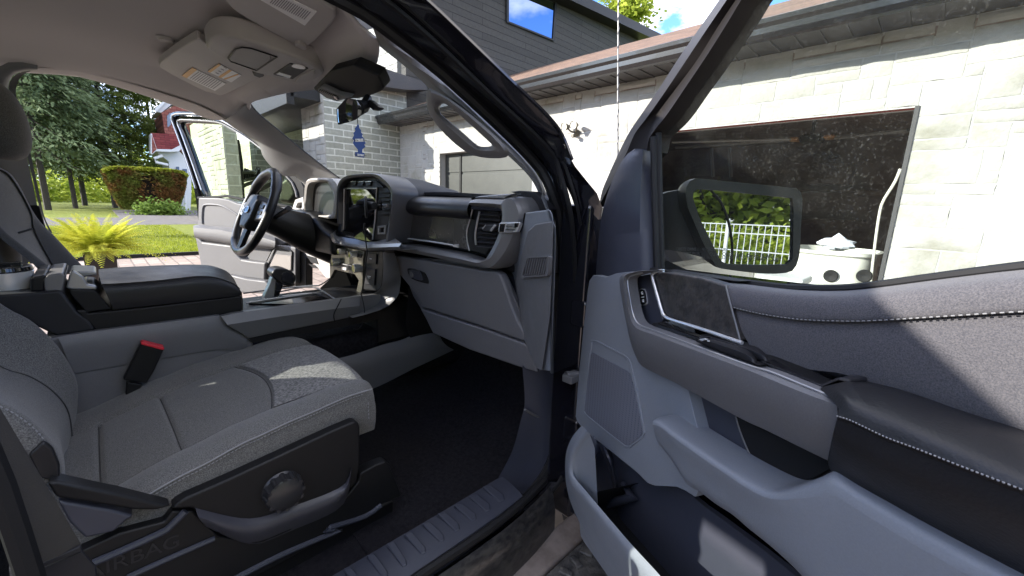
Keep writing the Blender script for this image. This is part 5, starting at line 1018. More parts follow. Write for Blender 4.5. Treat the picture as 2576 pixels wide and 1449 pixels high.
# bottom storage pocket
bo = dm(zL([(400, 210), (330, 290), (285, 380), (265, 470), (262, 570), (270, 690), (310, 850), (400, 1050), (510, 1260), (640, 1449), (900, 1800), (1500, 2500)]), .11)
b1 = dm(zL([(440, 250), (375, 330), (315, 430), (290, 520), (288, 600), (310, 690), (400, 800), (520, 950), (700, 1180), (900, 1449), (1200, 1830), (1800, 2550)]), .135)
b2 = dm(zL([(470, 292), (420, 340), (355, 440), (328, 520), (325, 600), (350, 650), (430, 745), (560, 900), (800, 1180), (1080, 1449+40), (1350, 1850), (1950, 2600)]), .130)
b = MB(); b.patch([bo, b1, b2], 60, 14); b.grid([res(b2, 60), [p-Vector((0, 0, .03))-DN*.012 for p in res(b2, 60)], [p-Vector((0, 0, .16))-DN*.03 for p in res(b2, 60)]]); lr_ = b.build('lower_pocket_rim', G_PL, pd, ang=60)
b = MB(); bk0 = zL([(470, 292), (520, 340), (790, 540), (870, 600), (940, 685), (1000, 712), (1180, 718), (1260, 750), (1400, 870), (1540, 970), (1900, 1240), (2600, 1800), (2600, 2800), (1500, 2500), (900, 1750), (560, 1330), (250, 1000), (180, 700), (200, 450)])
b.slab(dm(bk0, .006), into(.01)); b.build('pocket_back', RUBN, lr_)
b = MB(); b.patch([dm(zL([(520, 340), (560, 420), (600, 520), (640, 640), (665, 725)]), .03), dm(zL([(570, 370), (610, 450), (650, 560), (675, 660), (680, 720)]), .05), dm(zL([(640, 430), (665, 500), (680, 600), (690, 680), (695, 720)]), .012)], 14, 8); b.tube(res(dm(zL([(500, 300), (515, 380), (495, 430), (450, 470), (440, 560)]), .03), 14), .012, 8)
b.tube(dm(zL([(560, 880), (700, 830), (815, 800)]), .03)+dm(zL([(740, 690)]), .01), [.01, .01, .012, .006], 10); b.build('bottle_holder', RUBN, lr_, ang=60)
b = MB(); pf = [p-Vector((0, 0, .13))-DN*.03 for p in res(b2, 40)]; b.grid([pf, [p-DN*.10 for p in pf]]); b.build('pocket_floor', RUB, lr_)
# window frame
fo1 = zC([(1000, -120), (965, 0), (760, 300), (560, 600), (490, 705), (430, 830), (380, 940), (350, 1010)])
f_out = dm(zC([(1060, -140), (975, 0), (870, 150), (760, 310), (660, 465), (560, 610), (500, 700), (440, 820), (395, 920), (362, 1000), (345, 1080)]), -.05)
f_a = dm(zC([(1090, -110), (1015, 0), (910, 155), (800, 320), (700, 470), (600, 612), (540, 690), (515, 740), (490, 800), (440, 900)]), .0)
f_b = dm(zC([(1120, -80), (1060, 0), (960, 155), (860, 315), (760, 450), (665, 575), (625, 650), (600, 720), (596, 785)]), -.012)
f_c = dm(zC([(1150, -60), (1095, 0), (1000, 150), (900, 310), (800, 455), (705, 590), (640, 690), (612, 740), (605, 790)]), -.004)
f_d = dm(zC([(1230, -90), (1164, 0), (1100, 110), (960, 320), (850, 480), (750, 625), (664, 712), (650, 750), (640, 800)]), -.02)
b = MB(); n_ = 40
b.grid([res(r_, n_) for r_ in ([p-DN*.03 for p in f_out], f_out, f_a)]); b.grid([res(r_, n_) for r_ in (f_a, f_b, f_c, [p.lerp(q, .5)+DN*.012 for p, q in zip(f_c, f_d)], f_d, [p-DN*.03 for p in f_d])]); b.grid([[p-DN*.03 for p in res(f_d, n_)], [p-DN*.03 for p in res(f_out, n_)]])
wf = b.build('window_frame', mat('brown_black_plastic', (.013, .011, .011), .5, spec=.3), pd, ang=60)
# frame continuing over the door top and down the rear edge (out of view)
top0 = f_c[0]; 
b = MB(); tt = [f_d[1], D(2000, -330, -.02), D(2400, -420, -.02), D(3000, -420, -.02)]; b.tube(res([f_c[0], D(1960, -250, -.01), D(2200, -420, -.01), D(2700, -520, -.01), D(3300, -560, -.01), D(3700, -420, -.01), D(3500, 300, -.01), D(3300, 600, -.01)], 40), .022, 8); b.build('upper_frame', B_PL, pd)
# sail panel
sl_ = zC([(312, 1449), (325, 1300), (350, 1150), (385, 1020), (430, 910), (475, 830), (510, 795), (548, 780), (582, 784), (590, 900), (600, 1150), (615, 1430)])
b = MB(); A3 = res(dm(zC([(318, 1452), (332, 1300), (355, 1150), (388, 1020), (432, 905), (478, 826), (515, 792), (548, 780)]), .0), 20); C3 = res(dm(zC([(560, 1445), (558, 1300), (560, 1150), (563, 1020), (568, 905), (572, 850), (575, 810), (578, 783)]), .02), 20); E3 = res(dm(zC([(618, 1432), (614, 1300), (610, 1150), (606, 1020), (600, 905), (594, 850), (590, 810), (583, 784)]), .005), 20)
b.grid([[p-DN*.03 for p in A3], A3, [p.lerp(q, .5)+DN*.012 for p, q in zip(A3, C3)], C3, E3, [p-DN*.03 for p in E3]]); b.build('mirror_sail', RUBN, pd, ang=50)
b = MB(); b.tube(dm(zC([(655, 700), (658, 900), (664, 1150), (672, 1449)]), -.012), .007, 8); b.tube(dm(zC([(630, 720), (632, 900), (640, 1150), (650, 1449)]), .0), .006, 8); b.build('glass_channel', RUB, pd)
b = MB(); gp_ = [D(u, v, -.025) for u, v in zC([(655, 700), (664, 712), (960, 320), (1164, 0), (1300, -220)])+[(2400, -420), (3300, -420), (3400, 620), (2576, 690), (2189, 735), (1995, 740), (1650, 700)]]; b.slab(gp_, into(.004)); b.build('side_window', GL_P, pd)
# printed warning on the window
INKB = mat('dark_etching', (.05, .05, .05), .5)
def wtxt(s_, pts, size):
    p0, p1 = dm(zC(pts), -.0285); text(s_, (p0+p1)/2, p1-p0, (0, 0, 1), size, INKB, pd, 'etched_warning', .0001)
# side mirror
mirn = Vector((.70, -.712, .012)).normalized(); mp0 = P(1850, 560, 'y', 1.02)
def MM(pts, o=0): return [PL(u, v, mp0+mirn*o, mirn) for u, v in pts]
mg = zC([(838, 1040), (842, 1005), (862, 992), (940, 997), (1330, 1036), (1358, 1048), (1366, 1075), (1362, 1350), (1355, 1378), (1330, 1390), (1150, 1392), (1015, 1386), (985, 1370), (945, 1290), (880, 1160)])
mh = zC([(812, 1090), (800, 1000), (822, 950), (860, 936), (1000, 950), (1350, 985), (1392, 1000), (1412, 1040), (1405, 1200), (1398, 1330), (1375, 1405), (1330, 1432), (1200, 1436), (1000, 1412), (960, 1395), (910, 1310), (850, 1180)])
mb_o = zC([(690, 1200), (690, 1060), (720, 960), (800, 942), (1000, 935), (1300, 970), (1370, 1000), (1385, 1060), (1380, 1200), (1375, 1320), (1350, 1400), (1300, 1430), (1150, 1430), (950, 1405), (800, 1370), (740, 1330), (700, 1290)])
b = MB(); n_ = 56; 
def clo(r_): r_ = list(r_)+[r_[0]]; return res(r_, n_)[:-1]
loops = [clo(MM(mg, -.010)), clo(MM(mg, .004)), clo([p.lerp(q, .7) for p, q in zip([MM(mg, .008)[min(i, len(mg)-1)] for i in range(len(mh))], MM(mh, .004))])[:0] or clo(MM(mh, .004)), [p-mirn*.03 for p in clo(MM(mh, .004))]]
cc = sum(loops[-1], Vector())/len(loops[-1]); loops += [[cc+(p-cc)*.93-mirn*.05 for p in loops[-1]], [cc+(p-cc)*.72-mirn*.095 for p in loops[-1]], [cc+(p-cc)*.25-mirn*.115 for p in loops[-1]]]
k = n_-1; b.add([p for l in loops for p in l], [(i*k+j, i*k+(j+1) % k, (i+1)*k+(j+1) % k, (i+1)*k+j) for i in range(len(loops)-1) for j in range(k)]+[tuple(range((len(loops)-1)*k, len(loops)*k))])
MH = mat('mirror_housing', (.018, .020, .021), .42, spec=.35)
sm_ = b.build('side_mirror', MH, pd, ang=60, label='black door mirror reflecting trees and a white wire fence')
b = MB(); b.slab(MM(mg, -.002), -mirn*.004); b.build('mirror_glass', MIRR, sm_)
q_ = MM(zC([(690, 1000), (700, 1330), (760, 1350), (760, 980)]), -.03)
aq = [D(1660, 520, -.06), D(1660, 660, -.06)]; q2 = MM(zC([(700, 1030), (700, 1330)]), -.05); q3 = MM(zC([(900, 1000), (960, 1350)]), -.05)
b = MB(); pA = [D(1640, 500, -.05), D(1640, 580, -.05), D(1650, 655, -.05)]; pB = MM(zC([(700, 1010), (690, 1150), (700, 1310)]), -.06); pC = MM(zC([(840, 985), (850, 1180), (960, 1370)]), -.05)
b.patch([pA, pB, pC], 14, 10, t=-mirn*.05); b.build('mirror_arm', MH, sm_, ang=60)
b = MB(); b.tube(res(MM(zC([(935, 1000), (985, 1060), (1025, 1160), (1045, 1280), (1042, 1385)]), .0), 20), .0022, 6); b.build('blind_spot_edge', B_PL, sm_)
wtxt('OBJETS DANS LE RETROVISEUR', [(755, 1308), (1005, 1312)], .0085)
wtxt('SONT PLUS PRES QU\'ILS', [(800, 1332), (962, 1336)], .0085)
wtxt('NE LE SEMBLENT', [(800, 1352), (935, 1356)], .0085)
wtxt('OBJECTS IN MIRROR ARE', [(1015, 1335), (1240, 1345)], .0085)
wtxt('CLOSER THAN THEY APPEAR', [(1000, 1352), (1240, 1362)], .0085)
# =============== DRIVER DOOR ===============
def qm(pts, o=0): return [Q(u, v, o) for u, v in pts]
QI = -QN
D_G = mat('door_grey', (.13, .128, .132), .55, bump=.0002, bscale=600)
b = MB(); b.slab(qm(zN([(135, 385), (400, 388), (560, 430), (1230, 520), (1300, 520), (1300, 1450), (700, 1500), (170, 1450), (160, 1170), (120, 960), (80, 800), (78, 720), (130, 700)]), -.02), QI*.10); dd_ = part('driver_door', B_PAINT, mb=b, bev=.01, label='open driver door seen beyond the steering wheel, interior side in sun')
b = MB(); b.slab(qm(zN([(137, 380), (380, 385), (480, 402), (600, 450), (900, 480), (1230, 500), (1260, 900), (1040, 960), (1040, 960), (900, 1000), (400, 920), (180, 900), (130, 700)]), .0), QI*.03); b.build('upper_panel', D_G, dd_, .01, 3)
b = MB(); b.tube(res(qm(zN([(187, 690), (185, 600), (190, 520), (200, 480), (225, 465), (300, 463), (400, 475), (500, 520), (600, 585)]), .002), 30), .006, 6); b.build('panel_moulding', D_G, dd_)
b = MB(); A3 = qm(zN([(80, 712), (135, 700), (300, 715), (540, 735), (800, 770), (1040, 850)]), .01); B3 = qm(zN([(78, 738), (200, 745), (400, 765), (520, 790), (800, 830), (1045, 900)]), .07); C3 = qm(zN([(90, 830), (200, 850), (400, 880), (530, 905), (800, 930), (1040, 960)]), .07); D3 = qm(zN([(130, 880), (200, 900), (400, 930), (530, 948), (800, 975), (1010, 995)]), .02)
b.patch([A3, B3], 30, 4); b.patch([B3, C3, D3], 30, 8); b.build('armrest', D_G, dd_, ang=40)
b = MB(); b.slab(qm(zN([(180, 905), (510, 945), (590, 1060), (640, 1110), (760, 1130), (930, 1150), (920, 1360), (700, 1330), (540, 1300), (400, 1400), (170, 1400), (160, 1170), (120, 960), (85, 810)]), .05), QI*.07); b.build('lower_panel', D_G, dd_, .012, 3)
b = MB(); b.slab(qm(zN([(700, 1100), (820, 960), (1000, 1010), (930, 1150), (760, 1130)]), .01), QI*.02); b.build('map_pocket', D_G, dd_)
b = MB(); b.slab(qm(zN([(1050, 940), (1290, 970), (1290, 1400), (1020, 1449), (920, 1360), (930, 1160), (1000, 1020)]), .03), QI*.05); spk = b.build('speaker_panel', D_G, dd_, .008)
b = MB(); so3 = zN([(1045, 992), (1065, 990), (1235, 1008), (1248, 1020), (1240, 1235), (1000, 1350), (985, 1345), (940, 1240), (950, 1205)]); b.tube(qm(so3, .033), .004, 6, True); b.build('grille_rim', B_PL, spk)
b = MB(); b.slab(qm(zN([(1050, 1050), (1230, 1068), (1228, 1228), (1005, 1335), (955, 1235)]), .033), QI*.003); b.build('speaker_grille', mat('pale_speaker_mesh', (.30, .27, .25), .6, bump=.001, bscale=260), spk)
b = MB(); b.slab(qm(zN([(500, 1290), (700, 1340), (920, 1368), (1010, 1449), (900, 1520), (520, 1500)]), .08), QI*.08); b.build('lower_pocket', D_G, dd_, .01)
b = MB(); b.slab(qm(zN([(1292, 985), (1360, 1000), (1415, 1100), (1415, 1449), (1285, 1449)]), .0), QI*.05); b.build('door_edge', B_PL, dd_, .004)
fo_ = qm(zK([(452, 1170), (440, 1100), (430, 1000), (400, 830), (330, 600), (240, 350), (195, 230), (185, 180), (205, 150), (260, 140), (400, 140), (540, 165), (690, 230), (960, 400), (1300, 700)]), -.01)
fi_ = qm(zK([(540, 1170), (535, 1000), (525, 915), (470, 760), (400, 560), (320, 340), (285, 270), (285, 248), (310, 240), (340, 240), (450, 246), (640, 258), (740, 300), (960, 440), (1300, 720)]), -.02)
b = MB(); n_ = 60; a_, c_ = res(fo_, n_), res(fi_, n_)
b.grid([[p+QI*.05 for p in a_], a_, [p.lerp(q, .35)+QN*.004 for p, q in zip(a_, c_)], [p.lerp(q, .4)+QI*.012 for p, q in zip(a_, c_)], [p.lerp(q, .6)+QI*.012 for p, q in zip(a_, c_)], [p.lerp(q, .65)+QN*.006 for p, q in zip(a_, c_)], [p.lerp(q, .9)+QN*.006 for p, q in zip(a_, c_)], c_, [p+QI*.03 for p in c_]])
dfr = b.build('window_frame', B_PAINT, dd_, ang=50)
b = MB(); b.tube([p.lerp(q, .22)+QN*.006 for p, q in zip(a_, c_)][8:], .004, 6); b.tube([p.lerp(q, .78)+QN*.008 for p, q in zip(a_, c_)][8:], .004, 6); b.build('frame_highlight', CHR, dfr)  # chrome tubes stand in for the bright highlights along the frame
b = MB(); b.slab(qm(zK([(540, 930), (525, 915), (400, 560), (285, 250), (640, 258), (960, 440), (1300, 720), (1330, 1000), (840, 960)]), -.035), QI*.004); b.build('side_window', GL_D, dd_)
b = MB(); b.slab(qm(zK([(1235, 718), (1340, 700), (1400, 830), (1400, 920), (1330, 930), (1340, 880), (1290, 770)]), -.02), QI*.03); b.build('mirror_sail', RUB, dd_, .004)
b = MB(); b.tube(qm(zK([(1238, 722), (1290, 780), (1325, 860), (1335, 915)]), -.015), .006, 6); b.build('sail_edge', D_G, dd_)
b = MB(); b.tube(qm(zK([(442, 922), (620, 915), (700, 905), (840, 935), (1000, 950), (1300, 1010)]), -.01), .008, 6); b.build('belt_seal', RUB, dd_)
b = MB(); hx_ = Vector((-1.32, 1.02, 1.33)); b.slab(qm(zK([(1235, 725), (1300, 800), (1330, 900), (1270, 980), (1160, 960), (1170, 780)]), -.25), QI*.12); b.build('side_mirror', B_PL, dd_, .03, 3)
# =============== SURROUNDINGS ===============
def noise_mat(name, stops, scale, rough=.8, bump=0, bs=None, detail=6, transl=0, spec=.3):
    M = bpy.data.materials.new(name); M.use_nodes = True; n = M.node_tree; b = n.nodes['Principled BSDF']; b.inputs['Roughness'].default_value = rough; b.inputs['Specular IOR Level'].default_value = spec
    t = n.nodes.new('ShaderNodeTexCoord'); z = n.nodes.new('ShaderNodeTexNoise'); z.inputs['Scale'].default_value = scale; z.inputs['Detail'].default_value = detail; z.inputs['Roughness'].default_value = .65
    n.links.new(t.outputs['Object'], z.inputs['Vector']); r = n.nodes.new('ShaderNodeValToRGB'); e = r.color_ramp.elements
    e[0].position, e[0].color = stops[0][0], (*stops[0][1], 1); e[1].position, e[1].color = stops[-1][0], (*stops[-1][1], 1)
    for p, c in stops[1:-1]: q = e.new(p); q.color = (*c, 1)
    n.links.new(z.outputs['Fac'], r.inputs[0]); n.links.new(r.outputs[0], b.inputs['Base Color'])
    if bump:
        z2 = n.nodes.new('ShaderNodeTexNoise'); z2.inputs['Scale'].default_value = bs or scale*4; z2.inputs['Detail'].default_value = 5; n.links.new(t.outputs['Object'], z2.inputs['Vector'])
        bp = n.nodes.new('ShaderNodeBump'); bp.inputs['Distance'].default_value = bump; n.links.new(z2.outputs['Fac'], bp.inputs['Height']); n.links.new(bp.outputs[0], b.inputs['Normal'])
    if transl:
        tl = n.nodes.new('ShaderNodeBsdfTranslucent'); n.links.new(r.outputs[0], tl.inputs[0]); mxs = n.nodes.new('ShaderNodeMixShader'); mxs.inputs[0].default_value = transl
        n.links.new(b.outputs[0], mxs.inputs[1]); n.links.new(tl.outputs[0], mxs.inputs[2]); n.links.new(mxs.outputs[0], n.nodes['Material Output'].inputs[0])
    return M
def brick_mat(name, c1, c2, mortar, bw, bh, axes, msize=.012, bump=.01, off=.5, rough=.85, squash=1):
    M = bpy.data.materials.new(name); M.use_nodes = True; n = M.node_tree; b = n.nodes['Principled BSDF']; b.inputs['Roughness'].default_value = rough
    t = n.nodes.new('ShaderNodeTexCoord'); s = n.nodes.new('ShaderNodeSeparateXYZ'); c = n.nodes.new('ShaderNodeCombineXYZ'); n.links.new(t.outputs['Object'], s.inputs[0])
    n.links.new(s.outputs[axes[0]], c.inputs[0]); n.links.new(s.outputs[axes[1]], c.inputs[1])
    k = n.nodes.new('ShaderNodeTexBrick'); k.inputs['Scale'].default_value = 1; k.inputs['Brick Width'].default_value = bw; k.inputs['Row Height'].default_value = bh; k.inputs['Mortar Size'].default_value = msize
    k.inputs['Color1'].default_value = (*c1, 1); k.inputs['Color2'].default_value = (*c2, 1); k.inputs['Mortar'].default_value = (*mortar, 1); k.offset = off; k.inputs['Mortar Smooth'].default_value = .1
    nz_ = n.nodes.new('ShaderNodeTexNoise'); nz_.inputs['Scale'].default_value = 3; nz_.inputs['Detail'].default_value = 6
    va = n.nodes.new('ShaderNodeVectorMath'); va.operation = 'MULTIPLY_ADD'; va.inputs[1].default_value = (.02, .02, 0); n.links.new(nz_.outputs['Color'], va.inputs[0]); n.links.new(t.outputs['Object'], nz_.inputs['Vector'])
    n.links.new(c.outputs[0], va.inputs[2]); n.links.new(va.outputs[0], k.inputs['Vector'])
    n2 = n.nodes.new('ShaderNodeTexNoise'); n2.inputs['Scale'].default_value = 14; n2.inputs['Detail'].default_value = 6; n.links.new(t.outputs['Object'], n2.inputs['Vector'])
    mr = n.nodes.new('ShaderNodeMapRange'); mr.inputs[3].default_value = .7; mr.inputs[4].default_value = 1.25; n.links.new(n2.outputs['Fac'], mr.inputs[0])
    mu = n.nodes.new('ShaderNodeMix'); mu.data_type = 'RGBA'; mu.blend_type = 'MULTIPLY'; mu.inputs['Factor'].default_value = 1; n.links.new(k.outputs['Color'], mu.inputs['A']); n.links.new(mr.outputs[0], mu.inputs['B'])
    n.links.new(mu.outputs['Result'], b.inputs['Base Color'])
    ad = n.nodes.new('ShaderNodeMath'); ad.operation = 'MULTIPLY_ADD'; ad.inputs[1].default_value = -1.2; n.links.new(k.outputs['Fac'], ad.inputs[0]); n.links.new(n2.outputs['Fac'], ad.inputs[2])
    bp = n.nodes.new('ShaderNodeBump'); bp.inputs['Distance'].default_value = bump; n.links.new(ad.outputs[0], bp.inputs['Height']); n.links.new(bp.outputs[0], b.inputs['Normal']); return M
STONE = noise_mat('pale_limestone', [(.30, (.23, .225, .185)), (.44, (.345, .34, .32)), (.7, (.42, .415, .40))], 1.1, .85, .006, 26)
MORT = mat('pale_mortar', (.44, .435, .42), .9, bump=.003, bscale=60)
BRICK = brick_mat('grey_stone_brick', (.26, .27, .23), (.35, .36, .32), (.58, .59, .54), .42, .135, (1, 2), .014)
BRICKY = brick_mat('buff_stone_brick', (.34, .33, .27), (.44, .43, .36), (.50, .50, .44), .42, .16, (0, 2), .012)
SIDE = brick_mat('dark_wood_siding', (.042, .040, .037), (.058, .055, .050), (.010, .010, .010), 2.6, .17, (1, 2), .007, .004, .37)
SHING = brick_mat('brown_shingles', (.13, .075, .045), (.21, .125, .08), (.06, .04, .03), .30, .075, (0, 2), .008, .01)
SHINGR = brick_mat('red_shingles', (.17, .025, .03), (.24, .045, .045), (.10, .02, .02), .5, .16, (1, 2), .012, .01)
REDW = brick_mat('red_shingle_wall', (.22, .06, .045), (.30, .11, .085), (.12, .03, .03), .25, .22, (1, 2), .014, .01)
DKM = mat('dark_aluminium', (.012, .012, .012), .5, spec=.25)
SOF = mat('dark_soffit', (.045, .042, .042), .5)
WHP = mat('white_trim', (.62, .63, .65), .5)
PAVE = brick_mat('paver_bricks', (.26, .20, .165), (.36, .29, .245), (.16, .13, .11), .30, .22, (0, 1), .012, .004)
GRASS = noise_mat('lawn_green', [(.3, (.10, .13, .02)), (.6, (.19, .22, .03)), (.75, (.28, .29, .05))], 6, .9, .02, 60)
ASPH = noise_mat('asphalt', [(.3, (.10, .095, .095)), (.7, (.16, .15, .15))], 3, .9, .004, 90)
def st(o, kind='structure'): o['kind'] = kind; return o
b = MB(); b.add([(-400, -400, -.03), (400, -400, -.03), (400, 400, -.03), (-400, 400, -.03)], [(0, 1, 2, 3)]); st(b.build('ground', GRASS))
gz = lambda pts, h: [P(u, v, 'z', h) for u, v in pts]
e1 = P(293, 648, 'z', 0); e2 = P(483, 636, 'z', 0); xe = -10.45
b = MB(); b.slab([(xe, -30, 0), (9, -30, 0), (9, 5.2, 0), (xe, 5.2, 0)], (0, 0, -.02)); st(b.build('driveway', PAVE))
b = MB(); b.box((xe, -8, .03), (.08, 20, .09)); b.box((-13.0, 4.2, .03), (5.0, .06, .09)); st(b.build('lawn_edging', B_PL))
b = MB(); b.slab([(-21.5, -40, .012), (xe-.04, -40, .012), (xe-.04, 2.2, .012), (-21.5, 2.2, .012)], (0, 0, -.03)); b.slab([(-21.5, 2.2, .012), (-15.5, 2.2, .012), (-21.5, 8, .012)], (0, 0, -.03)); st(b.build('lawn', GRASS))
b = MB(); b.slab([(-27.5, -60, .016), (-21.5, -60, .016), (-21.5, 40, .016), (-27.5, 40, .016)], (0, 0, -.03)); b.slab([(-38, .9, .014), (-27.4, .9, .014), (-27.4, 30, .014), (-38, 30, .014)], (0, 0, -.03)); st(b.build('road', ASPH))
# grass blades
rnd = random.Random(3); b = MB()
GRB = noise_mat('grass_blades', [(.3, (.13, .17, .02)), (.6, (.32, .36, .035)), (.8, (.42, .42, .06))], 5, .8, transl=.35)
for i in range(26000):
    x = xe-.05-rnd.random()**1.6*10.5; y = -3.2+rnd.random()*6.2
    if y > 2.1: continue
    h = .035+rnd.random()*.045; a = rnd.random()*3.14; dx, dy = math.cos(a)*.010, math.sin(a)*.010; lx, ly = (rnd.random()-.5)*.05, (rnd.random()-.5)*.05
    b.add([(x-dx, y-dy, .01), (x+dx, y+dy, .01), (x+lx, y+ly, .01+h)], [(0, 1, 2)])
st(b.build('grass', GRB, ang=180), 'stuff')
b = MB(); rnd = random.Random(5)
for i in range(1500):
    x = -11-rnd.random()*4.0; y = 2.2+rnd.random()*2.0; r = .03+rnd.random()*.04; b.box((x, y, r*.4), (r*2, r*1.6, r), rmat('Z', rnd.random()*3) @ rmat('X', rnd.random()*.6))
st(b.build('river_stones', noise_mat('pebble_grey', [(.3, (.22, .19, .17)), (.7, (.5, .46, .43))], 2.5, .8)), 'stuff')
# ---- foliage
def leaf(name, stops, sc=.35, tr=.4): return noise_mat(name, stops, sc, .75, transl=tr, detail=8, spec=.2)
L_SPR = leaf('spruce_needles', [(.3, (.045, .070, .035)), (.5, (.14, .19, .09)), (.7, (.27, .33, .17))], .9)
L_CED = leaf('cedar_leaves', [(.3, (.035, .060, .014)), (.5, (.11, .15, .035)), (.7, (.26, .30, .07))], .9)
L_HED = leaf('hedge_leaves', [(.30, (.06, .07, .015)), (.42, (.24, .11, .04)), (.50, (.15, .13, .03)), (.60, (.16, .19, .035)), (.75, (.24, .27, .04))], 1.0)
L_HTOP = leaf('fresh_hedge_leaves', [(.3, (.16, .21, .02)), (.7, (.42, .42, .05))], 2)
L_YEL = leaf('sunny_leaves', [(.3, (.12, .19, .02)), (.7, (.45, .50, .07))], .8)
L_FERN = leaf('fern_fronds', [(.3, (.30, .36, .025)), (.7, (.66, .62, .08))], 9, .35)
BARK = mat('bark', (.05, .042, .036), .95, bump=.02, bscale=14)
def quad(b, p, s, R, thin=.55):
    a = R @ Vector((s, 0, 0)); c = R @ Vector((0, s*thin, 0)); b.v += [p-a, p-c*.9, p+a, p+c]; n = len(b.v)-4; b.f.append((n, n+1, n+2, n+3))
def rrot(rg): return Matrix.Rotation(rg.random()*6.28, 3, 'Z') @ Matrix.Rotation(rg.uniform(-1.2, 1.2), 3, 'X') @ Matrix.Rotation(rg.uniform(-1.0, 1.0), 3, 'Y')
def conifer(H, R, base, seed, n_br, per, s, m_, loc, label, grp, droop=.35, name='spruce_tree'):
    rg = random.Random(seed); t = empty(name, label, 'tree', loc, grp)
    b = MB(); b.tube([(0, 0, -.1), (rg.uniform(-.1, .1), 0, H*.4), (0, 0, H)], [.17, .12, .02], 8)
    lb = b; b = MB()
    for i in range(n_br):
        f = rg.random()**.8; z = base+(H-base)*f; L_ = R*(1-f)**.75*rg.uniform(.6, 1.12)+.3; a = rg.random()*6.283
        d = Vector((math.cos(a), math.sin(a), 0)); side = Vector((-d.y, d.x, 0))
        if i % 3 == 0: lb.tube([(0, 0, z), d*L_*.9+Vector((0, 0, z-droop*L_*.8))], [.035, .008], 4)
        for k in range(per):
            q = rg.random()**.6; w = (1-q)*.5+.18
            p = d*(L_*q)+side*rg.uniform(-w, w)*L_*.5+Vector((0, 0, z-droop*L_*q*q+rg.uniform(-.18, .10)-abs(rg.gauss(0, .12))))
            Rm = Matrix.Rotation(a+rg.uniform(-.8, .8), 3, 'Z') @ Matrix.Rotation(rg.uniform(.1, .9), 3, 'Y') @ Matrix.Rotation(rg.uniform(-.6, .6), 3, 'X')
            quad(b, p, s*rg.uniform(.6, 1.3), Rm, .38)
    lb.build('trunk', BARK, t); b.build('crown', m_, t, ang=180)
    return t
def decid(H, R, base, seed, n, s, m_, loc, label, grp=None, name='leafy_tree'):
    rg = random.Random(seed); t = empty(name, label, 'tree', loc, grp)
    b = MB(); b.tube([(0, 0, -.1), (.1, 0, base), (0, .1, H*.8)], [.22, .15, .03], 8); cl = []
    for i in range(26):
        a = rg.random()*6.28; f = rg.random(); z = base+(H-base)*f; r_ = R*math.sin(min(1, f*.9+.15)*math.pi*.92)*rg.uniform(.35, 1); c = Vector((math.cos(a)*r_, math.sin(a)*r_, z)); cl.append(c)
        b.tube([(0, 0, max(base*.7, z-1.2-r_*.4)), c*.55+Vector((0, 0, z*.45-.2)), c], [.07, .04, .012], 5)
    b.build('trunk', BARK, t); b = MB()
    for i in range(n):
        c = rg.choice(cl); rr = R*.34; p = c+Vector((rg.gauss(0, rr*.55), rg.gauss(0, rr*.55), rg.gauss(0, rr*.42))); quad(b, p, s*rg.uniform(.6, 1.3), rrot(rg), .6)
    b.build('crown', m_, t, ang=180); return t
G_T = 'tall conifers beyond the road'
def copy_tree(src, loc, sc, rz, label, grp=None):
    r = src.copy(); COL.objects.link(r); r.location = loc; r.scale = (sc, sc, sc); r.rotation_euler = (0, 0, rz); r['label'] = label
    if grp: r['group'] = grp
    for c in src.children:
        q = c.copy(); COL.objects.link(q); q.parent = r
    return r
def far(u, x): p = P(u, 520, 'x', x); return (x, p.y, 0)
t1 = conifer(17, 4.6, 3.1, 11, 480, 56, .18, L_SPR, far(120, -38), 'wide blue green spruce nearest the black window pillar', G_T)
t2 = conifer(19, 3.6, 2.9, 12, 330, 56, .17, L_CED, far(290, -43), 'dark green conifer standing just left of the clipped hedge', G_T, .25, 'cedar_tree')
lab = ['slim dark conifer rising behind the clipped hedge', 'dark conifer between the wide spruce and the hedge', 'conifer partly hidden by the front seat headrest', 'dark conifer close to the red shingled house', 'tall conifer behind the wide blue green spruce', 'conifer with a bare trunk at the far end of the lawn']
copy_tree(t2, far(345, -46), 1.0, 2.0, lab[0]); copy_tree(t2, far(215, -48), 1.05, 4.0, lab[1]); copy_tree(t1, far(20, -46), 1.0, 1.1, lab[2]); copy_tree(t2, far(405, -50), .95, .7, lab[3]); copy_tree(t1, far(80, -52), 1.1, 3.3, lab[4]); copy_tree(t1, far(190, -41), .86, 5.2, lab[5])
far_w = []
b = MB(); rg = random.Random(9)
for i in range(9000):
    y = rg.uniform(-40, 30); x = -85+rg.uniform(-6, 6); quad(b, Vector((x, y, rg.random()**1.6*9)), .5, rrot(rg), .7)
st(b.build('far_woods', L_YEL, ang=180), 'stuff')
b = MB(); rg = random.Random(19)
for i in range(5000): quad(b, Vector((-62+rg.uniform(-3, 3), rg.uniform(-22, 14), rg.random()**1.3*3.2)), .28, rrot(rg), .7)
st(b.build('undergrowth', L_YEL, ang=180), 'stuff')
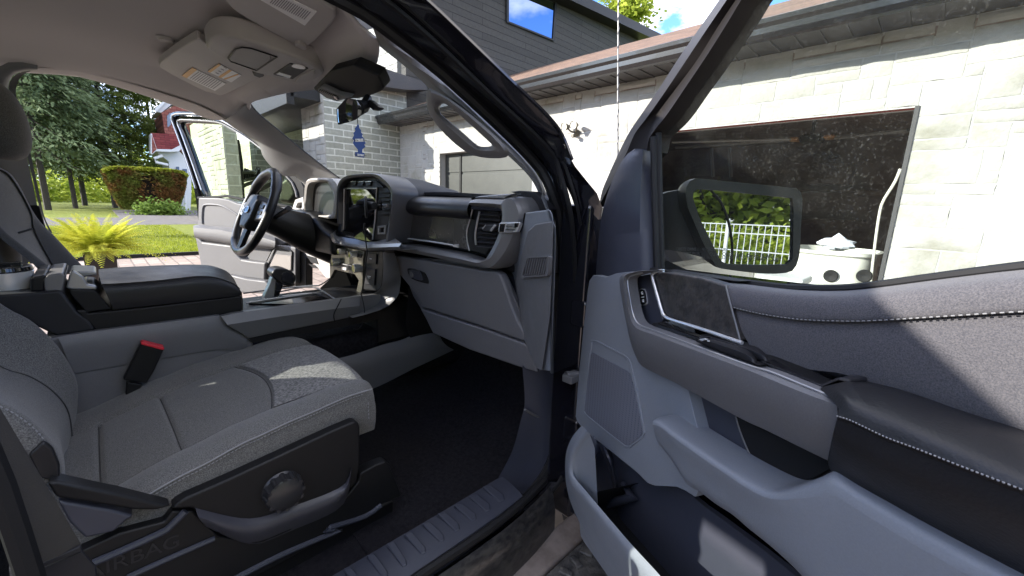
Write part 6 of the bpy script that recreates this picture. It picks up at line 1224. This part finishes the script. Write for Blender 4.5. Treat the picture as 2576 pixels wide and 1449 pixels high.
# hedge
hb0 = P(290, 535, 'x', -33); hb1 = P(472, 535, 'x', -33); zt = P(380, 425, 'x', -33).z; hx = -33
hd = empty('clipped_hedge', 'large clipped rounded hedge with browned face beyond the road', 'hedge', (hx-1.5, (hb0.y+hb1.y)/2, 0))
rg = random.Random(21); b = MB(); bt = MB(); W_ = (hb1.y-hb0.y)/2+.25
for i in range(26000):
    a = rg.random()*6.283; ca, sa = math.cos(a), math.sin(a); ex = .45
    px = math.copysign(abs(ca)**ex, ca)*1.7; py = math.copysign(abs(sa)**ex, sa)*W_; zf = rg.random(); z = .25+zf*(zt-.25)
    sh_ = 1-.32*(1-zf)**1.6-(.05 if zf > .93 else 0)+rg.uniform(-.05, .03)
    quad(b, Vector((px*sh_, py*sh_, z)), .085*rg.uniform(.7, 1.4), rrot(rg), .6)
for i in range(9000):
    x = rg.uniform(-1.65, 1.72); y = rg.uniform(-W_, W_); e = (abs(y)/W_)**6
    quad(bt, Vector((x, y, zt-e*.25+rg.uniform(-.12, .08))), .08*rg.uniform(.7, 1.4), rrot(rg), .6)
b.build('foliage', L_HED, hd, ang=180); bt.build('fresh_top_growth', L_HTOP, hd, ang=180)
b = MB(); b.box((-.2, 0, zt*.55), (1.9, W_*1.35, zt*.6)); b.build('inner_branches', mat('dark_twigs', (.025, .018, .012), .95), hd, .2)
rg = random.Random(4); b = MB()
for i in range(2600): quad(b, Vector((rg.gauss(0, .3), rg.gauss(0, .45), abs(rg.gauss(0, .32)))), .09, rrot(rg), .8)
lbsh = b.build('low_bush', leaf('light_leaves', [(.3, (.10, .16, .03)), (.7, (.2, .3, .06))], 1), ang=180); lbsh.location = P(405, 532, 'x', -30.8); lbsh.location.z = 0; tag(lbsh, 'small light green bush at the foot of the browned hedge', 'bush')
# potted fern
fx = -3.5; fc_ = P(246, 612, 'x', fx); pt = P(246, 636, 'x', fx).z
fern = empty('potted_fern', 'bright yellow green fern in a square dark planter on the driveway', 'potted plant', (fx, fc_.y, 0))
wd = abs(P(289, 640, 'x', fx).y-P(205, 640, 'x', fx).y)/2
b = MB(); vs = [(sx*wd*k, sy*wd*k, z) for z, k in ((0, .72), (pt, 1.0), (pt, .9), (pt-.05, .9)) for sx, sy in ((-1, -1), (1, -1), (1, 1), (-1, 1))]
b.add(vs, [(i*4+j, i*4+(j+1) % 4, (i+1)*4+(j+1) % 4, (i+1)*4+j) for i in range(3) for j in range(4)]+[(12, 13, 14, 15), (3, 2, 1, 0)]); b.build('planter', mat('dark_planter', (.030, .022, .020), .5), fern)
rg = random.Random(8); b = MB()
for i in range(230):
    a = rg.random()*6.283; L_ = rg.uniform(.30, .54); el = rg.uniform(.25, 1.3); d = Vector((math.cos(a), math.sin(a), 0)); sd = Vector((-d.y, d.x, 0)); prev = None
    for k in range(22):
        q = k/21; r_ = L_*q*math.cos(el*.85); z = pt+.02+math.sin(el)*L_*q*.95-.42*L_*q*q*(1.25-el*.5)*1.1
        p = d*(.03+r_)+Vector((0, 0, z)); ww = .036*math.sin(math.pi*min(1, q*.9+.08))**.8
        if prev is not None and k > 2:
            t_ = (p-prev).normalized()
            for s in (-1, 1):
                tip = p+sd*s*ww+t_*ww*.45-Vector((0, 0, ww*.25)); n = len(b.v); b.v += [p-t_*.005, tip-t_*.003, tip+t_*.002, p+t_*.004]; b.f.append((n, n+1, n+2, n+3))
        prev = p
b.build('fronds', L_FERN, fern, ang=180)
# ---- garage + house
GY = 5.3
def ashlar(b, x0, x1, z0, z1, mw, mh, seed, face, holes=(), th=.05):
    rg = random.Random(seed); nx = int(round((x1-x0)/mw)); nz_ = int(round((z1-z0)/mh)); mw = (x1-x0)/nx; mh = (z1-z0)/nz_; occ = [[False]*nz_ for _ in range(nx)]
    for i in range(nx):
        for j in range(nz_):
            cx, cz = x0+(i+.5)*mw, z0+(j+.5)*mh
            if any(h[0] < cx < h[1] and h[2] < cz < h[3] for h in holes): occ[i][j] = True
    for j in range(nz_):
        for i in range(nx):
            if occ[i][j]: continue
            W = rg.choice((2, 3, 3, 4, 5, 6)); Hh = rg.choice((1, 1, 2, 2, 3))
            w_ = 0
            while w_ < W and i+w_ < nx and not occ[i+w_][j]: w_ += 1
            h_ = 0
            while h_ < Hh and j+h_ < nz_ and all(not occ[i+q][j+h_] for q in range(w_)): h_ += 1
            for q in range(w_):
                for p in range(h_): occ[i+q][j+p] = True
            a0, a1, c0, c1 = x0+i*mw+.007, x0+(i+w_)*mw-.007, z0+j*mh+.007, z0+(j+h_)*mh-.007
            # rough-split face: small grid pushed in and out
            nu = max(3, int((a1-a0)/.07)); nv = max(3, int((c1-c0)/.07)); rows = []
            bulge = rg.uniform(.010, .020)
            for v in range(nv+1):
                row = []
                for u in range(nu+1):
                    eu, ev = u/nu, v/nv; ed = min(eu, 1-eu, ev, 1-ev)
                    o = (bulge if ed > 0 else .004)+rg.uniform(-.0035, .0035)*(1 if ed > 0 else .4)
                    jx = rg.uniform(-.004, .004) if ed == 0 else 0
                    row.append(face(a0+(a1-a0)*eu+jx, c0+(c1-c0)*ev+jx, o))
                rows.append(row)
            b.grid(rows)
            e = [face(a0, c0, -th*.3), face(a1, c0, -th*.3), face(a1, c1, -th*.3), face(a0, c1, -th*.3)]
            for r_, (p, q) in ((rows[0], (0, 1)), (rows[-1], (3, 2)), ([r[0] for r in rows], (0, 3)), ([r[-1] for r in rows], (1, 2))):
                n = len(b.v); b.v += [x for x in r_]+[e[p], e[q]]; m_ = len(r_)
                b.f.append(tuple(range(n, n+m_))+(n+m_+1, n+m_))
gar = empty('stone_garage', 'white limestone garage with open doorway, brown shingle roof and black eaves', 'garage', (-1, GY, 0))
def gp(name, m_, mb, bev=0, parent=gar, ang=35):
    o = mb.build(name, m_, parent, bev, 2, ang)
    if parent is gar: o.location = -Vector(gar.location)
    return o
ops = ((-1.24, 1.24, 0, 2.39), (-6.05, -3.35, 0, 2.39))
b = MB(); ashlar(b, -7.62, 6.0, 0, 3.07, .115, .095, 5, lambda x, z, o: Vector((x, GY-o, z)), ops)
gw = gp('stone_wall', STONE, b, ang=25)
b = MB()
for x0, x1, z0, z1 in ((-7.62, -6.05, 0, 3.07), (-3.35, -1.24, 0, 3.07), (1.24, 6.0, 0, 3.07), (-6.05, -3.35, 2.39, 3.07), (-1.24, 1.24, 2.39, 3.07)): b.box(((x0+x1)/2, GY+.085, (z0+z1)/2), (x1-x0, .17, z1-z0))
b.build('mortar_backing', MORT, gw)
for s in (-1, 1):
    b = MB(); b.box((s*1.255, GY+.04, 1.2), (.03, .12, 2.4)); b.build('door_jamb', mat('jamb_dark', (.04, .04, .042), .6) if s < 0 else bpy.data.materials['jamb_dark'], gw)
b = MB(); b.box((0, GY+.05, 2.388), (2.48, .06, .006)); b.build('lintel_flashing', mat('red_flashing', (.30, .03, .02), .6), gw)
# interior
b = MB(); dk = mat('garage_interior', (.20, .15, .13), .9, col2=(.30, .23, .20), cscale=3, bump=.01, bscale=8)
b.box((-1.5, 11.5, 1.5), (9, .1, 3.2)); b.box((3.0, 8.4, 1.5), (.1, 6.2, 3.2)); b.box((-6.6, 8.4, 1.5), (.1, 6.2, 3.2)); b.box((-1.8, 8.4, 3.0), (9.6, 6.2, .08)); b.box((-1.8, 8.4, -.01), (9.6, 6.4, .06)); gi = gp('interior_room', dk, b)
b = MB(); b.cyl(P(1700, 372, 'y', 7.5), P(2290, 330, 'y', 7.5), .025, .025, 8); b.cyl(P(1690, 358, 'y', 6.2), P(1990, 350, 'y', 6.8), .018, .018, 8); b.cyl(P(2100, 348, 'y', 6.8), P(2285, 327, 'y', 6.2), .018, .018, 8)
for u in (1835, 1790): b.cyl(P(u, 372, 'y', 8.5), P(u+4, 445, 'y', 8.5), .03, .03, 6)
b.build('door_track', mat('galvanised', (.25, .24, .23), .5, metal=.4), gi)
b = MB(); 
rg = random.Random(31)
for k in range(26): b.box((rg.uniform(-5, 2.5), rg.uniform(9.5, 11.2), rg.uniform(.2, 2.3)), (rg.uniform(.2, .7), rg.uniform(.2, .5), rg.uniform(.1, .5)))
b.box((-2, 11.2, 1.3), (5, .5, .04)); b.box((-2, 11.2, 1.9), (5, .5, .04)); b.build('stored_boxes', mat('shelf_brown', (.12, .09, .075), .8, col2=(.18, .14, .115), cscale=2), gi)
op_ = P(2042, 350, 'y', 7.0); opn_ = empty('door_opener', 'ceiling mounted garage door opener with two amber lenses', 'door opener', op_)
b = MB(); b.box((0, 0, 0), (.24, .24, .10)); b.build('motor_box', DKM, opn_, .02)
for s in (-1, 1):
    b = MB(); b.box((s*.20, 0, .01), (.13, .2, .05)); b.build('lamp_cover', mat('amber_lens', (.38, .20, .08), .4), opn_, .03) if s < 0 else b.build('lamp_cover', bpy.data.materials['amber_lens'], opn_, .03)
b = MB(); b.box((0, 0, .4), (.04, .04, .7)); b.build('hanger', DKM, opn_)
b = MB(); b.box((-4.7, GY+.20, 1.18), (2.7, .05, 2.42))
for k in range(5): b.box((-4.7, GY+.17, .1+k*.54), (2.66, .02, .50))
gdd = gp('closed_garage_door', mat('dull_grey_door', (.028, .030, .027), .45, col2=(.040, .042, .037), cscale=4), b, .008)
b = MB(); b.box((-5.5, GY+.15, 1.2), (.05, .02, 2.3)); b.build('door_seam', DKM, gdd)
# eaves
b = MB(); b.box((-.8, GY-.235, 3.085), (13.66, .47, .02)); 
for k in range(68): b.box((-7.5+k*.2, GY-.235, 3.070), (.018, .46, .012))
gp('soffit', SOF, b)
b = MB(); prof = [(0, 3.06), (-.03, 3.045), (-.06, 3.06), (-.085, 3.10), (-.09, 3.15), (-.12, 3.18), (-.125, 3.22), (-.115, 3.225), (-.108, 3.2), (-.02, 3.2), (0, 3.22)]
yo = GY-.47; n = len(prof); vs = [(x, yo+p, z) for x in (-7.64, 6.05) for p, z in prof]; b.add(vs, [(i, (i+1) % n, n+(i+1) % n, n+i) for i in range(n)]+[tuple(range(n)), tuple(range(2*n-1, n-1, -1))]); gp('gutter', mat('black_gutter', (.010, .010, .011), .22, coat=.3), b, ang=25)
rz = P(1745, 65, 'y', 9.2).z
b = MB(); b.slab([(-7.6, yo-.02, 3.23), (6.1, yo-.02, 3.23), (6.1, 9.2, rz), (-7.6, 9.2, rz)], (0, .02, -.05)); b.slab([(-7.6, 9.2, rz), (6.1, 9.2, rz), (6.1, 13.5, 3.3), (-7.6, 13.5, 3.3)], (0, -.02, -.05)); gp('shingle_roof', SHING, b)
# floodlight
flp = P(1452, 335, 'y', GY-.02); fl = empty('floodlight', 'small twin head security floodlight on the white stone wall', 'floodlight', flp)
b = MB(); b.lathe([(.0, .0), (.05, .0), (.05, .02), (.02, .05), (0, .05)], (0, 0, 0), (0, -1, 0), 16); b.tube([(0, -.04, 0), (-.06, -.08, .02), (-.09, -.10, .05)], .012, 8); b.tube([(0, -.04, 0), (.04, -.08, .03), (.06, -.10, .06)], .012, 8); b.box((0, -.09, -.05), (.05, .07, .04)); b.build('bracket', mat('bronze', (.10, .085, .06), .5), fl)
for s, (x, z) in ((0, (-.11, .08)), (1, (.05, .09))):
    b = MB(); b.lathe([(0, -.05), (.03, -.05), (.045, 0), (.06, .05), (.058, .055)], (x, -.13, z), (-.1+.2*s, -1, -.15), 18); hdd = b.build('lamp_head', bpy.data.materials['bronze'], fl)
    b = MB(); b.lathe([(0, .045), (.055, .045)], (x, -.13, z), (-.1+.2*s, -1, -.15), 18); b.build('lens', mat('pale_lens', (.6, .58, .5), .2), hdd)
# tub + bag + pole
tb = P(2100, 640, 'y', 5.95); tub = empty('white_tub', 'big white plastic tub with two dark round ports standing inside the garage doorway', 'tub', (tb.x, 5.95, 0))
wt = (P(2212, 640, 'y', 5.5).x-P(1975, 640, 'y', 5.5).x)/2; ht = P(2100, 634, 'y', 5.5).z
def sup(rx, ry, z, e=.6, k=48): return [Vector((math.copysign(abs(math.cos(q))**e, math.cos(q))*rx, math.copysign(abs(math.sin(q))**e, math.sin(q))*ry, z)) for q in (2*math.pi*i/k for i in range(k))]
b = MB(); rr = [sup(wt*.96, .42, 0), sup(wt, .45, .04), sup(wt*1.0, .45, ht-.05), sup(wt*1.03, .48, ht-.03), sup(wt*1.03, .48, ht), sup(wt*.95, .42, ht+.003), sup(wt*.93, .40, ht-.25)]; k = 48
b.add([p for r_ in rr for p in r_], [(i*k+j, i*k+(j+1) % k, (i+1)*k+(j+1) % k, (i+1)*k+j) for i in range(len(rr)-1) for j in range(k)]+[tuple(range(6*k, 7*k))]); b.build('tub_body', mat('white_plastic', (.55, .56, .51), .4, col2=(.48, .49, .43), cscale=5), tub)
for u in (2090, 2174):
    c = P(u, 694, 'y', 5.49); b = MB(); b.lathe([(.058, .0), (.066, .01), (.058, .02), (.0, .015)], Vector((c.x-tb.x, -.455, c.z)), (0, -1, 0), 24); b.build('port', DKM, tub)
bag = MB(); rg = random.Random(2); rows = []
for i in range(10):
    q = math.pi*i/9; rows.append([Vector((math.sin(q)*math.cos(a)*.17*rg.uniform(.75, 1.15), math.sin(q)*math.sin(a)*.13*rg.uniform(.75, 1.15), .07-.075*math.cos(q)*rg.uniform(.8, 1.1)+(.04 if i == 9 else 0))) for a in (2*math.pi*j/16 for j in range(16))])
for r_ in rows: r_.append(r_[0])
bag.grid(rows); bo_ = bag.build('plastic_bag', mat('thin_white_plastic', (.62, .66, .72), .35), ang=20); p = P(2098, 622, 'y', 5.6); bo_.location = (p.x, 5.75, ht+.0); tag(bo_, 'crumpled white plastic bag lying on top of the white tub', 'bag')
b = MB(); b.tube(res([P(2265, 425, 'y', 5.42), P(2250, 460, 'y', 5.42), P(2222, 505, 'y', 5.45), P(2212, 540, 'y', 5.47), P(2200, 625, 'y', 5.5), P(2185, 760, 'y', 5.5)], 24), .012, 8); o = b.build('white_hose', mat('ivory_plastic', (.5, .5, .44), .5)); tag(o, 'bent pale plastic pipe leaning inside the garage door jamb', 'pipe')
# low clutter in front of the garage under the mirror
b = MB(); b.box((0, 0, .25), (.5, .4, .5)); b.box((0, 0, .52), (.54, .44, .05)); cr2 = b.build('storage_bin', mat('white_bin', (.5, .52, .5), .5), bev=.02); p = P(1950, 715, 'y', 5.0); cr2.location = (p.x, 5.05, max(0, p.z-.5)); cr2.location.z = 0; cr2.scale.z = max(.5, (P(1950, 690, 'y', 5.0).z)/.545); tag(cr2, 'pale storage bin beside the white tub below the door mirror', 'bin')
# ---- house wing
hs = empty('main_house', 'two storey house wing with grey stone brick, dark siding and black eaves', 'house', (-10, 6, 0))
def hp_(name, m_, mb, bev=0, parent=None):
    o = mb.build(name, m_, parent or hs, bev)
    if parent is None: o.location = -Vector(hs.location)
    return o
bx = P(1022, 226, 'x', -7.65)
b = MB(); b.slab([(-7.65, 3.6, 0), (-7.65, bx.y, 0), (-7.65, bx.y, bx.z+.02), (-7.65, 3.6, 4.3)], (-.3, 0, 0)); hp_('brick_wall', BRICK, b)
xa = P(765, 330, 'y', 3.6).x; xa2 = P(825, 330, 'y', 3.6).x
b = MB(); ashlar(b, xa-.05, -7.66, 0, 4.2, .12, .10, 7, lambda x, z, o: Vector((x, 3.58-o, z))); b.box(((xa-.05-7.66)/2, 3.66, 2.1), (abs(xa-7.66)+.75-.75+.0 if 0 else (-7.66-xa+.05), .14, 4.2)); hp_('stone_pier', STONE, b)
b = MB(); b.slab([(xa-.05, 3.62, 0), (xa-.05, 5.0, 0), (xa-.05, 5.0, 3.3), (xa-.05, 3.62, 3.3)], (-.05, 0, 0)); hp_('pier_side', BRICK, b)
# porch: back wall, shaded pier and window
PBY = 4.6
b = MB(); b.slab([(-30, PBY, 0), (xa-.1, PBY, 0), (xa-.1, PBY, 3.4), (-30, PBY, 3.4)], (0, .2, 0)); hp_('porch_wall', BRICKY, b)
wx = P(700, 340, 'x', -11.5)
b = MB(); b.slab([P(672, 430, 'x', -11.0)]*0+[Vector((-11.0, 3.1, 0)), Vector((-11.0, PBY-.01, 0)), Vector((-11.0, PBY-.01, 2.9)), Vector((-11.0, 3.1, 2.9))], (-.4, 0, 0)); hp_('porch_side_wall', BRICK, b)
xb0, xb1 = P(502, 320, 'y', 2.0).x, P(562, 320, 'y', 2.0).x; 
b = MB(); ashlar(b, xb0-.2, xb1, 0, 3.3, .13, .10, 8, lambda x, z, o: Vector((x, 1.98-o, z))); b.box(((xb0-.2+xb1)/2, 2.09, 1.65), (xb1-xb0+.2, .2, 3.3)); hp_('porch_pier', STONE, b)
y2 = P(597, 350, 'x', xb1).y; b = MB(); b.slab([(xb1+.002, 2.0, 0), (xb1+.002, y2, 0), (xb1+.002, y2, 3.3), (xb1+.002, 2.0, 3.3)], (-.3, 0, 0)); hp_('pier_return', brick_mat('green_grey_brick', (.25, .26, .21), (.33, .33, .28), (.42, .43, .37), .4, .2, (1, 2), .014), b)
b = MB(); b.box(((xb1-13.75)/2, 4.4, 3.45), (-7.75-xb1+6, 2.8, .25)); b.box(((xb1-13.75)/2, 3.0, 3.38), (-7.75-xb1+6, .15, .4)); hp_('porch_roof', DKM, b, .01)
b = MB(); b.box((xb1-2.6, 2.2, 1.6), (4.2, .1, 3.2)); wf_ = hp_('bay_window_frame', mat('green_grey_frame', (.30, .36, .26), .6), b)
b = MB(); b.box((xb0-1.1, 2.12, 1.55), (1.5, .02, 2.5)); b.build('curtain_pane', mat('pale_curtain', (.5, .55, .45), .7), wf_)
# upper storey
ue = -7.65
b = MB(); sd_ = [P(u, v, 'x', ue) for u, v in ((1018, 228), (1060, 120), (1000, -60), (1360, -40), (1612, 98), (1500, 160), (1250, 215), (1200, 260))]
yA = bx.y; pR = P(1606, 100, 'x', ue); pL_ = P(1380, 0, 'x', ue)
b.slab([(ue, yA, 3.0), (ue, pR.y, 3.0), (ue, pR.y, pR.z), (ue, yA, pL_.z+(pL_.z-pR.z)*(pR.y-yA)/(pR.y-pL_.y)*.0+.6)], (-.2, 0, 0)); us = hp_('siding_wall', SIDE, b)
b = MB(); f0 = Vector((ue+.35, yA-1.5, pL_.z+.55)); f1 = Vector((ue+.35, pR.y+.8, pR.z+.02)); zz = lambda y: pR.z+.0+(pL_.z-pR.z)*(pR.y-y)/(pR.y-pL_.y)
y_a, y_b = yA-1.0, pR.y+.9
b.add([(ue+.45, y_a, zz(y_a)), (ue+.45, y_b, zz(y_b)), (ue-.2, y_b, zz(y_b)), (ue-.2, y_a, zz(y_a)), (ue+.45, y_a, zz(y_a)+.28), (ue+.45, y_b, zz(y_b)+.28), (ue-.2, y_b, zz(y_b)+.35), (ue-.2, y_a, zz(y_a)+.35)], [(0, 1, 2, 3), (4, 5, 6, 7), (0, 1, 5, 4), (3, 2, 6, 7), (0, 3, 7, 4), (1, 2, 6, 5)]); hp_('fascia', DKM, b)
wq = [P(u, v, 'x', ue+.02) for u, v in ((1276, -45), (1276, 55), (1391, 101), (1397, 8))]
b = MB(); cw = sum(wq, Vector())/4; b.ring([cw+(p-cw)*1.05 for p in wq], [cw+(p-cw)*.96 for p in wq], (.03, 0, 0)); uw = hp_('upper_window', DKM, b)
b = MB(); b.slab([p for p in wq], (-.01, 0, 0)); b.build('pane', mat('window_reflection', (.20, .25, .36), .02, metal=1), uw)
# wing eave fascia crossing the windshield, front stone above
b = MB(); fa = zB([(1160, 500), (1250, 500), (1600, 620), (1615, 680), (1460, 680), (1280, 655), (1200, 590)])
b.slab([P(u, v, 'x', ue+.35) for u, v in fa], (-.4, 0, 0)); hp_('wing_fascia', SOF, b, .01)
p0 = P(1001, 150, 'y', 6.0); b = MB(); ashlar(b, p0.x-2.2, p0.x, p0.z-1.2, p0.z+1.6, .14, .11, 9, lambda x, z, o: Vector((x, 5.98-o, z))); b.box((p0.x-1.1, 6.1, p0.z+.2), (2.2, .2, 2.8)); hp_('upper_stone', STONE, b)
# stair railing on the porch
rl = empty('stair_railing', 'black metal stair railing with diagonal handrails beside the porch pier', 'railing', (xb1+1, 2.6, 0))
def rp(pts, y): return [P(u, v, 'y', y)-Vector(rl.location) for u, v in pts]
b = MB(); b.tube(rp(zK([(680, 920), (880, 800), (1230, 690)]), 2.9), .05, 6); b.tube(rp(zK([(940, 880), (1060, 820), (1160, 760)]), 2.9), .05, 6); b.tube(rp(zK([(780, 400), (810, 600), (830, 950)]), 2.9), .10, 6); b.build('rail', DKM, rl)
b = MB(); 
for k in range(6): b.tube(rp(zK([(870+k*20, 660+((k*37) % 30)), (860+k*22, 760-((k*17) % 30))]), 2.9), .035, 5)
b.tube(rp(zK([(860, 690), (985, 690)]), 2.9), .05, 5); b.tube(rp(zK([(850, 770), (1000, 730)]), 2.9), .04, 5); b.tube(rp(zK([(985, 650), (975, 930)]), 2.9), .05, 5); b.build('ornament', DKM, rl)
# ---- neighbour house
nh = empty('neighbour_house', 'white house with red shingled gable and red bay roof beyond the hedge', 'house', (-40, 5.5, 0))
def NP(pts, x=-40): return [P(u, v, 'x', x) for u, v in zK(pts)]
def np_(name, m_, mb, bev=0, parent=None):
    o = mb.build(name, m_, parent or nh, bev)
    if parent is None: o.location = -Vector(nh.location)
    return o
b = MB(); b.slab(NP([(112, 150), (330, 30), (600, 60), (700, 500), (290, 500), (140, 330)], -39.3), (-5, 0, 0)); np_('gable_wall', REDW, b)
b = MB(); b.slab(NP([(50, 115), (160, 15), (185, 20), (62, 145)], -39.6), (-.15, 0, 0)); b.slab(NP([(62, 145), (185, 20), (260, 30), (110, 150)], -39.8), (-4, 0, 0)); np_('white_eave', WHP, b)
b = MB(); b.slab(NP([(160, 15), (420, -200), (700, -60), (240, 30)], -40.5), (-5, 0, 0)); np_('upper_roof', mat('grey_roof', (.25, .22, .21), .8), b)
b = MB(); b.slab(NP([(14, 335), (238, 345), (275, 445), (205, 482), (70, 478)], -38.4), (-1.6, 0, 0)); np_('bay_roof', SHINGR, b)
b = MB(); b.slab(NP([(12, 340), (22, 340), (68, 480), (205, 484), (275, 447), (300, 460), (270, 500), (200, 505), (60, 500), (24, 530), (12, 520)], -38.35), (-1.2, 0, 0)); np_('bay_fascia', WHP, b)
b = MB(); b.slab(NP([(22, 350), (66, 482), (26, 522)], -38.33), (-.1, 0, 0)); np_('bay_gable', REDW, b)
b = MB(); b.slab(NP([(60, 498), (270, 498), (330, 560), (380, 700), (380, 900), (370, 1060), (200, 1060), (180, 660), (175, 590), (90, 530)], -39.4), (-4, 0, 0)); np_('lower_wall', WHP, b)
for q in ([(240, 640), (270, 640), (275, 720), (245, 715)], [(300, 660), (340, 660), (345, 740), (305, 735)]):
    b = MB(); b.slab(NP(q, -39.36), (-.05, 0, 0)); np_('window', mat('blue_grey_glass', (.12, .16, .24), .15), b) if 'blue_grey_glass' not in bpy.data.materials else np_('window', bpy.data.materials['blue_grey_glass'], b)
b = MB(); b.slab(NP([(160, 180), (190, 150), (195, 260), (165, 285)], -39.25), (-.05, 0, 0)); np_('window', bpy.data.materials['blue_grey_glass'], b)
b = MB(); b.tube([P(u, v, 'x', -38.5) for u, v in zK([(120, 540), (45, 565), (60, 600), (170, 625)])], .10, 6); np_('downspout', WHP, b); b = MB(); b.tube([P(u, v, 'x', -39) for u, v in zK([(325, 900), (325, 1060)])], .09, 6); np_('porch_post', WHP, b)
# ---- tree behind the house, trees and fence reflected in the mirrors
p = P(1555, 40, 'y', 28); tt_ = decid(p.z+1.6, 3.2, 5, 41, 9000, .19, L_YEL, (p.x, 28, 0), 'leafy tree showing above the dark eave of the house')
t5 = decid(9, 3.2, 1.4, 42, 9000, .17, L_YEL, (13, -3.5, 0), 'bright leafy tree behind the wire fence, near the middle of the door mirror', 'leafy trees right of the driveway')
t6 = copy_tree(t5, (15.5, -.3, 0), 1.05, 2, 'bright leafy tree behind the wire fence, right part of the door mirror', 'leafy trees right of the driveway')
copy_tree(t5, (14.5, -8, 0), 1.1, 4, 'bright leafy tree behind the wire fence, left part of the door mirror', 'leafy trees right of the driveway')
copy_tree(t1, (17, -5.6, 0), .62, 1, 'dark spruce behind the leafy trees in the door mirror', 'leafy trees right of the driveway'); copy_tree(t5, (4, -19, 0), 1.1, 1, 'leafy tree far behind the truck tailgate', 'leafy trees right of the driveway')
copy_tree(t5, (-5, -22, 0), 1.0, 1, 'leafy tree by the lawn far behind the truck', 'leafy trees right of the driveway')
wfn = empty('wire_fence', 'white wire mesh fence reflected in the door mirror', 'fence', (8.2, -2.5, 0)); WW = mat('white_wire', (.75, .76, .76), .4)
b = MB(); FH = 1.35
for k in range(110): b.box((0, -5.5+k*.1, FH/2), (.010, .010, FH))
for z in (.1, .5, .9, FH-.15, FH): b.box((0, 0, z), (.014, 11, .016))
b.build('wire_panel', WW, wfn); 
for k in range(6): b = MB(); b.box((0, -5.5+k*2.2, .72), (.05, .05, 1.45)); b.build('post', WW, wfn)
b = MB(); rg = random.Random(77)
for i in range(22000):
    a = rg.uniform(math.radians(-150), math.radians(35)); R_ = 34+rg.uniform(-3, 3); hh = 7.5+1.5*math.sin(a*9)+1.2*math.sin(a*23)
    quad(b, Vector((R_*math.cos(a), R_*math.sin(a), rg.random()*hh)), .42, rrot(rg), .7)
st(b.build('woods', L_CED, ang=180), 'stuff')
b = MB(); rg = random.Random(78)
for i in range(22000): quad(b, Vector((10.5+rg.uniform(-.7, .7), rg.uniform(-9, 5), rg.random()*(1.15+.25*math.sin(i)))), .06, rrot(rg), .7)
st(b.build('shrubbery', L_YEL, ang=180), 'stuff')
bpy.context.view_layer.update()
